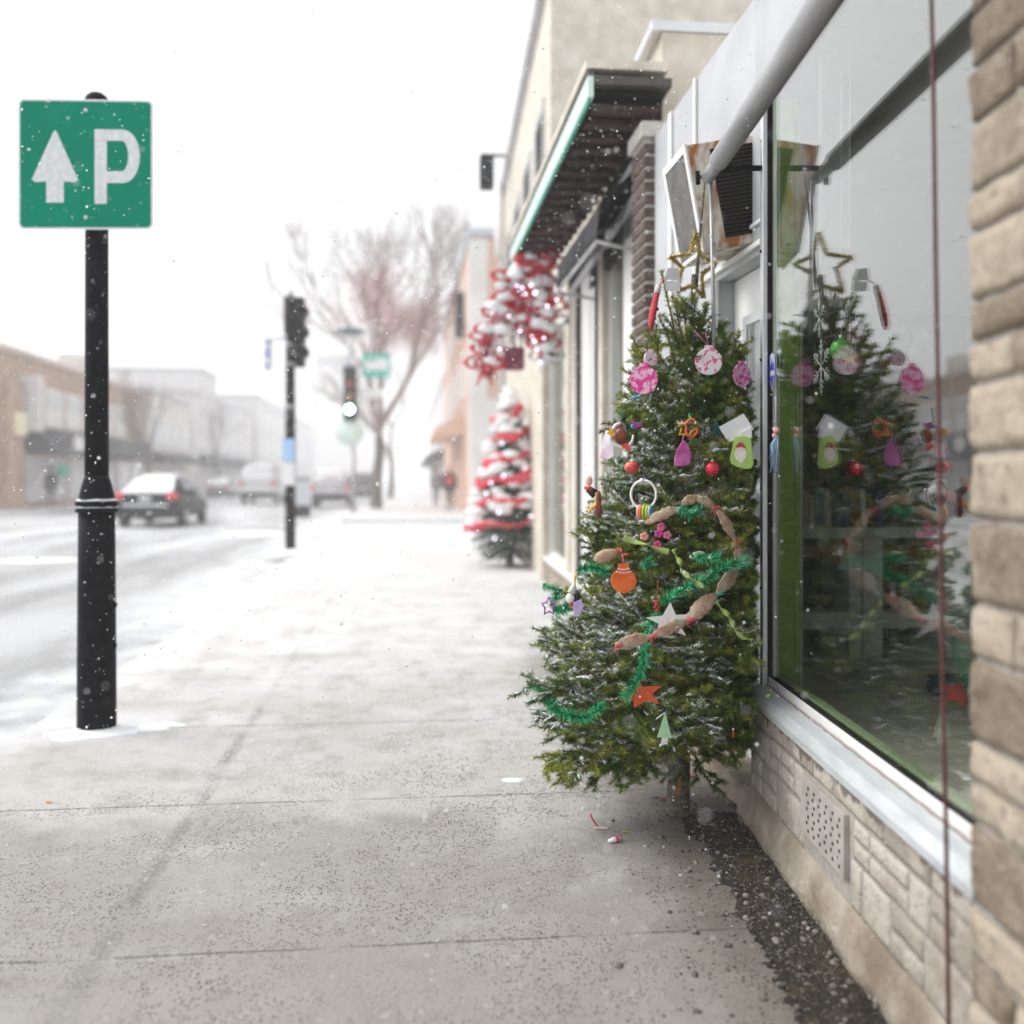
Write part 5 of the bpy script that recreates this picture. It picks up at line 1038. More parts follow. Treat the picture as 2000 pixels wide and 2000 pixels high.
m_ = MB(); m_.prism(sp2(ar), 0.0014, 0.0030, MSg); m_.build('arrow', WS, sg)
m_ = MB(); m_.prism(sp2([(185, 401), (185, 250), (209, 250), (209, 401)]), 0.0014, 0.0030, MSg)
oo = [(209, 250), (240, 250)] + [(240+34*math.cos(a), 304.5-54.5*math.sin(a)) for a in np.linspace(PI/2, -PI/2, 18)][1:] + [(209, 359)]
ii = [(209, 273), (238, 273)] + [(238+13*math.cos(a), 304-31*math.sin(a)) for a in np.linspace(PI/2, -PI/2, 18)][1:] + [(209, 335)]
n = len(oo); a_ = sp2(oo); b_ = sp2(ii); vs = [(x+0.0002, y, 0.0014) for x, y in a_+b_]+[(x+0.0002, y, 0.0030) for x, y in a_+b_]
fs = []
for i in range(n-1): fs += [(2*n+i, 2*n+i+1, 3*n+i+1, 3*n+i), (i, n+i, n+i+1, i+1), (i, i+1, 2*n+i+1, 2*n+i), (n+i, 3*n+i, 3*n+i+1, n+i+1)]
m_.add(vs, fs, 0, MSg); m_.build('letter', WS, sg)
m_ = MB(); m_.ball(MSg @ Vector(((168-168)*kx, -(429-321)*kx, 0.003)), 0.010, 0, 12, (1, 0.6, 1)); m_.ball(MSg @ Vector((0, (321-212)*kx, 0.003)), 0.010, 0, 12, (1, 0.6, 1)); m_.build('rivet', M['alu'], sg)
m_ = MB()
for z in (2.5, 2.85): m_.box((LP_.x-0.06, SY+0.01, z-0.02), (LP_.x+0.06, LP_.y-0.03, z+0.02))
m_.build('bracket', M['black_iron'], sg)

# ------------------------------------------------------------------ the next shopfront
A2 = math.atan(0.036); O2 = Vector((1.375, 5.45, 0)); U2 = Vector((math.sin(A2), math.cos(A2), 0)); N2 = Vector((math.cos(A2), -math.sin(A2), 0))
def X2(Y): return 1.375+(Y-5.45)*0.036
def s2box(mb, ya, yb, da, db, z0, z1, mi=0):
    vs = [Vector((X2(y)+d, y, z)) for z in (z0, z1) for y, d in ((ya, da), (yb, da), (yb, db), (ya, db))]
    return mb.add(vs, [(0, 1, 2, 3), (4, 7, 6, 5), (0, 4, 5, 1), (1, 5, 6, 2), (2, 6, 7, 3), (3, 7, 4, 0)], mi)
sh2 = thing('storefront', 'long pale storefront with tall white window posts beyond the brick pier', 'shop', (1.6, 9, 0))
def part2(name, m, boxes, parent=None, bevel=0.006):
    mb = MB()
    for b in boxes: s2box(mb, *b)
    return mb.build(name, m, parent or sh2, bevel=bevel)
part2('stall_riser', M['parging'], [(5.45, 12.0, 0.0, 0.25, -0.02, 0.28)])
part2('sill', M['white'], [(5.45, 11.45, -0.05, 0.2, 0.28, 0.33)])
part2('cream_post', M['offwhite'], [(7.17, 7.37, -0.03, 0.1, 0.33, 2.9)])
part2('cream_post', M['offwhite'], [(8.62, 8.98, -0.03, 0.12, 0.33, 2.9)])
part2('cream_post', M['offwhite'], [(9.08, 9.42, -0.035, 0.12, 0.33, 2.9)])
part2('corner_post', M['offwhite'], [(11.3, 12.0, -0.06, 0.3, 0.28, 2.9)])
part2('white_post', M['white'], [(5.95, 6.36, -0.02, 0.12, 0.33, 2.9)])
part2('white_panel', M['white'], [(7.56, 7.84, -0.008, 0.12, 0.33, 2.9), (7.86, 8.36, -0.02, 0.12, 0.33, 2.9)])
part2('dark_strip', M['dark'], [(7.37, 7.56, -0.029, 0.12, 0.33, 2.9), (8.36, 8.62, -0.029, 0.12, 0.33, 2.9)])  # black strips between the posts, flush with their faces
for (a, b, z0, z1) in ((6.36, 7.17, 0.33, 2.88), (9.42, 11.3, 0.33, 2.88)):
    f = part2('window', M['white'], [(a, b, 0.03, 0.10, z0, z0+0.05), (a, b, 0.03, 0.10, z1-0.05, z1), (a, a+0.03, 0.028, 0.102, z0+0.045, z1-0.045), (b-0.03, b, 0.028, 0.102, z0+0.045, z1-0.045)]); part2('pane', M['glass'], [(a, b, 0.052, 0.058, z0+0.05, z1-0.05)], f, 0)
part2('inner_wall', M['room'], [(5.45, 11.4, 1.0, 1.1, 0.2, 3.4), (11.3, 11.4, 0.2, 1.0, 0.2, 3.4)])
part2('upper_wall', M['offwhite'], [(5.43, 11.0, 0.03, 1.5, 2.9, 3.7)])
part2('dark_fascia', mat('dark_board', (0.018, 0.016, 0.015), (0.03, 0.027, 0.025), 0.8, scale=6, spec=0.1), [(5.44, 9.3, -0.02, 0.026, 2.72, 3.29)])
part2('grey_strip', M['grey_paint'], [(5.45, 9.28, -0.045, -0.022, 2.86, 2.93)])
part2('grey_strip', M['grey_paint'], [(5.45, 9.28, -0.05, -0.022, 3.08, 3.13)])
part2('parapet_cap', M['alu'], [(5.42, 11.0, -0.03, 1.6, 3.7, 3.76)])
part2('tall_wall', M['offwhite'], [(11.0, 19.6, 0.0, 6.0, 2.9, 6.85), (12.0, 19.6, 0.0, 6.0, -0.02, 2.9)])
part2('cornice', M['grey_paint'], [(10.95, 19.65, -0.10, 6.0, 6.85, 7.05)])
for ya in (11.6, 13.5, 15.4, 17.3):
    f = part2('window', M['grey_paint'], [(ya, ya+1.1, -0.03, 0.05, 3.9, 3.98), (ya, ya+1.1, -0.03, 0.05, 5.6, 5.7), (ya, ya+0.08, -0.03, 0.05, 3.98, 5.6), (ya+1.02, ya+1.1, -0.03, 0.05, 3.98, 5.6), (ya+0.08, ya+1.02, -0.015, 0.04, 4.75, 4.81)])
    part2('pane', M['dark'], [(ya+0.08, ya+1.02, -0.006, -0.002, 3.98, 5.6)], f, 0)
mb = MB(); mb.tube([(X2(19.2)-0.12, 19.2, z) for z in (7.0, 6.0, 5.55)], 0.09, 10); mb.build('downpipe', M['white'], sh2)
mb = MB(); mb.tube([(X2(19.2)-0.06, 19.2, z) for z in (5.5, 3, 0.1)], 0.05, 8); mb.build('downpipe', M['grey_paint'], sh2)
# slatted canopy with a green-edged fascia
can = thing('canopy', 'flat canopy with pale green edge and dark slatted underside over the pavement', 'canopy', (1.1, 8, 3.2))
CX = 0.955
mb = MB(); mb.box((CX-0.012, 5.2, 3.19), (CX+0.004, 9.28, 3.225)); mb.build('green_edge', mat('canopy_green', (0.0, 0.20, 0.13), (0.01, 0.26, 0.17), 0.5, scale=6), can)
mb = MB(); mb.box((CX-0.010, 5.2, 3.227), (CX+0.02, 9.28, 3.34)); mb.build('fascia', mat('mint_fascia', (0.52, 0.68, 0.62), (0.60, 0.73, 0.68), 0.5, scale=3), can)
mb = MB(); mb.box((CX-0.006, 5.2, 3.342), (CX+0.02, 9.28, 3.38)); mb.box((CX+0.02, 5.2, 3.30), (1.40, 9.28, 3.345)); mb.build('dark_gutter', mat('dark_metal', (0.05, 0.045, 0.04), (0.08, 0.07, 0.065), 0.6, scale=8), can)
mb = MB(); mb.box((CX-0.02, 5.2, 3.382), (1.38, 9.28, 3.43)); mb.build('roof_edge', M['offwhite'], can)
mb = MB(); y = 5.3; k = 0
while y < 9.2: mb.box((CX+0.03, y, 3.20), (1.36, y+0.10, 3.23)); y += 0.22; k += 1
mb.build('slats', mat('brown_slat', (0.045, 0.028, 0.026), (0.09, 0.062, 0.058), 0.8, scale=9, spec=0.1), can)
mb = MB(); mb.box((CX+0.02, 5.25, 3.26), (1.37, 9.25, 3.28)); mb.build('soffit', M['dark'], can)
# half-folded grey fabric awning under it
fa = thing('fabric_awning', 'half folded dark grey fabric awning with a hanging pale valance under the canopy', 'awning', (1.2, 6.8, 2.8))
mb = MB(); vs = []; ny = 26
for i in range(ny+1):
    y = 5.98+1.64*i/ny; wv = 0.012*math.sin(i*1.1)
    for (x, z) in ((X2(y)-0.02, 3.08), (1.25, 2.98), (1.165, 2.88), (1.148+wv, 2.76), (1.14+wv, 2.645)): vs.append((x, y, z+0.004*math.sin(i*0.9+x*20)))
mb.add(vs, [(i*5+j, i*5+j+1, (i+1)*5+j+1, (i+1)*5+j) for i in range(ny) for j in range(4)], 0, None, True)
o = mb.build('cloth', mat('grey_cloth', (0.035, 0.033, 0.035), (0.07, 0.067, 0.07), 0.85, scale=2, bump=0.15, bscale=30, stretch=(1, 4, 1), spec=0.1), fa, fix=False); sm_ = o.modifiers.new('thick', 'SOLIDIFY'); sm_.thickness = 0.004
mb = MB(); mb.tube([(1.14, 5.97, 2.645), (1.14, 7.63, 2.645)], 0.014, 8); mb.tube([(1.14, 5.98, 2.65), (X2(6), 5.98, 2.60)], 0.012, 8); mb.tube([(1.14, 7.62, 2.65), (X2(7.6), 7.62, 2.60)], 0.012, 8); mb.build('front_bar', cm('light_bar', (0.42, 0.42, 0.42), rough=0.5), fa)
# hanging sign box further along
pj = on_y(950, 345, 17.6); e = thing('projecting_sign', 'small black box sign hung from a bracket high on the pale wall', 'sign', pj)
mb = MB(); mb.box((pj.x-0.12, 17.5, pj.z-0.22), (pj.x+0.13, 17.72, pj.z+0.35)); mb.build('sign_box', M['black_iron'], e, bevel=0.01)
mb = MB(); mb.box((pj.x-0.1, 17.59, pj.z+0.36), (X2(17.6)+0.01, 17.63, pj.z+0.41)); mb.build('bracket', M['black_iron'], e)

# ------------------------------------------------------------------ red and white garland hanging by the shopfront
RR = cm('red_velvet', (0.58, 0.025, 0.05), (0.70, 0.06, 0.09)); WB = cm('white_bow', (0.72, 0.70, 0.72), (0.85, 0.84, 0.86)); 
BL = mat('lamp_white', (0.8, 0.8, 0.85), None, 0.3, emit=(0.85, 0.85, 1.0), estr=2.5)
GRN = [leaf_mat('garland_deep', (0.010, 0.035, 0.018), (0.025, 0.06, 0.03)), leaf_mat('garland_green', (0.02, 0.06, 0.03), (0.045, 0.095, 0.05)), leaf_mat('garland_mid', (0.03, 0.07, 0.03), (0.06, 0.11, 0.05)), NM[3]]
def bow(mb, c, r, mi, g):
    for sg_ in (-1, 1):
        cc_2 = c+Vector((sg_*r*0.85, g.uniform(-.3, .3)*r, g.uniform(-.1, .4)*r)); tl = g.uniform(-.6, .6)
        mb.tube([cc_2+Vector((math.cos(q_)*r*0.85, 0.25*r*math.sin(q_+tl), math.sin(q_)*r*0.55)) for q_ in np.linspace(0, 2*PI, 11)[:-1]], r*0.42, 6, mi, flat=0.3, up=(0.2, 0.1, 1), closed=True)
        mb.tube([c, c+Vector((sg_*r*0.4, -r*0.2, -r*0.9)), c+Vector((sg_*r*0.7, 0, -r*1.7))], [r*0.28, r*0.3, r*0.1], 6, mi, flat=0.4)
    mb.ball(c, r*0.35, mi, 8)
def festive(name, label, cat, paths, Y, r, seed, nb, nbulb):
    g = random.Random(seed); base = on_y(*paths[0][0], Y); e = thing(name, label, cat, base)
    sgs = []; P_all = []
    for pix in paths:
        q = dense([on_y(x, y, Y+0.05*mnoise.noise(Vector((x*.02, y*.02, 0)))) for x, y in pix], 0.02); P_all += q
        sgs += [(a, b, g.random() < 0.25, g.choice([0, 1, 2])) for a, b in zip(q, q[1:])]
    v, t, mi = needles(sgs, 1100, r, 0.010, seed=seed, flat=False); tris_mesh('greenery', v, t, GRN, mi, e)
    wb_ = MB()
    for k in range(nb):
        p = P_all[int((k+g.random())/nb*(len(P_all)-1))]+Vector((g.uniform(-.6, .4)*r, g.uniform(-1.0, -.3)*r, g.uniform(-.6, .6)*r)); b_1 = MB(); bow(b_1, p, g.uniform(0.07, 0.105), 0, g); b_1.build('red_bow' if k % 5 < 4 else 'white_bow', RR if k % 5 < 4 else WB, e)
    for k in range(nb): wb_.ball(P_all[g.randrange(len(P_all))]+Vector((g.uniform(-.7, .5)*r, g.uniform(-1.1, -.3)*r, g.uniform(0, .9)*r)), g.uniform(0.04, 0.07), 0, 10, (1.3, 1, 0.75), jit=0.4)
    for k in range(nbulb): bb_ = MB(); bb_.ball(P_all[g.randrange(len(P_all))]+Vector((g.uniform(-.9, .9)*r, g.uniform(-1.3, -.7)*r, g.uniform(-.8, .8)*r)), 0.011, 0, 8); bb_.build('light_bulb', BL, e)
    wb_.build('snow', M['snow'], e); return e
gY = 8.75
ge = festive('festive_garland', 'hanging garland of red and white bows with fairy lights under the canopy', 'garland', [[(1050, 490), (1062, 540), (1068, 600), (1064, 660), (1072, 700)], [(1044, 498), (1022, 535), (1000, 575), (975, 628), (955, 680), (950, 728)], [(1030, 560), (1040, 610), (1028, 660)]], gY, 0.125, 41, 40, 30)
c = on_y(1004, 702, gY); mb = MB(); mb.box((c.x-0.085, gY-0.08, c.z-0.09), (c.x+0.085, gY+0.09, c.z+0.10)); mb.build('flower_box', cm('dark_red_box', (0.16, 0.02, 0.05)), ge, bevel=0.01)
mb = MB(); mb.tube([(X2(gY)+0.02, gY, 2.95), on_y(1050, 500, gY), c+Vector((0, 0, 0.3)), c], 0.012, 6); mb.build('iron_bracket', M['black_iron'], ge)

# ------------------------------------------------------------------ second christmas tree, wrapped in red ribbon, deep in snow
T2 = Vector((1.40, 13.75, 0)); H2 = 2.42
t2 = thing('ribboned_tree', 'snow laden christmas tree wound with broad red ribbon farther down the pavement', 'christmas tree', T2)
mb = MB(); mb.tube([T2, T2+Vector((0, 0, 0.7)), T2+Vector((0, 0, H2-0.1))], [0.06, 0.05, 0.012], 10); mb.build('trunk', M['bark'], t2)
g = random.Random(8); sgs = []
def r2(z): return 0.03+0.62*(1-(z-0.12)/(H2-0.12))**0.85 if z > 0.35 else 0.46+0.2*z
z = 0.10
while z < H2-0.05:
    for k in range(int(9+r2(z)*22)):
        a = g.random()*6.28; R = r2(z)*g.uniform(.8, 1.05); p = T2+Vector((0, 0, z+0.12*R)); q = T2+Vector((math.cos(a)*R, math.sin(a)*R, z-0.05*R+g.uniform(-.05, .05))); m__ = p.lerp(q, .5)+Vector((0, 0, .03)); sn_ = g.random() < 0.5
        sgs += [(p, m__, sn_, g.choice([0, 1])), (m__, q, sn_, g.choice([0, 1, 2]))]
    z += 0.075
v, t, mi = needles(sgs, 230, 0.06, 0.009, seed=6); tris_mesh('crown', v, t, GRN, mi, t2)
mb = MB(); P_ = []; turns = 6.3
for i in range(300):
    q = i/299; z = 0.42+(H2-0.55)*q; a = q*turns*2*PI+0.6; R = r2(z)*1.0+0.03; P_.append(T2+Vector((math.cos(a)*R, math.sin(a)*R, z+0.03*math.sin(a*5))))
mb.tube(P_, [0.088*(0.75+0.35*math.sin(i*0.35)) for i in range(300)], 8, flat=0.5); mb.build('red_ribbon', RR, t2)
mb = MB()
for k in range(150):
    q = (k+g.random())/150; z = 0.40+(H2-0.40)*q**1.1; a = g.random()*6.28; R = r2(z)*g.uniform(0.78, 1.0); s_ = g.uniform(0.06, 0.13)*(0.6+0.5*(1-q))
    mb.ball(T2+Vector((math.cos(a)*R, math.sin(a)*R, z+0.06)), s_, 0, 10, (1.35, 1.35, 0.55), jit=0.3)
mb.ball(T2+Vector((0, 0, H2-0.04)), 0.09, 0, 10, (0.9, 0.9, 1.3), jit=.2)
mb.build('snow', M['snow'], t2)
for k in range(34): mb = MB(); z = g.uniform(0.3, 2.2); a = g.random()*6.28; R = r2(z)*1.08; mb.ball(T2+Vector((math.cos(a)*R, math.sin(a)*R, z)), 0.017, 0, 8); mb.build('light_bulb', BL, t2)

# ------------------------------------------------------------------ traffic signals and street furniture
pY = 16.84; pb = Vector((-1.955, pY, 0)); fkx = pY/F*1.0
sp_e = thing('signal_pole', 'black traffic signal pole with stickers and side-on signal boxes at the corner', 'traffic signal', pb)
def zat(py, Y=pY, px=567): return on_y(px, py, Y).z
mb = MB(); mb.tube([pb+Vector((0, 0, z)) for z in (-0.05, 1.6, zat(600))], [0.088, 0.085, 0.075], 14); mb.build('pole', M['black_iron'], sp_e)
mb = MB(); mb.tube([pb+Vector((0, 0, z)) for z in (zat(600), zat(578), zat(572), zat(565))], [0.08, 0.08, 0.04, 0.035], 12); mb.build('finial', M['grey_tube'], sp_e)
def xat(px, py=640): return on_y(px, py, pY).x
mb = MB(); mb.box((xat(557), pY-0.20, zat(655)), (xat(575), pY-0.02, zat(583))); mb.build('signal_box', M['black_iron'], sp_e, bevel=0.02)
mb = MB(); mb.box((xat(577), pY-0.18, zat(717)), (xat(596), pY+0.12, zat(583))); so_ = mb.build('signal_head', M['black_iron'], sp_e, bevel=0.02)
mb = MB()
for k in range(3): zc_ = zat(604+k*40); mb.tube([(xat(590), pY+0.12, zc_), (xat(590), pY+0.30, zc_-0.01)], 0.10, 12)
mb.build('visors', M['black_iron'], so_)
mb = MB()
for y_ in (674, 712, 795): mb.tube([pb+Vector((0, 0, zat(y_+4))), pb+Vector((0, 0, zat(y_-4)))], 0.094, 14)
mb.build('steel_band', M['grey_tube'], sp_e)
mb = MB(); mb.box((xat(553, 880), pY-0.100, zat(902)), (xat(576, 880), pY-0.092, zat(858))); mb.build('blue_notice', cm('notice_blue', (0.35, 0.55, 0.85)), sp_e)
mb = MB(); mb.box((xat(553, 920), pY-0.104, zat(948)), (xat(577, 920), pY-0.096, zat(903))); mb.build('white_notice', M['paper'], sp_e)
sgn = thing('blade_sign', 'narrow white blade sign with blue marks on an arm left of the signal pole', 'sign', Vector((xat(522), pY, zat(690))))
mb = MB(); mb.box((xat(516), pY-0.03, zat(722)), (xat(528), pY+0.25, zat(662))); mb.build('plate', M['paper'], sgn, bevel=0.01)
mb = MB(); g = random.Random(3)
for y_ in (668, 686, 696, 714):
    x0, x1 = xat(518), xat(526)
    mb.box((x0, pY-0.0345, zat(y_+5)), (x0+0.018, pY-0.0315, zat(y_-4))); mb.box((x0+0.02, pY-0.0345, zat(y_+5)), (x1, pY-0.0315, zat(y_+3))); mb.box((x0+0.02, pY-0.0345, zat(y_-2)), (x1, pY-0.0315, zat(y_-4))); mb.box((x1-0.02, pY-0.0342, zat(y_+2.6)), (x1, pY-0.0318, zat(y_-1.6)))
mb.build('blue_marks', cm('mark_blue', (0.10, 0.12, 0.62)), sgn)
mb = MB(); mb.tube([(xat(528), pY, zat(664)), (pb.x-0.08, pY, zat(660))], 0.02, 8); mb.build('arm', M['grey_tube'], sgn)

tY = 37.4; tb = on_y(690, 1000, tY); tb.z = 0
def at(px, py, Y): return on_y(px, py, Y)
sg2 = thing('green_signal', 'traffic signal showing green on a slim post at the far corner', 'traffic signal', tb)
mb = MB(); mb.tube([tb, tb+Vector((0, 0, 2.2))], [0.10, 0.085], 10); mb.tube([tb+Vector((0, 0, 2.2)), Vector((at(682, 700, tY).x, tY, at(682, 640, tY).z))], [0.06, 0.045], 10); mb.build('post', M['grey_tube'], sg2)
mb = MB(); a, b = at(671, 822, tY), at(698, 716, tY); mb.box((a.x, tY-0.22, a.z), (b.x, tY-0.07, b.z)); mb.build('housing', M['black_iron'], sg2, bevel=0.03)
for nm, py, cl, es in (('red_lens', 752, (0.25, 0.02, 0.02), 0), ('amber_lens', 776, (0.30, 0.13, 0.02), 0), ('green_lens', 800, (0.3, 1.0, 0.75), 26)):
    c = at(683, py, tY); mb = MB(); mb.tube([(c.x, tY-0.235, c.z), (c.x, tY-0.222, c.z)], 0.135, 20); mb.build(nm, mat(nm, cl, None, 0.3, emit=cl if es else None, estr=es), sg2)
mb = MB(); c = at(683, 838, tY); mb.tube([(c.x, tY-0.12, c.z-0.1), (c.x, tY-0.10, c.z-0.1)], 0.52, 24); mb.build('round_sign', cm('haze_paled_green', (0.62, 0.74, 0.69)), sg2)  # sign green paled: distance haze put into the disc's colour
mb = MB(); c = at(685, 649, tY); mb.lathe([(0.08, -0.10), (0.52, -0.02), (0.55, 0.04), (0.30, 0.16), (0.05, 0.2)], 20, Matrix.Translation(c)); mb.build('lamp_hood', cm('teal_grey', (0.08, 0.13, 0.14)), sg2)
mb = MB(); mb.tube([c+Vector((0, 0, -0.10)), c+Vector((0, 0, -0.55))], [0.2, 0.16], 14); mb.build('lamp_glass', M['paper'], sg2)
def board(px0, py0, px1, py1, Y, m, label, name, post_to=None, extra=None):
    a, b = at(px0, py1, Y), at(px1, py0, Y); c = (a+b)/2; e = thing(name, label, 'sign', c); mb = MB(); mb.box((a.x, Y-0.03, a.z), (b.x, Y, b.z)); mb.build('plate', m, e, bevel=0.01)
    if extra: extra(e, a, b, Y)
    if post_to is not None: mb = MB(); mb.tube([(min(max(post_to, a.x), b.x), Y+0.01, c.z), (post_to, Y+0.02, c.z)], 0.03, 6); mb.build('arm', M['grey_tube'], e)
    return e
def wmark(e, a, b, Y):
    mb = MB(); w_, h_ = b.x-a.x, b.z-a.z
    mb.box((a.x+w_*.08, Y-0.036, a.z+h_*.30), (a.x+w_*.92, Y-0.032, a.z+h_*.78)); mb.build('white_field', M['paper'], e)
    mb = MB(); mb.box((a.x+w_*.10, Y-0.041, a.z+h_*.66), (a.x+w_*.5, Y-0.038, a.z+h_*.74)); mb.build('green_bar', cm('sign_teal', (0.04, 0.42, 0.34)), e)
board(707, 690, 762, 737, tY+0.3, cm('sign_teal2', (0.05, 0.46, 0.37)), 'teal green and white road sign in front of the street tree', 'road_sign', tb.x, wmark)
board(617, 694, 681, 716, tY+0.3, M['paper'], 'long white street name plate left of the far green signal', 'street_name_sign', tb.x)
board(700, 760, 748, 777, tY+0.3, M['paper'], 'small white plate beside the far green signal, below the teal sign', 'street_name_sign', tb.x)
# utility bin on the far corner
bb = at(592, 1003, 36.0); mb = MB(); mb.box((bb.x-0.24, 35.8, -0.02), (bb.x+0.24, 36.3, 1.15)); e = thing('newspaper_box', 'pale grey newspaper box with dark base at the far corner', 'newspaper box', (bb.x, 36, 0)); 
mb = MB(); mb.box((bb.x-0.22, 35.8, 0.28), (bb.x+0.22, 36.3, 1.2)); mb.build('cabinet', cm('box_grey', (0.50, 0.53, 0.56)), e, bevel=0.03); mb = MB(); mb.box((bb.x-0.24, 35.78, -0.12), (bb.x+0.24, 36.32, 0.279)); mb.build('base', M['black_iron'], e, bevel=0.02); mb = MB(); mb.box((bb.x-0.23, 35.78, 1.202), (bb.x+0.23, 36.32, 1.26)); mb.build('lid', M['dark'], e, bevel=0.01)
# green disc sign across the road
c = at(122, 920, 44); e = thing('round_sign', 'round teal sign on a thin post across the road', 'sign', c)
mb = MB(); mb.tube([(c.x, 43.97, c.z), (c.x, 44.0, c.z)], 0.27, 20); mb.build('disc', cm('sign_teal3', (0.02, 0.36, 0.27)), e); mb = MB(); mb.tube([(c.x, 44.03, 0), (c.x, 44.03, c.z+0.3)], 0.03, 8); mb.build('post', M['grey_tube'], e)

# ------------------------------------------------------------------ cars
def loft(mb, st, n=20, mi=0, pw=3.2):
    """stations (y, half width bottom, half width top, z bottom, z top), rounded cross-sections"""
    vs = []
    for (y, wb, wt, z0, z1) in st:
        for k in range(n):
            a = 2*PI*k/n; ca, sa_ = math.cos(a), math.sin(a); u = math.copysign(abs(ca)**(2/pw), ca); v = math.copysign(abs(sa_)**(2/pw), sa_); q = (v+1)/2
            vs.append((u*(wb+(wt-wb)*q), y, z0+(z1-z0)*q))
    m = len(st); fs = [(j*n+k, j*n+(k+1) % n, (j+1)*n+(k+1) % n, (j+1)*n+k) for j in range(m-1) for k in range(n)] + [tuple(range(n)), tuple(range((m-1)*n, m*n))]
    return vs, fs
TYRE = cm('tyre_rubber', (0.012, 0.012, 0.012), rough=0.85); RIM = cm('wheel_rim', (0.35, 0.35, 0.36), metal=0.6, rough=0.4); TAIL = mat('tail_light', (0.55, 0.02, 0.03), None, 0.3, emit=(1, 0.12, 0.1), estr=0.12); GLZ = cm('car_glass', (0.03, 0.035, 0.04), rough=0.15); DKP = cm('black_plastic', (0.012, 0.012, 0.014), rough=0.7, spec=0.12); PLATE = cm('plate_white', (0.6, 0.6, 0.62))
def make_car(name, label, cat, px, py, Y, paint, kind, group='vehicles driving away down the street', snow=True):
    b = at(px, py, Y); L = Vector((b.x, Y, -0.128)); e = thing(name, label, cat, L, group); Mx = Matrix.Translation(L)
    if kind == 'sedan':
        body = [(0, .78, .70, .34, .96), (.06, .87, .78, .28, 1.02), (.5, .91, .82, .22, 1.04), (1.4, .92, .86, .20, .98), (3.4, .92, .86, .20, .95), (4.3, .88, .78, .22, .82), (4.62, .76, .66, .30, .66)]
        cab = [(.25, .72, .68, .86, .99), (1.25, .80, .58, .90, 1.40), (1.9, .81, .58, .90, 1.44), (2.6, .81, .56, .90, 1.40), (3.6, .76, .66, .86, .98)]; wr, wy = .32, (.95, 3.65); rg = [(.33, .66, 1.005), (1.16, .53, 1.375)]
    elif kind == 'suv':
        body = [(0, .80, .76, .45, 1.10), (.06, .90, .84, .36, 1.15), (.5, .93, .87, .28, 1.15), (3.2, .93, .87, .28, 1.08), (4.2, .90, .80, .30, .98), (4.6, .8, .7, .4, .8)]
        cab = [(.08, .82, .70, 1.0, 1.30), (.45, .83, .66, 1.0, 1.70), (1.5, .83, .66, 1.0, 1.74), (2.5, .82, .64, 1.0, 1.68), (3.3, .78, .68, .98, 1.12)]; wr, wy = .37, (.95, 3.65); rg = [(.075, .64, 1.20), (.37, .58, 1.60)]
    else:
        body = [(0, .86, .86, .45, 1.05), (.05, .95, .94, .38, 1.1), (.5, .98, .96, .30, 1.1), (4.2, .98, .94, .30, 1.1), (5.0, .9, .8, .4, .95)]
        cab = [(.05, .92, .86, .95, 1.5), (.25, .95, .84, .95, 2.05), (2.5, .95, .84, .95, 2.1), (3.6, .93, .82, .95, 2.0), (4.5, .88, .78, .95, 1.15)]; wr, wy = .36, (1.0, 4.1); rg = [(.03, .72, 1.30), (.17, .68, 1.85)]
    mb = MB(); v, f = loft(mb, body); mb.add(v, f, 0, Mx, True); mb.build('body', paint, e)
    mb = MB(); v, f = loft(mb, cab); mb.add(v, f, 0, Mx, True); mb.build('cabin', paint, e)
    (ya, wa, za), (yb, wb, zb) = rg; mb = MB(); o_ = -0.03
    mb.add([(-wa, ya+o_, za), (wa, ya+o_, za), (wb, yb+o_, zb), (-wb, yb+o_, zb), (-wa, ya+.05, za), (wa, ya+.05, za), (wb, yb+.05, zb), (-wb, yb+.05, zb)], [(0, 1, 2, 3), (4, 7, 6, 5), (0, 4, 5, 1), (1, 5, 6, 2), (2, 6, 7, 3), (3, 7, 4, 0)], 0, Mx); mb.build('rear_window', M['snow'] if snow else GLZ, e)
    for sg_ in (-1, 1):
        mb = MB(); c0_, c1_ = cab[1], cab[3]; zl = c0_[3]+0.14
        x0 = sg_*(c0_[1]+.0); x1 = sg_*(c0_[2]+.055)
        mb.add([(x0+sg_*.005, c0_[0]+.1, zl), (x0+sg_*.005, c1_[0]+.2, zl), (x1, c1_[0]-.05, c0_[4]-.10), (x1, c0_[0]+.2, c0_[4]-.10), (x0-sg_*.06, c0_[0]+.1, zl), (x0-sg_*.06, c1_[0]+.2, zl), (x1-sg_*.06, c1_[0]-.05, c0_[4]-.10), (x1-sg_*.06, c0_[0]+.2, c0_[4]-.10)], [(0, 1, 2, 3), (4, 7, 6, 5), (0, 4, 5, 1), (1, 5, 6, 2), (2, 6, 7, 3), (3, 7, 4, 0)], 0, Mx); mb.build('side_window', GLZ, e)
        zt = body[1][4]-0.13 if kind != 'van' else 1.2
        mb = MB(); mb.box((sg_*(body[1][1]-.30) if kind == 'sedan' else sg_*(body[1][1]-.17), -0.035, zt-.10 if kind == 'sedan' else zt-.22), (sg_*(body[1][1]-.03), 0.14, zt+.07), 0, Mx); mb.build('tail_light', TAIL, e, bevel=0.03)
        for y_ in wy:
            wv = sg_*(body[2][1]-.12); mb = MB(); mb.tube([(L.x+wv-.11, L.y+y_, L.z+wr), (L.x+wv+.11, L.y+y_, L.z+wr)], wr, 24); w_o = mb.build('wheel', TYRE, e, bevel=0.02)
            mb = MB(); mb.tube([(L.x+wv+sg_*.112, L.y+y_, L.z+wr), (L.x+wv+sg_*.122, L.y+y_, L.z+wr)], wr*.62, 16); mb.build('rim', RIM, w_o)
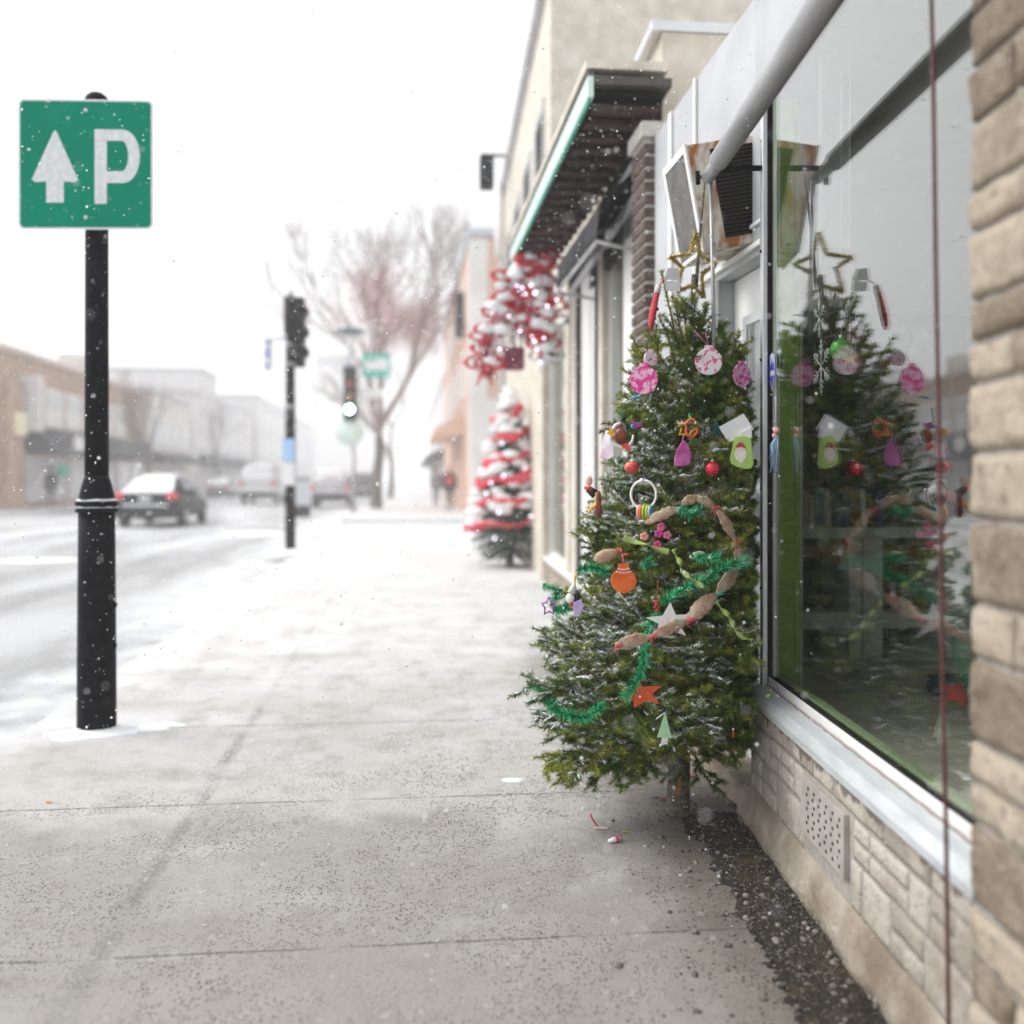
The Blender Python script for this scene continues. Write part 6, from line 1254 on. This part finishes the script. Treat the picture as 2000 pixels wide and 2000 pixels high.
    zb_ = body[0][3]; mb = MB(); mb.box((-body[1][1]+.04, -0.06, zb_-.06), (body[1][1]-.04, 0.10, zb_+.20), 0, Mx); mb.build('bumper', DKP, e, bevel=0.03)
    if kind == 'sedan':
        mb = MB(); mb.box((-.52, -0.022, .68), (.52, 0.05, .90), 0, Mx); mb.build('boot_panel', DKP, e, bevel=0.02)
        mb = MB(); mb.box((-.60, -0.075, .60), (.60, 0.04, .655), 0, Mx); mb.build('snow_ledge', M['snow'], e, bevel=0.02)
    mb = MB(); mb.box((-.16, -0.034 if kind == 'sedan' else -0.02, .74), (.16, -0.012 if kind == 'sedan' else .04, .87), 0, Mx); mb.build('number_plate', PLATE, e, bevel=0.005)
    if snow:
        mb = MB(); yy = [cab[1][0]-.05, cab[1][0]+.4, cab[2][0]+.3, cab[3][0]]; zt_ = cab[2][4]; vs = []
        v, f = loft(mb, [(yy[0], cab[1][2]*.7, cab[1][2]*.5, cab[1][4]-.06, cab[1][4]+.01), (yy[1], cab[1][2]*.95, cab[1][2]*.8, zt_-.06, zt_+.05), (yy[2], cab[1][2]*.95, cab[1][2]*.8, zt_-.06, zt_+.05), (yy[3], cab[1][2]*.8, cab[1][2]*.6, zt_-.09, zt_)]); mb.add(v, f, 0, Mx, True); mb.build('roof_snow', M['snow'], e)
        if kind == 'sedan':
            mb = MB(); v, f = loft(mb, [(.0, .62, .56, .95, 1.0), (.12, .72, .66, .96, 1.055), (.38, .70, .64, .97, 1.06)]); mb.add(v, f, 0, Mx, True); mb.build('boot_snow', M['snow'], e)
    return e
make_car('sedan', 'dark sedan with snowy rear window and red tail lights in the far lane', 'car', 283, 1025, 28.2, cm('dark_car_paint', (0.010, 0.010, 0.013), rough=0.45, spec=0.2), 'sedan')
make_car('van', 'white van seen from behind farther down the street', 'van', 503, 982, 54, cm('white_car_paint', (0.62, 0.63, 0.65), rough=0.35), 'van')
make_car('parked_suv', 'silver car with red tail lights parked beside the far corner', 'car', 645, 986, 47, cm('silver_paint', (0.42, 0.43, 0.45), rough=0.35), 'suv', 'cars parked along the kerb')
make_car('parked_suv', 'dark car parked beyond the silver one, near the street tree', 'car', 708, 975, 58, cm('grey_car_paint', (0.10, 0.10, 0.11), rough=0.35), 'suv', 'cars parked along the kerb', False)
make_car('sedan', 'faint grey car in front of the white van, nearly lost in the snowfall', 'car', 425, 972, 75, cm('grey_car_paint2', (0.25, 0.25, 0.27), rough=0.35), 'sedan')

# ------------------------------------------------------------------ people (far off, small)
def person(px, py, Y, label, coat, trousers, hat, h=1.7, back=None, stride=0.12, z=0.0):
    p = at(px, py, Y); L = Vector((p.x, Y, z)); e = thing('person', label, 'person', L, 'people walking on the pavements'); k = h/1.7
    J = dict(pel=(0, 0, .92), chest=(0, 0, 1.28), neck=(0, .01, 1.45), head=(0, -.01, 1.60), hl=(-.09, 0, .88), kl=(-.10, -.06-stride*.5, .48), fl=(-.10, -stride, .07), tl=(-.10, -stride-.14, .035), hr=(.09, 0, .88), kr=(.10, -.02+stride*.3, .50), fr=(.10, stride+.06, .09), tr=(.10, stride-.06, .035),
             sl=(-.19, 0, 1.38), el=(-.25, .03, 1.10), wl=(-.24, -.08, .88), nl=(-.235, -.11, .80), sr=(.19, 0, 1.38), er=(.25, .03, 1.10), wr=(.24, -.08, .88), nr=(.235, -.11, .80))
    E_ = [('pel', 'chest'), ('chest', 'neck'), ('neck', 'head'), ('pel', 'hl'), ('hl', 'kl'), ('kl', 'fl'), ('fl', 'tl'), ('pel', 'hr'), ('hr', 'kr'), ('kr', 'fr'), ('fr', 'tr'), ('chest', 'sl'), ('sl', 'el'), ('el', 'wl'), ('wl', 'nl'), ('chest', 'sr'), ('sr', 'er'), ('er', 'wr'), ('wr', 'nr')]
    R = dict(pel=.15, chest=.17, neck=.065, head=.10, hl=.10, kl=.07, fl=.05, tl=.045, hr=.10, kr=.07, fr=.05, tr=.045, sl=.085, el=.06, wl=.045, nl=.045, sr=.085, er=.06, wr=.045, nr=.045)
    names = list(J); me = bpy.data.meshes.new('body'); me.from_pydata([tuple(c*k for c in J[n]) for n in names], [(names.index(a), names.index(b)) for a, b in E_], [])
    o = bpy.data.objects.new('body', me); col.objects.link(o); sk_ = o.modifiers.new('skin', 'SKIN'); ss = o.modifiers.new('sub', 'SUBSURF'); ss.levels = ss.render_levels = 1
    for i, n in enumerate(names): me.skin_vertices[0].data[i].radius = (R[n]*k, R[n]*k); me.skin_vertices[0].data[i].use_root = (n == 'pel')
    dg = bpy.context.evaluated_depsgraph_get(); nm = bpy.data.meshes.new_from_object(o.evaluated_get(dg)); o.modifiers.clear(); o.data = nm; nm.name = 'body'
    skin = cm('skin', (0.52, 0.33, 0.25)); nm.materials.clear()
    for m_i in (skin, trousers, coat, DKP): nm.materials.append(m_i)
    for pl_ in nm.polygons:
        zc_ = pl_.center.z/k; pl_.material_index = 3 if zc_ < .12 else 1 if zc_ < .84 and abs(pl_.center.x) < .2*k else 2 if zc_ < 1.47 and zc_ > .84 else 0; pl_.use_smooth = True
    o.parent = e
    mb = MB(); mb.lathe([(.20*k, .72*k), (.215*k, .78*k), (.20*k, 1.0*k), (.215*k, 1.25*k), (.16*k, 1.42*k), (.09*k, 1.49*k)], 16, Matrix.Translation(L) @ Matrix.Diagonal((1, .72, 1, 1))); mb.build('coat', coat, e)
    mb = MB(); mb.ball(L+Vector((0, .012, 1.66*k)), .112*k, 0, 14, (1, 1.05, .85)); mb.ball(L+Vector((0, .0, 1.775*k)), .035*k, 0, 8); mb.build('hat', hat, e)
    if back: mb = MB(); mb.box((L.x-.14, L.y-.30, 1.0), (L.x+.14, L.y-.13, 1.36)); mb.build('backpack', back, e, bevel=.04)
    return e
DK = cm('dark_coat', (0.03, 0.03, 0.04)); GY = cm('grey_trousers', (0.07, 0.07, 0.08))
person(878, 992, 39, 'person in a dark coat and pink hat with a red bag on the pavement', DK, GY, cm('pink_hat', (0.70, 0.42, 0.45)), 1.72, cm('red_bag', (0.50, 0.04, 0.06)))
person(852, 985, 46, 'faint person in grey walking ahead of the one with the red bag', cm('grey_coat', (0.22, 0.22, 0.24)), GY, DKP, 1.75)
person(100, 984, 45, 'person in a black coat standing by the shops across the road', DK, GY, DKP, 1.74, None, 0.05)

# ------------------------------------------------------------------ buildings down the street
def building(name, label, x0, x1, y0, y1, h, wallm, face, wins=None, awn=None, trim=None, coping=True, group=None, winm=None):
    e = thing(name, label, 'building', ((x0+x1)/2, (y0+y1)/2, 0), group); mb = MB(); mb.box((x0, y0, -0.2), (x1, y1, h)); mb.build('wall', wallm, e)
    if coping: mb = MB(); mb.box((x0-.12, y0-.12, h+.003), (x1+.12, y1+.12, h+.25)); mb.build('roof', trim or M['grey_paint'], e)
    fx = x1 if face > 0 else x0
    for (ya, yb, za, zb, kind) in wins or []:
        mb = MB(); mb.box((fx-.06*face, ya, za), (fx+.05*face, yb, zb)); f = mb.build('window', M['white'], e, bevel=.01); mb = MB(); mb.box((fx+.0505*face, ya+.1, za+.1), (fx+.058*face, yb-.1, zb-.1)); mb.build('pane', winm or GLZ, f)
    for (ya, yb, z0, z1, out, m) in awn or []:
        mb = MB(); vs = [(fx+.01*face, ya, z1), (fx+.01*face, yb, z1), (fx+out*face, yb, z0+.2), (fx+out*face, ya, z0+.2), (fx+.01*face, ya, z0), (fx+.01*face, yb, z0), (fx+out*face, yb, z0), (fx+out*face, ya, z0)]
        mb.add(vs, [(0, 1, 2, 3), (4, 7, 6, 5), (0, 4, 5, 1), (1, 5, 6, 2), (2, 6, 7, 3), (3, 7, 4, 0)]); mb.build('awning', m, e)
    return e
BR = mat('tan_brick', (0.35, 0.24, 0.165), (0.45, 0.325, 0.24), 0.9, scale=2.5, bump=0.3, bscale=30); OR = mat('salmon_brick', (0.52, 0.33, 0.25), (0.60, 0.41, 0.325), 0.9, scale=1.5); GB_ = mat('haze_paled_brick', (0.64, 0.615, 0.61), (0.72, 0.70, 0.69), 0.9, scale=1); PALE = mat('pale_wall', (0.62, 0.60, 0.57), (0.72, 0.70, 0.67), 0.9, scale=1); DKA = cm('black_awning', (0.025, 0.025, 0.035))  # GB_ paled: the far blocks' haze fade is put into its colour
WNG = cm('haze_paled_glass', (0.42, 0.43, 0.45), rough=0.12)  # far panes lightened: haze fade put into the glass colour
cX = at(37, 985, 43).x
tan = building('brick_shops', 'two storey tan brick shop block with a dark shop awning across the road', cX-14, cX, 41, 62, 6.35, BR, 1, None, None, cm('snowy_coping', (0.50, 0.44, 0.38)))
mb = MB(); mb.box((cX-.2, 41.4, -.1), (cX+.35, 42.6, 5.2)); mb.build('brick_pier', BR, tan)
mb = MB(); mb.box((cX+.35, 41.6, 3.0), (cX+.52, 42.5, 3.9)); mb.build('sign_lamp', cm('cream_sign', (0.72, 0.68, 0.48)), tan)
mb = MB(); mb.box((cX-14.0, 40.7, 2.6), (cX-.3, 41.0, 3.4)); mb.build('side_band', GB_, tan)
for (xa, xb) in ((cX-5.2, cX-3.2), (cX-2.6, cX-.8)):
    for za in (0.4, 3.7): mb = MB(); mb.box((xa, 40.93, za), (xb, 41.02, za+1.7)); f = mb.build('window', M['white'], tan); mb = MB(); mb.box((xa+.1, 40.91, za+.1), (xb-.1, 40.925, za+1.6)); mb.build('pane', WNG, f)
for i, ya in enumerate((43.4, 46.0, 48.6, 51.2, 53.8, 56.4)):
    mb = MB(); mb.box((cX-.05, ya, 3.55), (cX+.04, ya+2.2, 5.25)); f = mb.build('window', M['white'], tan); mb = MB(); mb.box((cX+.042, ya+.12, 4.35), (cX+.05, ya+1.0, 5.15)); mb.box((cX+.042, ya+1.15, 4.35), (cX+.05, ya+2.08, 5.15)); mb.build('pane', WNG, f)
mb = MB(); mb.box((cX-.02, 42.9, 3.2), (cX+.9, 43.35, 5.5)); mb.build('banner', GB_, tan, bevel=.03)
mb = MB(); mb.box((cX+.01, 43.5, 2.35), (cX+1.1, 60, 3.3)); mb.build('awning', DKA, tan, bevel=.05)
for y_ in (47, 50.5): mb = MB(); mb.prism([(math.cos(2*PI*k/12)*(.55+.35*(k % 2)), math.sin(2*PI*k/12)*(.32+.1*(k % 2))) for k in range(12)], 0, .03, Matrix.Translation((cX+1.105, y_, 2.85)) @ Matrix.Rotation(PI/2, 4, 'Z') @ Matrix.Rotation(PI/2, 4, 'X')); mb.build('awning_mark', M['paper'], tan)
mb = MB()
for ya in np.arange(43.6, 60, 2.7): mb.box((cX-.03, ya, .3), (cX+.03, ya+2.3, 2.2))
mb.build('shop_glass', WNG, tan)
mb = MB(); mb.box((cX-2.5, 55, 6.6), (cX-1.4, 56.2, 7.9)); mb.build('chimney', PALE, tan)
WINL = [(63.5+i*2.6, 65.2+i*2.6, 3.4, 5.0, 0) for i in range(4)]
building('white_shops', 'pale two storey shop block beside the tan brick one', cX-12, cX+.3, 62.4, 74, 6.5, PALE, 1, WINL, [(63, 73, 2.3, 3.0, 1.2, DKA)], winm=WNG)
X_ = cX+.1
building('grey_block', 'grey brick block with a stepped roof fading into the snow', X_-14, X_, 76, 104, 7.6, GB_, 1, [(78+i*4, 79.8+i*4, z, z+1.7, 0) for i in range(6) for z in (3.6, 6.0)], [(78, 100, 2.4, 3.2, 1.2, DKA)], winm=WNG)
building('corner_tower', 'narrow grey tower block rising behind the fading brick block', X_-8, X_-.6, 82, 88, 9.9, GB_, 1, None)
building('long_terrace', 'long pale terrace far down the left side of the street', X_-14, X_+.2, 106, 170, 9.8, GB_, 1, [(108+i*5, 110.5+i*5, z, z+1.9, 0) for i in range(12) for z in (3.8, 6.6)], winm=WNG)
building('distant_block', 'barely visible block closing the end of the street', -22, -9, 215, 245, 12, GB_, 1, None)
# right side, past the side street
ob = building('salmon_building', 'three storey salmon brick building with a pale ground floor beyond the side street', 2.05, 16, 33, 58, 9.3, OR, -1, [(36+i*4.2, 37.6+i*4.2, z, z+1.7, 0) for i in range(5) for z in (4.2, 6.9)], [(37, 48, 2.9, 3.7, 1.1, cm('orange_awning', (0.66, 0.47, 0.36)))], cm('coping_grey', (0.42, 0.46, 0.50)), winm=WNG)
mb = MB(); mb.box((2.035, 32.95, -.1), (16.05, 33.6, 3.9)); mb.box((2.0, 32.96, 3.9), (2.6, 33.5, 9.2)); mb.build('ground_storey', PALE, ob)
mb = MB(); mb.box((1.7, 36, 6.4), (2.0, 36.5, 8.0)); mb.build('hanging_sign', DKP, ob)
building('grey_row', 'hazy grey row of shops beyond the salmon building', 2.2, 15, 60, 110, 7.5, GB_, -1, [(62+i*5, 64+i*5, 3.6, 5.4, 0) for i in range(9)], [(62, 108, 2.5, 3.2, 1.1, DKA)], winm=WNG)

# ------------------------------------------------------------------ street trees
def bare_tree(name, label, base, H, spread, seed, leafm=None, nleaf=0, trunk_r=0.25, fork=0.2, levels=5, lz=(0.25, 0.75), lean=0, group=None):
    g = random.Random(seed); e = thing(name, label, 'tree', base, group); tips = []; crown = MB(); tk_ = MB()
    def grow(p, d, L, r, lev):
        n = 3; pts = [p]; dd = d
        for i in range(n):
            dd = (dd+Vector((g.uniform(-.16, .16), g.uniform(-.16, .16), g.uniform(-.02, .12)))).normalized(); pts.append(pts[-1]+dd*L/n)
        (tk_ if lev == 0 else crown).tube(pts, [r, r*.9, r*.78, r*.62], 6 if lev < 3 else 4, cap=False)
        tips.append((pts[-1], lev)); tips.append((pts[2], lev))
        if lev >= levels: return
        k = g.choice([2, 3, 3]) if lev > 0 else 3
        for i in range(k):
            a = g.random()*6.28; el = g.uniform(.25, .75)*spread; ax = dd.orthogonal().normalized(); ax.rotate(Matrix.Rotation(a, 3, dd)); nd_ = (dd*math.cos(el)+ax*math.sin(el)+Vector((0, 0, .12))).normalized()
            grow(pts[-1] if i else pts[2].lerp(pts[3], .6), nd_, L*g.uniform(.70, .95), r*.60, lev+1)
    b = Vector(base); grow(b, Vector((lean, 0, 1)).normalized(), H*fork*1.25, trunk_r, 0)
    tk_.build('trunk', M['bark'], e, fix=False); crown.build('crown', cm('bare_twigs', (0.22, 0.17, 0.16), (0.30, 0.24, 0.22)), e, fix=False)
    if nleaf:
        pts = [p for p, l in tips if l >= 2 and lz[0]*H < p.z-b.z < lz[1]*H]; vs = []
        gg = np.random.default_rng(seed); 
        for k in range(nleaf):
            c = pts[g.randrange(len(pts))]; c = np.array(c)+gg.normal(0, 0.38, 3); s_ = gg.uniform(.035, .075); d1 = gg.normal(size=3); d1 /= np.linalg.norm(d1); d2 = np.cross(d1, gg.normal(size=3)); d2 /= np.linalg.norm(d2); vs += [c-d1*s_, c+d2*s_*.6, c+d1*s_]
        tris_mesh('leaves', np.array(vs), np.arange(len(vs)).reshape(-1, 3), [leafm], np.zeros(len(vs)//3), e)
    return e
RL = leaf_mat('russet_leaves', (0.34, 0.14, 0.13), (0.48, 0.23, 0.20))
tbp = at(735, 995, 42); tbp.z = 0
bare_tree('street_tree', 'tall forked street tree with sparse russet leaves and bare upper limbs', tbp, 13.5, 0.95, 5, RL, 17000, 0.27, 0.20, 7, (0.25, 0.66), -0.05)
bare_tree('street_tree', 'small grey bare tree across the road behind the dark sedan', at(290, 975, 60).xy.to_3d(), 8.0, 0.9, 9, None, 0, 0.16, 0.2, 5, group=None)
bare_tree('street_tree', 'faint bare tree at the left of the street, in front of the far terrace', Vector((-15.6, 84, 0)), 8.5, 0.9, 14, None, 0, 0.16, 0.2, 5)
bare_tree('street_tree', 'faint bare tree on the right pavement beyond the russet one', Vector((-1.2, 66, 0)), 11, 0.85, 23, RL, 1200, 0.22, 0.19, 5, (0.3, 0.6))

# ------------------------------------------------------------------ dirt strip, litter, fallen leaves
def ds_mat():
    m, nt, P, X, Y = pos_mat('wet_gravel'); b = _bsdf(m); f = noise_n(nt, P, 70, 5, 0.7); v = nt.nodes.new('ShaderNodeTexVoronoi'); v.inputs['Scale'].default_value = 130; nt.links.new(P, v.inputs['Vector'])
    sc_c = nt.nodes.new('ShaderNodeSeparateColor'); nt.links.new(v.outputs['Color'], sc_c.inputs[0])
    c = mix_n(nt, f, (0.018, 0.016, 0.014), (0.055, 0.045, 0.036)); c = mix_n(nt, math_n(nt, 'MULTIPLY', smooth_n(nt, sc_c.outputs[0], 0.92, 0.97), 0.7), c, (0.22, 0.19, 0.16)); c = mix_n(nt, math_n(nt, 'MULTIPLY', smooth_n(nt, noise_n(nt, P, 7, 6, 0.7), 0.48, 0.66), 0.75), c, (0.095, 0.072, 0.045))
    nt.links.new(c, b.inputs['Base Color']); b.inputs['Roughness'].default_value = 0.6; b.inputs['Specular IOR Level'].default_value = 0.2; bp = nt.nodes.new('ShaderNodeBump'); bp.inputs['Strength'].default_value = 0.9; bp.inputs['Distance'].default_value = 0.012; nt.links.new(math_n(nt, 'ADD', f, v.outputs['Distance']), bp.inputs['Height']); nt.links.new(bp.outputs[0], b.inputs['Normal']); return m
mb = MB(); N = 520; vs = []; K_ = 7
for i in range(N+1):
    s_ = -2.6+ (SP+0.1+2.6)*i/N; wob_ = 0.03*mnoise.noise(Vector((s_*6, 0, 0)))+0.015*mnoise.noise(Vector((s_*22, 0, 4)))
    wob_ += 0.02*mnoise.noise(Vector((s_*60, 1, 4)))+0.012*mnoise.noise(Vector((s_*140, 1, 9)))
    wd_ = (0.22 if s_ < -0.1 else 0.22+0.10*(s_+0.1))+wob_
    for j in range(K_):
        q = j/(K_-1); vs.append(W(s_, 0.005-wd_*(1-q)-0.02*0, 0.002+0.012*math.sin(PI*min(1, q*1.1))*(0.6+0.6*mnoise.noise(Vector((s_*14, q*5, 2)))) if 0 < j else 0.001))
mb.add(vs, [(i*K_+j, i*K_+j+1, (i+1)*K_+j+1, (i+1)*K_+j) for i in range(N) for j in range(K_-1)], 0, None, True); tag(mb.build('gravel_strip', ds_mat(), None, fix=False), kind='stuff')
mb = MB(); g = random.Random(6)
for k in range(2600):
    s_ = g.uniform(-1.9, 0.45); d_ = -abs(g.gauss(0.12, 0.14)); r = g.uniform(0.0012, 0.0042) if k % 14 else g.uniform(0.006, 0.012)
    if s_ > 0.3: d_ = g.uniform(-0.3, 0.0)
    mb.ball(W(s_, d_-0.02, 0.008 if d_ > -0.2 else 0.001), r, 0, 5, (g.uniform(.7, 1.4), g.uniform(.7, 1.4), .7))
tag(mb.build('loose_grit', mat('grit', (0.05, 0.045, 0.04), (0.24, 0.21, 0.18), 0.8, scale=60), None, fix=False), kind='stuff')
def leaf(px, py, label, m, pts, cat='leaf', z=0.004, name='fallen_leaf'):
    c = on_z(px, py, z); mb = MB(); mb.prism([(x*0.001, y*0.001) for x, y in pts], 0, 0.0012, Matrix.Translation(c) @ Matrix.Rotation(0.12, 4, 'X') @ Matrix.Rotation(0.1, 4, 'Y')); return solo(mb, name, m, label, cat, 'scraps fallen on the pavement', fix=False)
leaf(1172, 1617, 'pale yellow scrap with a red tail lying on the pavement', cm('pale_scrap', (0.72, 0.56, 0.36), (0.78, 0.70, 0.58)), [(-22, -8), (0, -12), (26, -6), (30, 4), (10, 12), (-10, 10), (-24, 2)], 'scrap', name='paper_scrap')
mb = MB(); mb.tube([on_z(1166, 1612, 0.005), on_z(1160, 1605, 0.03), on_z(1156, 1597, 0.045), on_z(1153, 1590, 0.06)], 0.0028, 6); solo(mb, 'red_cord', RB, 'short red cord standing up from the pale scrap on the pavement', 'cord', 'scraps fallen on the pavement')
e = thing('wrapped_sweet', 'white scrap with red bands lying nearest the camera on the pavement', 'scrap', on_z(1202, 1639, 0.006), 'scraps fallen on the pavement')
mb = MB(); mb.tube([on_z(1188, 1643, .008), on_z(1200, 1640, .010), on_z(1214, 1636, .009)], [0.005, 0.010, 0.006], 8); mb.build('wrapper', M['paper'], e)
mb = MB(); mb.tube([on_z(1201, 1640, .010), on_z(1205, 1639, .010)], 0.0115, 8); mb.ball(on_z(1212, 1634, .013), 0.006, 0, 8); mb.build('red_band', RB, e)
leaf(1222, 1625, 'small yellow scrap on the pavement left of the gravel strip', cm('yellow_leaf', (0.60, 0.40, 0.06)), [(-14, -3), (12, -4), (16, 3), (-10, 4)], 'scrap', name='yellow_scrap')
leaf(95, 1566, 'tiny orange leaf on the pavement below the sign post', cm('orange_leaf', (0.62, 0.24, 0.10)), [(-9, -6), (10, -8), (14, 2), (0, 9), (-12, 5)])
for i, (px, py, lab) in enumerate(((1303, 1562, 'dark red leaf against the fir trunk'), (1352, 1478, 'tan dead leaf behind the fir trunk, highest of three'), (1375, 1500, 'tan dead leaf against the cement base behind the trunk'), (1345, 1512, 'brown dead leaf beside the fir trunk'))):
    leaf(px, py, lab, cm('dead_leaf_%d' % i, [(0.14, 0.02, 0.015), (0.5, 0.36, 0.24), (0.45, 0.33, 0.22), (0.26, 0.13, 0.06)][i]), [(-30, -12), (0, -20), (32, -8), (26, 12), (0, 20), (-26, 12)], z=0.012)

# ------------------------------------------------------------------ falling snow
def flake_mat():     # thin flakes let light through as well as scattering it
    m = bpy.data.materials.new('snowflake'); m.use_nodes = True; nt = m.node_tree; nt.nodes.clear()
    o_ = nt.nodes.new('ShaderNodeOutputMaterial'); d_ = nt.nodes.new('ShaderNodeBsdfDiffuse'); t_ = nt.nodes.new('ShaderNodeBsdfTranslucent'); x_ = nt.nodes.new('ShaderNodeMixShader')
    d_.inputs['Color'].default_value = (0.96, 0.97, 0.98, 1); t_.inputs['Color'].default_value = (0.96, 0.97, 0.98, 1); x_.inputs[0].default_value = 0.5
    nt.links.new(d_.outputs[0], x_.inputs[1]); nt.links.new(t_.outputs[0], x_.inputs[2]); nt.links.new(x_.outputs[0], o_.inputs['Surface']); return m
g = np.random.default_rng(5); NF = 60000
P_ = np.stack([g.uniform(-4.6, 1.15, NF), g.uniform(0.75, 10.5, NF), g.uniform(0.05, 4.6, NF)], 1)
dd = (P_[:, 0]-WO.x)*WN.x+(P_[:, 1]-WO.y)*WN.y
keep = (dd < -0.06) & (np.hypot(P_[:, 0]-LP_.x, P_[:, 1]-LP_.y) > 0.12); P_ = P_[keep]; n = len(P_)
R_ = np.minimum(0.0046, np.exp(g.normal(math.log(0.0019), 0.5, n)))*np.where(P_[:, 1] < 1.8, 0.75, 1.0)
oct_ = np.array([(1, 0, 0), (-1, 0, 0), (0, 1, 0), (0, -1, 0), (0, 0, 1), (0, 0, -1)], float); tri = np.array([(0, 2, 4), (2, 1, 4), (1, 3, 4), (3, 0, 4), (2, 0, 5), (1, 2, 5), (3, 1, 5), (0, 3, 5)])
sq = g.uniform(0.6, 1.35, (n, 1, 3)); Vf = P_[:, None, :]+oct_[None]*R_[:, None, None]*sq; Tf = (np.arange(n)*6)[:, None, None]+tri[None]
o = tris_mesh('falling_snow', Vf.reshape(-1, 3), Tf.reshape(-1, 3), [flake_mat()], np.zeros(n*8), None); tag(o, kind='stuff')
